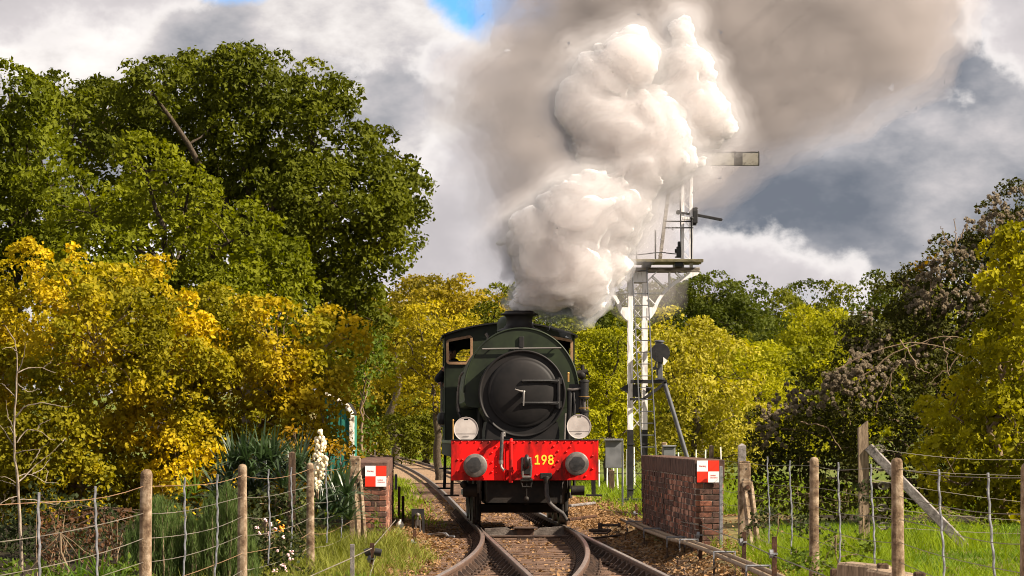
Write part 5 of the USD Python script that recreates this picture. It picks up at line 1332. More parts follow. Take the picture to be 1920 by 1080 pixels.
# timber edging by the lawn
for k, (a, b, w, mat, lab) in enumerate(((at(1582, 1060, 23.2), at(1660, 1068, 22.9), .12, 'post_wood', 'long weathered timber lying along the edge of the lawn'), (at(1640, 1072, 22.3), at(1715, 1086, 21.9), .10, 'post_wood', 'second timber on the lawn edge, behind the large right fence post'))):
    single('edging_timber', MB().bar(a - [0, 0, .04], b - [0, 0, .04], .22, .14, .02), M[mat], lab, 'timber')
for k, (u, vt, d, lab) in enumerate(((1567, 1066, 24, 'rotten wooden stump left of the edging timber'), (1655, 1056, 22.3, 'dark timber peg between the two edging timbers'), (1724, 1072, 21.8, 'brown timber peg right of the large right fence post'))):
    c = at(u, vt, d)
    single('timber_peg', MB().box((c[0] - .045, d - .04, -.1), (c[0] + .045, d + .04, c[2]), .012), M['dark_wood'], lab, 'timber peg')
for a, b, d, lab, w in (((1068, 948.5), (1115, 943), 60, 'pale plank lying on the ground right of the locomotive', .12), ((1066, 974), (1118, 967.5), 52, 'rusty bar lying in the leaves right of the locomotive', .07)):
    single('plank' if w > .1 else 'iron_bar', MB().bar(at(*a, d), at(*b, d + .3), w, .05, .01), M['grey_wood' if w > .1 else 'rust'], lab, 'plank' if w > .1 else 'bar')
# trackside number plate far up the line
o = at(703.5, 850, 230)
TM = thing('distance_marker', 'small white number plate on a post by the far curve of the line', 'marker', o)
q = lambda u, v: at(u, v, 230) - o
part(TM, 'post', MB().box(q(702.2, 853) - [0, .03, .2], q(703.8, 834) + [0, .03, 0]), M['grey_wood'])
part(TM, 'plate', MB().box(q(700.5, 833) - [0, .06, 0], q(707, 825) - [0, .035, 0]), M['white_paint'])
tm_ = meshkit.text_mesh('1', .2, .01, True)
part(TM, 'figure', MB().tm(tm_, FACE(q(702.6, 831.3) - [0, .062, 0])), M['letter_black'])

# ---------------------------------------------------------------- green hut behind the bushes on the left
o = at(640, 900, 62); o[2] = -.15
HU = thing('green_hut', 'green boarded hut with a peeling white curved edge half hidden by the bushes', 'hut', o)
q = lambda u, v, dy=0: at(u, v, 62 + dy) - o
W0, W1 = q(606, 0)[0], q(655, 0)[0]; ztp = q(0, 762)[2]
arcp = [q(u, v)[[0, 2]] for u, v in ((606, 741), (618, 745), (632, 752), (646, 763), (655, 778))]
wall = Polygon([(W0, -.1)] + [tuple(p) for p in arcp] + [(W1, -.1)])
part(HU, 'wall', MB().ext(wall, .1, FACE((0, .4, 0))), M['green_hut'])
x = W0
k = 0
while x < W1 - .12:
    top = float(np.interp(x + .06, [p[0] for p in arcp], [p[1] for p in arcp])) - .05
    part(HU, 'board', MB().box((x + .006, .27 - .012 * (k % 2), -.1), (x + .118, .298, top), .006), M['green_hut'])
    x += .125; k += 1
part(HU, 'edge_board', MB().box((W1 - .02, .22, -.1), (W1 + .09, .36, float(arcp[-1][1])), .01), M['peeling_white'])
part(HU, 'curved_edge', MB().tube([(p[0] + (.03 if i > 2 else 0), .26, p[1] + .02) for i, p in enumerate(arcp)], .06, 8), M['peeling_white'], True)
part(HU, 'roof', MB().tube([(p[0], 1.3, p[1] + .05) for p in arcp], .04, 6).ext(Polygon([(p[0], p[1] + .03) for p in arcp] + [(p[0], p[1] + .08) for p in arcp[::-1]]), 2.6, FACE((0, 3.0, 0))), M['under_black'])
part(HU, 'side_wall', MB().box((W1 - .05, .41, -.1), (W1, 3.0, float(arcp[-1][1])), .005), M['green_hut'])
# ---------------------------------------------------------------- trees and bushes
def blobs_px(rows, d, spread, rng, squash=.85):
    """(u, v, r in pixels[, depth offset]) of a 1920 wide frame -> balls in the scene."""
    out = []
    for row in rows:
        u, v, r = row[:3]
        dd = d + (row[3] if len(row) > 3 else rng.uniform(-spread, spread))
        R = r * d / FPX
        out.append((at(u, v, dd), np.array([R, R * .95, R * squash])))
    return out

def cluster_points(blobs, per_m2, rng, inner=.62, back=.35, jag=.16, zmin=None):
    """Points for twig ends near the skin of a heap of balls, denser towards the light and the viewer's side."""
    C = np.array([b[0] for b in blobs]); R = np.array([b[1] for b in blobs])
    P, O = [], []
    for c, r in blobs:
        n = max(4, int(per_m2 * 4 * PI * float(np.mean(r)) ** 2 * .75))
        d = rng.normal(size=(n, 3)); d /= np.linalg.norm(d, axis=1)[:, None]
        keep = (d[:, 1] < .25) | (rng.random(n) < back)
        keep &= (d[:, 2] > -.55) | (rng.random(n) < .45)
        d = d[keep]
        k = 1.0 - np.abs(rng.normal(0, .17, len(d))) + np.minimum(jag * rng.exponential(.45, len(d)) * (rng.random(len(d)) < .35), .16)
        bump = (meshkit.fbm((c + d * r) * 1.1, 3, 5) - .5) * .5
        p = c + d * r * (k + bump)[:, None]
        P.append(p); O.append(d)
    P, O = np.vstack(P), np.vstack(O)
    q = np.full(len(P), 9.0)
    for c, r in blobs:
        q = np.minimum(q, np.linalg.norm((P - c) / r, axis=1))
    keep = q > inner
    if zmin is not None: keep &= P[:, 2] > zmin
    return P[keep], O[keep]

def clusters_to_leaves(P, O, per, cr, leaf, rng, flat=.65, aspect=.62, lean=1.0, up=.0, fold=.25):
    n = len(P)
    k = rng.poisson(per, n)
    idx = np.repeat(np.arange(n), k)
    m = len(idx)
    g = rng.normal(size=(m, 3)) * np.array([1, 1, flat]) * cr * .55
    L = P[idx] + g
    out = O[idx] * .8 + np.array([0, 0, .55]) + g / cr * .5
    v, f = leaf_quads(L, leaf, rng, up=up, aspect=aspect, lean=out * lean, fold=fold)
    return v, f

def boughs_to_leaves(P, O, rb, k, leaf, rng, aspect=.62, fold=.25, up=0.0, lean=1.7):
    n = len(P)
    R = rb * rng.uniform(.6, 1.35, n)
    cnt = rng.poisson(k * (R / rb) ** 2)
    idx = np.repeat(np.arange(n), cnt); m = len(idx)
    d = rng.normal(size=(m, 3)) + O[idx] * .75 + np.array([0, 0, .55])
    d /= np.linalg.norm(d, axis=1)[:, None]
    rad = 1.0 - np.abs(rng.normal(0, .22, m)) + np.minimum(.25 * rng.exponential(.5, m) * (rng.random(m) < .3), .3)
    L = P[idx] + d * np.array([1, 1, .72]) * (R[idx] * rad)[:, None]
    return leaf_quads(L, leaf, rng, up=up, aspect=aspect, lean=(d + np.array([0, 0, .35])) * lean, fold=fold)

def limbs(base, blobs, r0, rng, P=None, ntw=90, n=7, wob=.12):
    """Trunk from the base, a limb to each ball, twigs on to some leaf clusters."""
    mb = MB(); base = np.asarray(base, float)
    C = np.array([b[0] for b in blobs]); top = C[:, 2].max(); cen = C.mean(0)
    fork = base + np.array([(cen[0] - base[0]) * .35, (cen[1] - base[1]) * .35, max(.8, (C[:, 2].min() - base[2]) * .75 + .3)])
    lead = np.array([cen[0], cen[1], base[2] + (top - base[2]) * .8])
    def line(a, b, ra, rb, k=7, sag=0):
        t = np.linspace(0, 1, k)[:, None]
        p = a + (b - a) * t + rng.normal(0, 1, (k, 3)) * wob * np.linalg.norm(b - a) * .25 * np.sin(t * PI)
        mb.tube(p, np.linspace(ra, rb, k), n)
        return p
    line(base - [0, 0, .3], fork, r0, r0 * .75)
    main = line(fork, lead, r0 * .75, r0 * .15, 9)
    ends = []
    for c, r in blobs:
        s = main[min(8, int(np.clip((c[2] - fork[2]) / max(lead[2] - fork[2], .1), 0, .95) * 6))]
        e = line(s, c, r0 * .33, r0 * .10, 7)
        ends.append(e)
    if P is not None and len(P):
        A = np.vstack(ends)
        t = cKDTree(A)
        for i in rng.choice(len(P), min(ntw, len(P)), replace=False):
            dd, j = t.query(P[i])
            if dd < 3.5: line(A[j], P[i], r0 * .07, .008, 4)
    return mb

def tree(name, lab, cat, rows, d, spread, mat, base_u, seed, leaf=.13, per=30, per_m2=7.0, cr=.36, r0=.28, group=None, inner=.62, back=.35, bark='bark', aspect=.62, squash=.85, base_z=-.2, ntw=90, jag=.16, lean=1.0, trunk=True, bough=0.0, fill=1.0):
    rng = np.random.default_rng(seed)
    B = blobs_px(rows, d, spread, rng, squash)
    base = np.array([(base_u - 960) * d / FPX, d, base_z])
    P, O = cluster_points(B, per_m2, rng, inner, back, jag, base_z + .05)
    v, f = boughs_to_leaves(P, O, bough, per, leaf, rng, aspect) if bough else clusters_to_leaves(P, O, per, cr, leaf, rng, aspect=aspect, lean=lean)
    if bough:                                                       # the shaded inside of the crown
        IL = []
        for c, r in B:
            m = int(46 * np.mean(r) ** 2 * (.52 / bough) ** 2 * fill)
            d_ = rng.normal(size=(m, 3)); d_ /= np.linalg.norm(d_, axis=1)[:, None]
            IL.append(c + d_ * r * rng.uniform(.25, .80, m)[:, None])
        IL = np.vstack(IL); IL = IL[IL[:, 2] > base_z]
        v2, f2 = leaf_quads(IL, leaf * 1.7, rng, aspect=.75)
        f = np.vstack([f, f2 + len(v)]); v = np.vstack([v, v2])
    v = v - base
    Tt = thing(name, lab, cat, base, group=group)
    part(Tt, 'crown', trimesh.Trimesh(v, f, process=False), M[mat])
    if trunk:
        part(Tt, 'trunk', limbs(np.zeros(3), [(c - base, r) for c, r in B], r0, rng, P - base, ntw), M[bark], True)
    return Tt, base, B, P, O

M['oak'] = leaf_mat('oak', [(0.0, (0.035, 0.044, 0.003)), (0.35, (0.085, 0.096, 0.004)), (0.7, (0.17, 0.168, 0.006)), (0.92, (0.28, 0.235, 0.01)), (1.0, (0.52, 0.26, 0.015))], .30, .55, .45)
M['maple'] = leaf_mat('maple', [(0.0, (0.065, 0.08, 0.003)), (0.4, (0.155, 0.165, 0.005)), (0.75, (0.29, 0.27, 0.007)), (1.0, (0.54, 0.41, 0.01))], .36, .6, .45)
M['leftgreen'] = leaf_mat('leftgreen', [(0.0, (0.045, 0.058, 0.003)), (0.4, (0.115, 0.13, 0.005)), (0.8, (0.22, 0.215, 0.008)), (1.0, (0.4, 0.33, 0.012))], .34, .6, .45)
M['hazel_gold'] = leaf_mat('hazel_gold', [(0.0, (0.09, 0.085, 0.004)), (0.22, (0.2, 0.175, 0.006)), (0.42, (0.44, 0.315, 0.01)), (0.72, (0.7, 0.46, 0.016)), (0.92, (0.78, 0.47, 0.02)), (1.0, (0.72, 0.3, 0.02))], .36, .55, .60)
M['hazel_mixed'] = leaf_mat('hazel_mixed', [(0.0, (0.08, 0.08, 0.004)), (0.28, (0.19, 0.17, 0.006)), (0.5, (0.43, 0.3, 0.01)), (0.8, (0.68, 0.43, 0.016)), (1.0, (0.7, 0.26, 0.018))], .36, .6, .60)
M['hazel_right'] = leaf_mat('hazel_right', [(0.0, (0.085, 0.09, 0.003)), (0.4, (0.26, 0.235, 0.005)), (0.75, (0.53, 0.43, 0.008)), (0.95, (0.8, 0.53, 0.01)), (1.0, (0.72, 0.32, 0.015))], .38, .7, .55)
M['orange_bush'] = leaf_mat('orange_bush', [(0.0, (0.16, 0.1, 0.006)), (0.4, (0.42, 0.23, 0.01)), (0.75, (0.62, 0.33, 0.014)), (1.0, (0.6, 0.2, 0.02))], .34, 1.2, .35)
M['ivy_light'] = leaf_mat('ivy_light', [(0.0, (0.04, 0.07, 0.008)), (0.5, (0.13, 0.17, 0.02)), (1.0, (0.30, 0.32, 0.05))], .35, 1.2, .35)
M['clematis'] = leaf_mat('clematis', [(0.0, (0.022, 0.025, 0.004)), (0.4, (0.058, 0.058, 0.007)), (0.8, (0.13, 0.115, 0.014)), (1.0, (0.2, 0.135, 0.03))], .22, .8, .4)
M['seedhead'] = leaf_mat('seedhead', [(0.0, (0.2, 0.165, 0.115)), (0.5, (0.36, 0.31, 0.235)), (1.0, (0.58, 0.52, 0.42))], .5, 1.2, .3, .9)
M['bg_yellow'] = leaf_mat('bg_yellow', [(0.0, (0.13, 0.115, 0.007)), (0.4, (0.32, 0.255, 0.01)), (0.75, (0.58, 0.42, 0.013)), (1.0, (0.74, 0.48, 0.015))], .36, .35, .55)
M['bg_pale'] = leaf_mat('bg_pale', [(0.0, (0.16, 0.15, 0.018)), (0.4, (0.36, 0.315, 0.035)), (0.75, (0.6, 0.52, 0.08)), (1.0, (0.74, 0.64, 0.17))], .36, .35, .5)
M['bg_green'] = leaf_mat('bg_green', [(0.0, (0.12, 0.13, 0.004)), (0.5, (0.32, 0.3, 0.007)), (1.0, (0.6, 0.49, 0.012))], .36, .35, .5)
M['bg_olive'] = leaf_mat('bg_olive', [(0.0, (0.055, 0.062, 0.004)), (0.5, (0.145, 0.15, 0.008)), (1.0, (0.3, 0.26, 0.014))], .3, .35, .5)
M['bg_dark'] = leaf_mat('bg_dark', [(0.0, (.026, .036, .004)), (0.5, (.075, .090, .008)), (1.0, (.17, .165, .012))], .30, .30, .5)
M['bg_gold'] = leaf_mat('bg_gold', [(0.0, (0.1, 0.085, 0.007)), (0.5, (0.27, 0.2, 0.012)), (1.0, (0.48, 0.33, 0.018))], .34, .25, .55)

# -- left: oak, the tree left of it, the yellower one in front
tree('oak_tree', 'large dark green oak towering over the left side of the line', 'tree',
     [(470, 165, 80), (385, 185, 80), (285, 175, 62), (560, 185, 72), (612, 185, 42), (190, 235, 80), (235, 195, 58), (150, 212, 52), (110, 190, 45), (130, 260, 70), (330, 290, 100), (470, 280, 110), (590, 280, 95), (690, 305, 62), (735, 355, 60), (775, 385, 36), (650, 400, 100), (735, 425, 45), (560, 400, 110), (700, 470, 45), (640, 520, 85), (560, 520, 100), (670, 590, 55), (610, 610, 80), (440, 400, 110), (235, 330, 100), (660, 660, 55), (590, 700, 70)],
     76, 2.6, 'oak', 470, 1, leaf=.135, per=120, per_m2=3.9, bough=.50, fill=1.8, r0=.42, ntw=200)
tree('broadleaf_tree', 'bright green tree at the far left edge, left of the large oak', 'tree',
     [(20, 195, 60), (60, 250, 62), (20, 300, 85), (90, 330, 75), (40, 400, 95), (112, 430, 66), (-60, 300, 90), (-40, 420, 90), (150, 460, 55), (-30, 520, 90), (70, 500, 80)], 68, 2, 'leftgreen', 10, 2, leaf=.125, per=110, per_m2=4.0, bough=.46, fill=1.6, r0=.3)
tree('broadleaf_tree', 'yellow-green tree standing in front of the large oak, above the golden bushes', 'tree',
     [(272, 320, 48), (352, 365, 52), (240, 420, 85), (330, 460, 100), (430, 455, 75), (485, 520, 85), (172, 400, 70), (400, 560, 100), (525, 585, 70), (215, 520, 100), (300, 590, 100), (150, 530, 80)], 64, 2, 'maple', 320, 3, leaf=.12, per=110, per_m2=4.0, bough=.42, fill=1.5, r0=.28)
# -- the golden hedge behind the left fence
tree('hazel_bush', 'big golden yellow hazel bush at the left behind the bare sapling', 'bush',
     [(60, 540, 70), (150, 545, 75), (40, 640, 115), (180, 650, 125), (300, 615, 80), (110, 770, 130), (260, 760, 130), (60, 880, 120), (200, 890, 120), (330, 880, 110), (-40, 700, 120), (-40, 850, 120), (330, 700, 100), (120, 980, 110), (280, 970, 100), (-20, 980, 110)], 50, 1.2, 'hazel_gold', 150, 4, leaf=.084, per=95, per_m2=8.0, bough=.30, fill=1.6, r0=.10, bark='twig', aspect=.78, squash=1.0, ntw=220, jag=.3)
tree('hazel_bush', 'second golden hazel bush, taller and greener, left of the green hut', 'bush',
     [(275, 525, 45), (420, 640, 85), (372, 590, 50), (450, 730, 110), (520, 660, 75), (560, 730, 85), (480, 840, 105), (560, 820, 50), (606, 800, 20), (632, 792, 13), (620, 838, 16), (400, 880, 90), (600, 680, 52), (630, 635, 48), (610, 720, 26), (520, 910, 80), (420, 980, 80)], 51.5, 1.2, 'hazel_mixed', 460, 5, leaf=.084, per=95, per_m2=8.0, bough=.30, fill=1.6, r0=.10, bark='twig', aspect=.78, squash=1.0, ntw=220, jag=.3)
tree('orange_shrub', 'orange and yellow shrub between the white yucca flower and the left brick pillar', 'bush',
     [(640, 880, 38), (612, 870, 42), (560, 860, 55), (650, 925, 32), (590, 920, 50), (600, 900, 40)], 47, .6, 'orange_bush', 610, 6, leaf=.075, per=20, per_m2=14, cr=.2, r0=.05, bark='twig', squash=1.1, jag=.35)
tree('ivy_bush', 'pale green ivy climbing beside the white edge of the green hut', 'bush',
     [(682, 700, 26), (678, 750, 22), (676, 800, 20), (690, 655, 30), (672, 845, 18), (700, 690, 18)], 66, .6, 'ivy_light', 676, 7, leaf=.10, per=22, per_m2=11, cr=.24, r0=.06, bark='twig', squash=1.2, jag=.3)
# -- right: clematis heap and the hazel in front of it
_, cb, CB, CP, CO = tree('clematis_thicket', 'dark thicket on the right covered with pale fluffy clematis seedheads', 'bush',
     [(1905, 420, 66), (1850, 465, 66), (1800, 530, 78), (1900, 540, 100), (1720, 565, 76), (1660, 620, 70), (1790, 640, 120), (1700, 700, 110), (1600, 740, 80), (1520, 765, 52), (1462, 805, 45), (1560, 840, 90), (1660, 820, 110), (1780, 800, 130), (1900, 700, 120), (1440, 860, 55), (1500, 900, 60), (1600, 920, 70), (1720, 920, 80), (1850, 900, 100), (1960, 480, 100), (1960, 850, 100), (1990, 650, 120)],
     58, 1.6, 'clematis', 1750, 8, leaf=.078, per=85, per_m2=5.0, bough=.32, fill=1.6, r0=.16, bark='twig', squash=1.0, ntw=240, jag=.2)
rng = np.random.default_rng(77)
S = []
for line, dv, n_ in (([(1425, 800), (1470, 752), (1540, 712), (1600, 690)], 34, 300), ([(1600, 672), (1618, 622), (1660, 566), (1720, 520), (1790, 455)], 62, 420), ([(1790, 470), (1850, 405), (1900, 352), (1960, 350)], 70, 250), ([(1560, 712), (1640, 690), (1720, 672)], 26, 60), ([(1700, 560), (1780, 560), (1860, 520)], 60, 120)):
    q = np.array(line, float); t = np.linspace(0, 1, len(q))
    for tt in rng.random(n_):
        u = np.interp(tt, t, q[:, 0]) + rng.normal(0, 22); v_ = np.interp(tt, t, q[:, 1]) + abs(rng.normal(0, dv)) * .8 - 6
        if meshkit.noise(np.array([u * .021, v_ * .021, 3.0]), 4) < .38: continue
        cand = [c[1] - math.sqrt(max(0, 1 - ((at(u, v_, c[1])[0] - c[0]) / r[0]) ** 2 - ((at(u, v_, c[1])[2] - c[2]) / r[2]) ** 2)) * r[1] for c, r in CB if ((at(u, v_, c[1])[0] - c[0]) / r[0]) ** 2 + ((at(u, v_, c[1])[2] - c[2]) / r[2]) ** 2 < 1.15]
        S.append(at(u, v_, (min(cand) if cand else 58) - rng.uniform(.0, .35)))
S = np.array(S)
k = 54
dirs = rng.normal(size=(len(S) * k, 3)); dirs /= np.linalg.norm(dirs, axis=1)[:, None]
cc = np.repeat(S, k, 0); rad = np.repeat(rng.uniform(.028, .062, len(S)), k)
sd = np.cross(dirs, rng.normal(size=dirs.shape)); sd /= np.linalg.norm(sd, axis=1)[:, None]
p0 = cc + dirs * (rad * .1)[:, None]; p1 = cc + dirs * rad[:, None]
v = np.stack([p0, p1 - sd * .016, p1 + sd * .016], 1).reshape(-1, 3) - cb
part('/World/clematis_thicket', 'seedheads', trimesh.Trimesh(v, np.arange(len(v)).reshape(-1, 3), process=False), M['seedhead'], label='pale fluffy seedheads', kind='stuff')
tw = MB()
for row in ([(1560, 700), (1620, 665), (1700, 640), (1770, 650), (1850, 690)], [(1600, 720), (1680, 660), (1760, 632), (1860, 640)], [(1690, 640), (1720, 690), (1745, 700)], [(1640, 780), (1660, 720), (1700, 660)], [(1770, 640), (1780, 700), (1800, 760)], [(1500, 790), (1550, 800), (1575, 840)], [(1670, 700), (1672, 740), (1690, 770)],
            [(1790, 470), (1793, 440), (1790, 410)], [(1780, 460), (1770, 440), (1764, 425)], [(1800, 450), (1806, 430), (1815, 420)], [(1840, 620), (1780, 690), (1740, 720)]):
    t = np.linspace(0, 1, 14); q = np.array(row, float); s = np.linspace(0, 1, len(q))
    uv = np.stack([np.interp(t, s, q[:, 0]), np.interp(t, s, q[:, 1])], 1) + rng.normal(0, 1.6, (14, 2))
    tw.tube([at(a, b, 55.9) - cb for a, b in uv], np.linspace(.016, .007, 14), 5)
part('/World/clematis_thicket', 'bare_stems', tw, M['twig'], kind='stuff')
tree('hazel_bush', 'yellow-green hazel bush at the right edge behind the wooden stay', 'bush',
     [(1895, 470, 42), (1915, 560, 58), (1890, 640, 62), (1905, 710, 80), (1842, 745, 62), (1780, 775, 48), (1768, 835, 48), (1840, 850, 85), (1910, 830, 90), (1800, 905, 62), (1880, 930, 80), (1745, 890, 30), (1940, 640, 80), (1960, 750, 90), (1960, 920, 90), (1955, 500, 70)], 44, 1.0, 'hazel_right', 1880, 9, leaf=.088, per=74, per_m2=8.0, bough=.27, fill=1.4, r0=.09, bark='twig', aspect=.8, squash=1.0, ntw=120, jag=.3)
# sprig that stands out against the sky on the thicket
tree('wild_shoot', 'thin leafy shoot standing against the sky above the right thicket', 'plant', [(1735, 488, 16), (1725, 500, 12), (1748, 505, 14), (1770, 505, 12)], 57, .3, 'orange_bush', 1745, 19, leaf=.085, per=9, per_m2=14, cr=.16, r0=.02, bark='twig', squash=1.0, base_z=at(0, 570, 57)[2])

# -- trees behind the locomotive
bgs = [('pale yellow tree with thin twiggy top right behind the signal post', [(1250, 630, 42), (1300, 655, 60), (1345, 705, 70), (1262, 705, 66), (1300, 780, 85), (1235, 780, 55), (1375, 780, 55), (1350, 845, 65), (1255, 850, 65), (1400, 850, 45), (1300, 870, 60)], 95, 'bg_pale', 1300, .17),
       ('yellow-green tree between the locomotive and the signal post', [(1125, 660, 52), (1160, 640, 36), (1115, 740, 62), (1172, 720, 56), (1140, 820, 60), (1190, 800, 50), (1110, 840, 45), (1090, 690, 40)], 100, 'bg_green', 1140, .17),
       ('bright lime green tree right of the pale yellow tree', [(1400, 690, 52), (1440, 695, 40), (1362, 672, 40), (1420, 740, 60), (1470, 725, 22), (1380, 760, 55), (1450, 780, 50), (1490, 830, 50)], 125, 'bg_green', 1410, .19),
       ('bright golden tree with a dark trunk left of the locomotive cab', [(790, 625, 42), (838, 618, 40), (752, 628, 24), (812, 680, 56), (768, 690, 46), (850, 680, 50), (815, 740, 55), (770, 640, 34), (850, 740, 40)], 112, 'bg_yellow', 823, .18),
       ('pale green tree above the far curve of the line', [(700, 710, 50), (740, 705, 44), (680, 770, 50), (735, 760, 56), (700, 815, 46), (770, 790, 50), (660, 730, 36)], 240, 'bg_pale', 705, .34),
       ('dull green thicket of low trees right of the far curve of the line', [(770, 800, 44), (800, 790, 44), (745, 815, 34), (830, 810, 36), (800, 830, 30), (760, 835, 26), (835, 770, 40)], 170, 'bg_olive', 800, .26),
       ('olive-gold tree on the skyline above the locomotive cab', [(830, 575, 44), (870, 565, 36), (800, 570, 30), (850, 620, 50), (900, 600, 44), (880, 650, 50)], 165, 'bg_gold', 850, .27),
       ('dark green conifer-like tree just left of the chimney smoke', [(900, 610, 34), (925, 600, 26), (890, 640, 36), (930, 640, 40), (935, 565, 22)], 150, 'bg_olive', 915, .25),
       ('golden tree on the skyline right of the large oak', [(745, 570, 34), (775, 562, 30), (715, 580, 32), (740, 620, 44), (700, 640, 44), (780, 610, 34)], 190, 'bg_gold', 740, .3),
       ('yellow-green tree halfway up the wood right of the signal platform', [(1510, 615, 34), (1540, 622, 34), (1490, 640, 36), (1525, 655, 40), (1565, 645, 36)], 180, 'bg_green', 1515, .28),
       ('dark rounded tree right behind the signal bracket', [(1290, 570, 44), (1340, 560, 44), (1250, 580, 36), (1300, 610, 50), (1360, 610, 50), (1400, 590, 40), (1230, 600, 36)], 170, 'bg_dark', 1310, .27)]
for k, (lab, rows, d, mat, bu, lf) in enumerate(bgs):
    tree('woodland_tree', lab, 'tree', rows, d, d * .012, mat, bu, 100 + k, leaf=lf * .72, per=105, per_m2=2.6 * (95 / d) ** 1.3 + .3, bough=.52 * (d / 95) ** .7, r0=.16 * (d / 100), back=.25, squash=.95, ntw=60, base_z=-.2, jag=.2)

# -- the wood that closes the view: too many to tell apart
rng = np.random.default_rng(31)
WV = {}
def wood_tree(x, y, h, w, mat):
    z0 = float(ground_z(x, y))
    rows = []
    for _ in range(9):
        a = rng.uniform(0, 2 * PI); rr_ = rng.uniform(0, .55) * w
        rows.append((np.array([x + rr_ * math.cos(a), y + rr_ * math.sin(a), z0 + h * rng.uniform(.38, .84)]), np.array([1, 1, .9]) * w * rng.uniform(.34, .52)))
    rows.append((np.array([x, y, z0 + h * .86]), np.array([1, 1, 1.0]) * w * .36))
    for zz in (.12, .28): rows.append((np.array([x, y, z0 + h * zz]), np.array([1, 1, .9]) * w * .5))
    P, O = cluster_points(rows, .60, rng, .6, .06, .2, z0)
    v, f = boughs_to_leaves(P, O, 1.0, 62, .30, rng)
    WV.setdefault(mat, []).append((v, f))
def skyline_row(y, u0, u1, vtop, w, mats, step):
    u = u0
    while u < u1:
        yy = y + rng.uniform(-.04, .04) * y
        x = (u - 960) * yy / FPX
        vt = vtop(u) + rng.uniform(-9, 14)
        ztop = CAMZ + (HOR - vt) * yy / FPX
        h = ztop - float(ground_z(x, yy))
        wood_tree(x, yy, max(h, 4), w * rng.uniform(.8, 1.25), mats[rng.choice(len(mats))])
        u += step * rng.uniform(.75, 1.25)
skyline_row(255, 640, 1010, lambda u: 526 + (8 if u > 900 else 0), 3.6, ['bg_gold', 'bg_gold', 'bg_olive'], 52)
skyline_row(215, 620, 980, lambda u: 600, 3.6, ['bg_gold', 'bg_yellow', 'bg_olive'], 62)
skyline_row(260, 1010, 1780, lambda u: 515 - (u > 1600) * 4, 3.8, ['bg_dark', 'bg_dark', 'bg_dark', 'bg_olive', 'bg_olive'], 52)
skyline_row(225, 1020, 1760, lambda u: 556, 3.6, ['bg_dark', 'bg_dark', 'bg_olive'], 60)
skyline_row(190, 1040, 1700, lambda u: 615 + 20 * math.sin(u / 60), 3.2, ['bg_olive', 'bg_dark', 'bg_dark'], 66)
skyline_row(150, 1380, 1640, lambda u: 690 + 20 * math.sin(u / 40), 2.6, ['bg_green', 'bg_olive'], 60)
skyline_row(150, 1000, 1130, lambda u: 640, 2.6, ['bg_green', 'bg_olive'], 55)
skyline_row(300, -500, 640, lambda u: 560, 4.2, ['bg_olive', 'bg_gold'], 75)
skyline_row(300, 1780, 2500, lambda u: 545, 4.2, ['bg_olive', 'bg_green'], 75)
WD = thing('distant_wood', 'mixed autumn wood closing the view along the skyline', 'wood', (0, 230, 0), kind='stuff')
for mat, items in WV.items():
    vs, fs, n_ = [], [], 0
    for v, f in items:
        vs.append(v - [0, 230, 0]); fs.append(f + n_); n_ += len(v)
    part(WD, 'foliage', trimesh.Trimesh(np.vstack(vs), np.vstack(fs), process=False), M[mat], kind='stuff')

# -- garden plants behind the left fence
M['heath'] = leaf_mat('heath', [(0.0, (0.04, 0.068, 0.018)), (0.5, (0.095, 0.135, 0.035)), (1.0, (0.19, 0.225, 0.07))], .25, 1.5, .5)
M['yucca'] = leaf_mat('yucca', [(0.0, (0.022, 0.042, 0.014)), (0.6, (0.065, 0.1, 0.034)), (1.0, (0.22, 0.24, 0.1))], .2, 1.5, .3, .4, .5)
M['iris'] = leaf_mat('iris', [(0.0, (0.05, 0.10, 0.015)), (0.6, (0.14, 0.19, 0.03)), (1.0, (0.34, 0.32, 0.07))], .35, 1.5, .3)
M['hebe'] = leaf_mat('hebe', [(0.0, (0.020, 0.028, 0.009)), (0.5, (0.050, 0.060, 0.018)), (1.0, (0.12, 0.12, 0.035))], .25, 1.5, .3)
M['petal_white'] = rough_mat('petal_white', (0.52, 0.42, 0.25), (0.80, 0.72, 0.52), 20, .6)
M['petal_pink'] = plain('petal_pink', (0.72, 0.48, 0.50), .6)
M['petal_orange'] = plain('petal_orange', (0.75, 0.30, 0.02), .6)
M['dead_stem'] = leaf_mat('dead_stem', [(0.0, (0.06, 0.03, 0.015)), (0.6, (0.16, 0.08, 0.035)), (1.0, (0.25, 0.15, 0.07))], .2, 1.5, .3)
rng = np.random.default_rng(51)
def plumes(rows, d, mat, name, lab, cat, n_per, hgt, w, seed, sd=.5):
    """Bush of upright plumes of fine needle leaves."""
    r = np.random.default_rng(seed)
    u0 = np.mean([q[0] for q in rows]); base = at(u0, HOR + (CAMZ + .12) * FPX / d, d)
    V, F, n_ = [], [], 0; stems = MB()
    for u, vt, vb in rows:
        dd = d + r.uniform(-sd, sd)
        a = at(u + r.uniform(-6, 6), vb, dd); b = at(u, vt, dd)
        k = int(n_per * np.linalg.norm(b - a) / .6)
        t = r.uniform(.0, 1, k) ** .8
        P = a + (b - a) * t[:, None] + r.normal(0, 1, (k, 3)) * (.055 * (1 - t) ** .7 + .006)[:, None]
        v, f = blades(P, hgt, w, r, .15, .30, 2)
        V.append(v - base); F.append(f + n_); n_ += len(v)
        stems.tube([a - base, (a + b) / 2 - base, b - base], [.012, .008, .003], 4)
    Tt = thing(name, lab, cat, base)
    part(Tt, 'foliage', trimesh.Trimesh(np.vstack(V), np.vstack(F), process=False), M[mat])
    part(Tt, 'stems', stems, M['twig'], kind='stuff')
    return Tt
rows = []
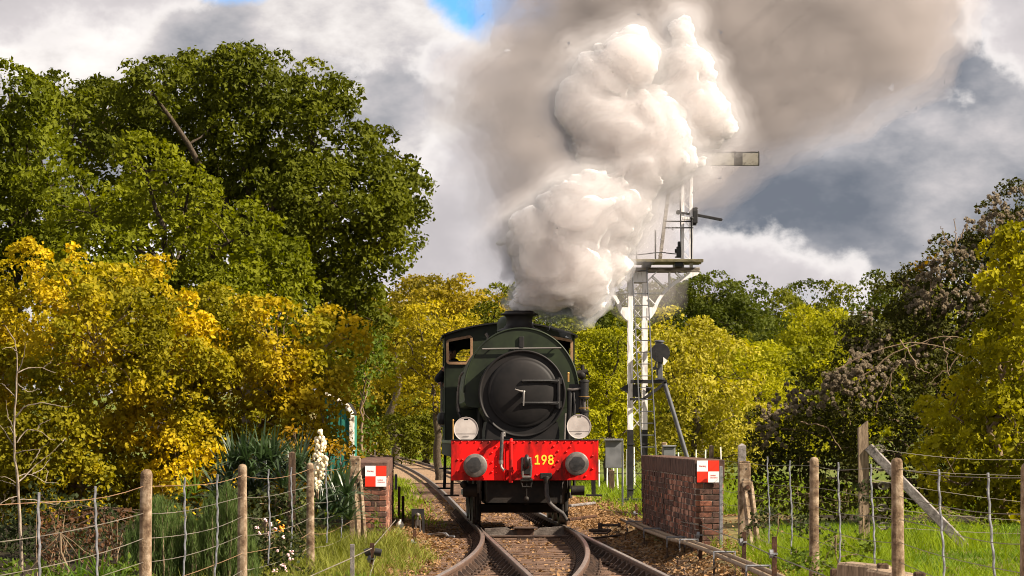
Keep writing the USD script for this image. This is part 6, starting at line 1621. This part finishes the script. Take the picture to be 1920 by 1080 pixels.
for _ in range(190):
    u = rng.uniform(236, 482)
    top_v = np.interp(u, [236, 262, 300, 330, 372, 400, 426, 445, 465, 482], [990, 948, 938, 955, 965, 915, 905, 935, 985, 1030]) + abs(rng.normal(0, 30))
    rows.append((u, top_v + rng.uniform(0, 90) * (rng.random() < .5), top_v + rng.uniform(130, 210)))
plumes(rows, 29.2, 'heath', 'tree_heath', 'feathery dark green heath bush behind the left fence, next to the nearest post', 'bush', 270, .11, .0022, 52)
def rosette(P0, n, L_, w, r, dr=.5, up=.6):
    V, F, n_ = [], [], 0
    for i in range(n):
        th = r.uniform(0, 2 * PI); el = r.uniform(.25, 1.35)
        d = np.array([math.cos(th) * math.cos(el), math.sin(th) * math.cos(el), math.sin(el)])
        s = unit(np.cross(d, [0, 0, 1.0]) + r.normal(0, .15, 3)); L1 = L_ * r.uniform(.6, 1.15)
        t = np.linspace(0, 1, 5)
        c = P0 + d * (L1 * t)[:, None] - np.array([0, 0, 1.0]) * (dr * L1 * (math.cos(el) ** 1.2) * t ** 2.2)[:, None]
        W = w * np.array([.7, 1, .85, .5, .02])
        v = np.stack([c - s * W[:, None], c + s * W[:, None]], 1).reshape(-1, 3)
        i_ = np.arange(4) * 2
        f = np.vstack([np.stack([i_, i_ + 1, i_ + 3], 1), np.stack([i_, i_ + 3, i_ + 2], 1)])
        V.append(v); F.append(f + n_); n_ += len(v)
    return np.vstack(V), np.vstack(F)
def yucca(lab, spots, d, L_, w, seed, group=None, mat='yucca', name='yucca', n=46):
    r = np.random.default_rng(seed)
    base = at(spots[0][0], HOR + (CAMZ + .1) * FPX / d, d)
    Tt = thing(name, lab, 'plant', base, group=group)
    for u, v_ in spots:
        c = at(u, v_, d + r.uniform(-.6, .6)) - base
        v, f = rosette(c, n, L_, w, r)
        part(Tt, 'rosette', trimesh.Trimesh(v, f, process=False), M[mat])
    return Tt, base
yucca('large clump of dark sword-leaved yucca behind the left fence', [(430, 905), (470, 895), (500, 905), (520, 880), (545, 900), (455, 930), (410, 935), (490, 865), (440, 880), (560, 880), (530, 915), (480, 930), (575, 905), (460, 870), (510, 870), (545, 940)], 38, .66, .020, 61, n=40)
YT, yb_ = yucca('yucca with one tall white flower spike behind the left fence', [(598, 930), (620, 950), (640, 960), (612, 985), (650, 930), (630, 925), (605, 955), (655, 975)], 37.2, .58, .019, 62, n=40)
st = MB(); r = np.random.default_rng(63)
a, b = at(592, 960, 37) - yb_, at(601, 808, 37) - yb_
part(YT, 'flower_stalk', MB().tube([a, (a + b) / 2 + [.02, 0, 0], b], [.02, .016, .006], 6), M['twig'], True)
for k in range(150):
    t = r.uniform(.20, 1); c = a + (b - a) * t
    v_ = 960 + (808 - 960) * t
    rad = np.interp(v_, [808, 830, 860, 890, 930], [.02, .075, .10, .085, .03])
    th = r.uniform(0, 2 * PI); rr_ = rad * math.sqrt(r.random())
    off = np.array([math.cos(th) * rr_ + np.interp(v_, [808, 870, 930], [0, .02, -.05]), math.sin(th) * rr_, 0])
    s = trimesh.creation.icosphere(1, 1.0); sc = np.array([.021, .021, .029]) * r.uniform(.8, 1.2)
    st.add(s.vertices * sc * (1 + .25 * s.vertices[:, 2:3]) + c + off, s.faces)
part(YT, 'flowers', st, M['petal_white'], True, kind='stuff')
yucca('clump of strap-leaved plants at the bottom left below the bare sapling', [(150, 1100), (190, 1095), (220, 1110), (110, 1120), (175, 1130)], 25.5, .42, .011, 64, mat='iris', name='strap_leaf_plant', n=40)
yucca('fan of thin pale yellow-green leaves between the two leaning droppers on the left', [(365, 925), (350, 935)], 34, .5, .008, 65, mat='iris', name='strap_leaf_plant', n=26)
tree('flowering_shrub', 'dark leafy shrub with small pale pink flowers right of the heath bush', 'bush', [(490, 985, 28), (470, 1010, 32), (520, 1010, 32), (495, 1050, 42), (535, 1055, 34), (460, 1060, 30)], 31, .25, 'hebe', 500, 66, leaf=.052, per=26, per_m2=42, cr=.11, r0=.02, bark='twig', squash=1.0)
fl = MB(); r = np.random.default_rng(67); fb = stage.GetPrimAtPath('/World/flowering_shrub').GetAttribute('xformOp:translate').Get()
for u, v_ in [(497, 974), (507, 982), (516, 990), (505, 1000), (530, 1005), (520, 1032), (541, 1040), (546, 1050), (528, 1060), (536, 1066), (398, 1018), (402, 1014), (515, 1070), (480, 990), (487, 1000), (550, 1035)]:
    c = at(u, v_, 30.55) - np.array(fb)
    for _ in range(5):
        fl.ball(c + r.normal(0, .012, 3), (.012, .012, .009), 1)
part('/World/flowering_shrub', 'flowers', fl, M['petal_pink'], True, kind='stuff')
tree('low_shrub', 'low greenish brown shrub with orange flowers between the second and third left fence posts', 'bush', [(500, 945, 26), (520, 935, 26), (545, 950, 26), (565, 960, 20), (560, 990, 28), (530, 975, 24), (575, 1020, 28), (580, 1050, 24)], 36, .3, 'hebe', 535, 68, leaf=.06, per=24, per_m2=30, cr=.13, r0=.02, bark='twig', squash=1.0)
fl = MB(); fb = stage.GetPrimAtPath('/World/low_shrub').GetAttribute('xformOp:translate').Get()
for u, v_ in [(522, 978), (526, 985), (519, 990), (530, 992), (524, 998)]:
    c = at(u, v_, 35.4) - np.array(fb)
    for _ in range(4): fl.ball(c + r.normal(0, .014, 3), (.018, .016, .016), 1)
part('/World/low_shrub', 'flowers', fl, M['petal_orange'], True, kind='stuff')
tree('leafy_plant', 'low bright yellow-green ground cover at the bottom left corner', 'plant', [(90, 1075, 36), (40, 1085, 36), (140, 1090, 30), (190, 1090, 30), (240, 1080, 26), (15, 1060, 30)], 27, .4, 'ivy_light', 110, 69, leaf=.06, per=24, per_m2=26, cr=.14, r0=.015, bark='twig', squash=.7)
# dark undergrowth at the foot of the hedge
tree('undergrowth', 'dark tangled undergrowth at the foot of the golden hazels', 'bush', [(60, 1000, 50), (150, 985, 55), (250, 990, 55), (20, 1040, 50), (340, 980, 50), (420, 960, 45), (90, 950, 40), (560, 975, 30), (0, 1000, 50), (100, 1030, 50), (200, 1030, 50), (300, 1020, 50), (-30, 1050, 50), (380, 1010, 50), (250, 1060, 40), (60, 1060, 40), (150, 1065, 40)], 37, 1.0, 'hebe', 200, 70, leaf=.07, per=26, per_m2=18, cr=.2, r0=.03, bark='dark_wood', squash=.9, jag=.35)
sm = MB(); r = np.random.default_rng(71)
o = at(120, 1100, 30)
for k in range(26):
    u = r.uniform(70, 240); a = at(u, 1090, 30); b = at(u + r.uniform(-40, 60), r.uniform(950, 1040), 30 + r.uniform(-.4, .4))
    sm.tube([a - o, (a + b) / 2 - o + r.normal(0, .03, 3), b - o], [.008, .006, .003], 4)
P = np.array([at(r.uniform(70, 250), r.uniform(955, 1060), 30 + r.uniform(-.4, .4)) for _ in range(700)]) - o
v, f = leaf_quads(P, .05, r)
DSM = thing('dead_stems', 'rusty brown dead stems among the plants at the bottom left', 'dead stems', o)
part(DSM, 'stems', sm, M['twig'], kind='stuff')
part(DSM, 'withered_leaves', trimesh.Trimesh(v, f, process=False), M['dead_stem'], kind='stuff')
# bare sapling
r = np.random.default_rng(81)
o = at(36, 1110, 30)
SAP = thing('bare_sapling', 'bare pale sapling without leaves at the left edge', 'tree', o)
q = lambda u, v, dy=0: at(u, v, 30 + dy) - o
tr = np.array([(42, 1110), (40, 1040), (36, 960), (33, 900), (28, 860), (26, 800), (30, 740), (33, 680), (28, 640), (10, 610)], float)
t = np.linspace(0, 1, 30); s = np.linspace(0, 1, len(tr))
part(SAP, 'stem', MB().tube([q(a, b) for a, b in zip(np.interp(t, s, tr[:, 0]) + r.normal(0, .5, 30), np.interp(t, s, tr[:, 1]))], np.linspace(.020, .004, 30), 7), M['pale_bark'], True)
for row in ([(31, 830), (50, 805), (75, 808), (95, 825), (105, 826)], [(33, 895), (45, 888), (60, 890), (85, 905), (110, 906)], [(34, 905), (50, 890), (70, 868), (95, 850), (118, 827)], [(30, 850), (45, 845), (75, 842), (92, 830)], [(29, 905), (15, 895), (0, 893)], [(29, 910), (12, 904), (-5, 900)], [(25, 835), (10, 810), (-8, 790)], [(34, 938), (60, 935), (90, 945), (110, 945), (113, 938)], [(30, 780), (50, 760), (85, 755), (120, 765), (140, 758)], [(31, 700), (50, 690), (80, 690), (105, 700)], [(30, 745), (10, 725), (-5, 715)],
            [(32, 700), (45, 670), (48, 640)], [(27, 805), (14, 780), (12, 750)], [(33, 930), (15, 935), (0, 945)], [(75, 842), (66, 860), (55, 875)], [(60, 890), (78, 880), (92, 862)], [(85, 905), (90, 885), (88, 880)], [(70, 808), (75, 795), (95, 785)], [(33, 660), (20, 650), (5, 655)], [(34, 720), (52, 735), (75, 730)], [(80, 690), (95, 680), (100, 670)], [(30, 820), (18, 800), (8, 802)], [(118, 827), (122, 822), (124, 826)]):
    tr = np.array(row, float); k = 12; t = np.linspace(0, 1, k); s = np.linspace(0, 1, len(tr)); dy = r.uniform(-.35, .35)
    L0 = np.hypot(*(tr[-1] - tr[0]))
    part(SAP, 'branch', MB().tube([q(a, b, dy * tt) for a, b, tt in zip(np.interp(t, s, tr[:, 0]) + r.normal(0, .6, k), np.interp(t, s, tr[:, 1]) + r.normal(0, .6, k), t)], np.linspace(.0042 + .00004 * L0, .0018, k), 5), M['pale_bark'], True)
# ivy on the wooden post, ferns under the stay, leaves on the left wall
tree('ivy', 'dark ivy climbing the foot of the tall wooden fence post', 'plant', [(1618, 915, 11), (1620, 940, 12), (1614, 965, 12), (1622, 990, 14), (1612, 1015, 14), (1625, 1030, 14)], 34.85, .1, 'hebe', 1618, 82, leaf=.055, per=16, per_m2=46, cr=.08, r0=.012, bark='twig', squash=1.0)
tree('fern_plants', 'bright yellow-green ferny plants along the foot of the right hazel', 'plant', [(1690, 985, 28), (1720, 970, 30), (1755, 975, 34), (1795, 985, 30), (1840, 1000, 26), (1660, 1000, 24), (1870, 1000, 26), (1905, 1010, 26), (1700, 1010, 26), (1760, 1010, 26)], 37.5, .5, 'grass_bright', 1760, 83, leaf=.055, per=30, per_m2=26, cr=.13, r0=.01, bark='twig', squash=.8, aspect=.25)
tree('bramble', 'dark green brambles in the gap below the right thicket', 'bush', [(1430, 960, 40), (1490, 950, 46), (1550, 945, 50), (1600, 960, 44), (1450, 930, 40), (1660, 960, 40), (1410, 930, 30)], 46, .6, 'clematis', 1520, 84, leaf=.07, per=24, per_m2=15, cr=.18, r0=.02, bark='twig', squash=.9, jag=.3)
tree('wall_ivy', 'small ivy sprigs growing on the face of the left brick pillar', 'plant', [(705, 985, 9), (695, 1000, 9), (712, 1002, 7), (700, 970, 6)], 39.9, .02, 'ivy_light', 705, 85, leaf=.045, per=8, per_m2=60, cr=.06, r0=.006, bark='twig')

tree('bank_weeds', 'mixed low green weeds on the bank between the tall grass and the edging timber', 'plant', [(1560, 1030, 20), (1590, 1040, 22), (1620, 1035, 22), (1500, 1060, 22), (1545, 1062, 20), (1640, 1020, 18), (1480, 1035, 18)], 26.5, .5, 'ivy_light', 1570, 86, leaf=.05, per=22, per_m2=36, cr=.10, r0=.008, bark='twig', squash=.8)
tree('bank_weeds', 'dark leafy weeds at the foot of the right straining post', 'plant', [(1420, 985, 20), (1450, 975, 22), (1490, 985, 24), (1530, 985, 22), (1400, 1000, 16)], 34, .4, 'hebe', 1460, 87, leaf=.055, per=20, per_m2=34, cr=.11, r0=.008, bark='twig', squash=.8)
# ---------------------------------------------------------------- steam and smoke from the chimney
TETS = [(0, 1, 3, 7), (0, 1, 7, 5), (0, 5, 7, 4), (0, 3, 2, 7), (0, 2, 6, 7), (0, 6, 4, 7)]
def isosurface(F, o, h, iso):
    """The closed surface F = iso of a field on a grid (marching tetrahedra)."""
    nx, ny, nz = F.shape
    V = (F - iso).astype(np.float64); V[[0, -1]] = 1; V[:, [0, -1]] = 1; V[:, :, [0, -1]] = 1
    V[V == 0] = 1e-9
    neg = V < 0
    c = [neg[i:nx - 1 + i, j:ny - 1 + j, k:nz - 1 + k] for i in (0, 1) for j in (0, 1) for k in (0, 1)]
    s = sum(x.astype(int) for x in c)
    I, J, K = np.nonzero((s > 0) & (s < 8))
    corner = np.stack([((I + i) * ny + J + j) * nz + K + k for i in (0, 1) for j in (0, 1) for k in (0, 1)], 1)
    vf = V.ravel(); E1, E2 = [], []
    for t in TETS:
        q = corner[:, t]; sg = vf[q] < 0; n = sg.sum(1)
        for cnt in (1, 3):
            m = n == cnt
            if m.any():
                qq, ss = q[m], sg[m] if cnt == 1 else ~sg[m]
                lone = ss.argmax(1); r = np.arange(len(qq))
                a = qq[r, lone]; oth = np.array([[1, 2, 3], [0, 2, 3], [0, 1, 3], [0, 1, 2]])[lone]
                E1.append(np.stack([a, a, a], 1)); E2.append(qq[r[:, None], oth])
        m = n == 2
        if m.any():
            qq, ss = q[m], sg[m]
            od = np.argsort(~ss, axis=1, kind='stable'); r = np.arange(len(qq))[:, None]
            p = qq[r, od]; A, B, C, D = p.T
            E1 += [np.stack([A, A, B], 1), np.stack([A, B, B], 1)]; E2 += [np.stack([C, D, D], 1), np.stack([C, D, C], 1)]
    E1, E2 = np.vstack(E1), np.vstack(E2)
    lo, hi = np.minimum(E1, E2).ravel(), np.maximum(E1, E2).ravel()
    key, inv = np.unique(lo.astype(np.int64) * (nx * ny * nz) + hi, return_inverse=True)
    a, b = key // (nx * ny * nz), key % (nx * ny * nz)
    def pos(i): return np.stack([i // (ny * nz), (i // nz) % ny, i % nz], 1) * h + o
    t = (vf[a] / (vf[a] - vf[b]))[:, None]
    P = pos(a) * (1 - t) + pos(b) * t
    f = inv.reshape(-1, 3)
    f = f[(f[:, 0] != f[:, 1]) & (f[:, 1] != f[:, 2]) & (f[:, 0] != f[:, 2])]
    # turn every triangle outwards, along the rise of the field
    gx, gy, gz = np.gradient(F)
    nr = np.cross(P[f[:, 1]] - P[f[:, 0]], P[f[:, 2]] - P[f[:, 0]])
    cen = np.clip(np.rint((P[f].mean(1) - o) / h).astype(int), 0, np.array(F.shape) - 1)
    g = np.stack([gx[tuple(cen.T)], gy[tuple(cen.T)], gz[tuple(cen.T)]], 1)
    fl = (nr * g).sum(1) < 0
    f[fl] = f[fl][:, ::-1]
    return trimesh.Trimesh(P, f, process=False)
def puff_field(blobs, h, k, amp, freq, seed, pad=.5, near=.7, warp=.25):
    C = np.array([b[0] for b in blobs]); R = np.array([b[1] for b in blobs])
    lo, hi = (C - R[:, None]).min(0) - pad, (C + R[:, None]).max(0) + pad
    n = np.ceil((hi - lo) / h).astype(int) + 1
    G = np.stack(np.meshgrid(*[lo[i] + np.arange(n[i]) * h for i in range(3)], indexing='ij'), -1).reshape(-1, 3)
    S = np.zeros(len(G))
    for c, r in blobs:
        S += np.exp(np.clip(-(np.linalg.norm(G - c, axis=1) - r) / k, -60, 40))
    F = -k * np.log(np.maximum(S, 1e-26))
    m = np.abs(F) < near
    q = G[m]
    w = np.stack([meshkit.fbm(q * freq * .8 + 7.7 * i + seed, 2, seed + i) for i in range(3)], 1) - .5
    q2 = q + w * warp * 2
    d = (meshkit.fbm(q2 * freq, 5, seed + 3) - .5) * 2.2
    bl = np.abs(meshkit.noise(q2 * freq * 2.1 + 3.3, seed + 5) * 2 - 1) * .55 + np.abs(meshkit.noise(q2 * freq * 4.6 + 1.3, seed + 6) * 2 - 1) * .28
    F[m] += amp * (d + .42 - bl)
    return F.reshape(n), lo, h
def px_blobs(rows, grow=0.0, k=1.0):
    return [(at(u, v, d), max(r * k * d / FPX + grow, .06)) for u, v, d, r in rows]
steam_rows = [(976, 570, 48.85, 14), (984, 556, 48.9, 28), (1000, 535, 48.8, 40), (1035, 553, 48.9, 44), (1000, 505, 48.8, 56), (962, 462, 48.7, 33), (1012, 440, 48.8, 60), (1075, 500, 48.9, 80), (1085, 405, 48.9, 78), (1045, 395, 48.7, 40),
  (1128, 490, 49.2, 60), (1140, 400, 49.2, 70), (1100, 565, 49.2, 44), (1108, 345, 48.9, 38), (1180, 380, 49.5, 50), (1160, 440, 49.4, 44),
  (1190, 320, 49.6, 62), (1235, 290, 49.7, 62), (1285, 296, 49.8, 36), (1318, 300, 49.9, 18), (1215, 240, 49.8, 80), (1150, 250, 49.7, 80), (1100, 205, 49.6, 60), (1080, 165, 49.6, 34), (1130, 140, 49.8, 66), (1180, 115, 49.9, 58), (1188, 66, 50, 27),
  (1290, 210, 50.5, 74), (1285, 130, 50.6, 56), (1278, 58, 50.7, 32), (1283, 30, 50.7, 16), (1335, 235, 50.6, 50), (1255, 335, 50.0, 22)]
smoke_rows = [(900, 205, 77.0, 50), (960, 255, 77.0, 80), (940, 160, 77.0, 74), (1010, 325, 77.0, 90), (1040, 210, 78.0, 120), (1030, 95, 78.0, 110), (1120, 60, 78.5, 120), (1120, 330, 77.0, 80), (1220, 0, 79.0, 150), (1370, 60, 79.0, 150), (1380, 190, 78.5, 110), (1020, 395, 77.0, 50),
  (1480, 120, 79.5, 140), (1440, 220, 79.0, 70), (1600, 50, 80.0, 140), (1560, 150, 80.0, 70), (1700, 70, 80.5, 90), (1500, 0, 80.0, 150), (1690, 0, 81.0, 120), (1290, 330, 77.0, 62), (1215, 430, 76.0, 40), (1200, 520, 75.0, 38), (1350, 290, 77.5, 50), (1180, -80, 80.0, 150), (1400, -90, 80.0, 160), (1600, -70, 81.0, 140), (1010, -30, 79.0, 90)]
wisp_rows = [(1040, 605, 49.3, 18), (1062, 618, 49.5, 20), (1080, 600, 49.4, 26), (1105, 590, 49.5, 26), (1050, 588, 49.3, 22), (1020, 592, 49.1, 16), (1000, 585, 48.95, 14), (1130, 560, 49.5, 30)]
M['steam_core'] = usdkit.material(stage, '/World/Looks/steam_core', {'p': ('principled_bsdf', {'base_color': (.43, .385, .38), 'roughness': 1.0, 'specular_ior_level': 0.0, 'subsurface_method': 'random_walk', 'subsurface_weight': 1.0, 'subsurface_scale': .35, 'subsurface_radius': (1, .95, .9)})}, [], surface='p.BSDF')
def vol(name, color, density, g=0.0):
    return usdkit.material(stage, '/World/Looks/' + name, {'p': ('principled_volume', {'color': color, 'density': density, 'anisotropy': g})}, [], volume='p.volume')
M['steam_veil'] = vol('steam_veil', (.97, .945, .955), 1.8)
M['steam_haze'] = vol('steam_haze', (.96, .93, .935), .6)
M['steam_fringe'] = vol('steam_fringe', (.94, .90, .90), .24)
M['steam_outer'] = vol('steam_outer', (.92, .87, .86), .12)
M['smoke_thin'] = vol('smoke_thin', SMOKE_C, .32)
M['smoke_edge'] = vol('smoke_edge', SMOKE_C, .10)
M['wisp'] = vol('wisp', (.97, .98, 1.0), .45)
ST = thing('steam_plume', 'thick white steam billowing from the locomotive chimney', 'steam', at(1000, 580, 48.9), kind='stuff')
o = at(1000, 580, 48.9)
def shell(F, iso, o):
    from scipy.sparse import coo_matrix
    from scipy.sparse.csgraph import connected_components
    m = isosurface(*F, iso)
    e = m.faces[:, [0, 1, 1, 2]].reshape(-1, 2)
    _, lab = connected_components(coo_matrix((np.ones(len(e)), (e[:, 0], e[:, 1])), shape=(len(m.vertices),) * 2), False)
    big = np.bincount(lab[m.faces[:, 0]]) > .02 * len(m.faces)      # leave out crumbs that float free
    m = trimesh.Trimesh(m.vertices, m.faces[big[lab[m.faces[:, 0]]]], process=False)
    m.remove_unreferenced_vertices()
    m.vertices = m.vertices - o
    return m
FS = puff_field(px_blobs(steam_rows, .04, 1.06), .048, .07, .24, 1.35, 2, .6, .75, .4)
FO = puff_field(px_blobs([r for r in steam_rows if r[1] < 470], .04, 1.06), .06, .07, .24, 1.35, 2, .7, .75, .4)     # the thin outer air only round the upper plume
part(ST, 'dense_steam', shell(FS, -.10, o), M['steam_core'], True, kind='stuff')
part(ST, 'steam_veil', shell(FS, .015, o), M['steam_veil'], kind='stuff')
part(ST, 'steam_haze', shell(FO, .11, o), M['steam_haze'], kind='stuff')
part(ST, 'steam_fringe', shell(FO, .22, o), M['steam_fringe'], kind='stuff')
part(ST, 'steam_fringe', shell(FO, .36, o), M['steam_outer'], kind='stuff')
FW = puff_field(px_blobs(wisp_rows), .035, .04, .16, 2.6, 9, .3)
part(ST, 'steam_wisps', shell(FW, -.02, o), M['wisp'], kind='stuff')
SK = thing('smoke_cloud', 'brown-grey smoke drifting away behind the white steam', 'smoke', at(1300, 200, 79), kind='stuff')
o = at(1300, 200, 79)
FK = puff_field(px_blobs(smoke_rows, .12, 1.08), .19, .34, .60, .55, 4, 1.6, 2.8, .6)
for iso, nm in ((-.62, 'smoke_heart'), (-.2, 'smoke_body'), (.17, 'smoke_veil'), (.52, 'smoke_fringe')):
    part(SK, nm, shell(FK, iso, o), M['smoke_thin' if iso < 0 else 'smoke_edge'], kind='stuff')
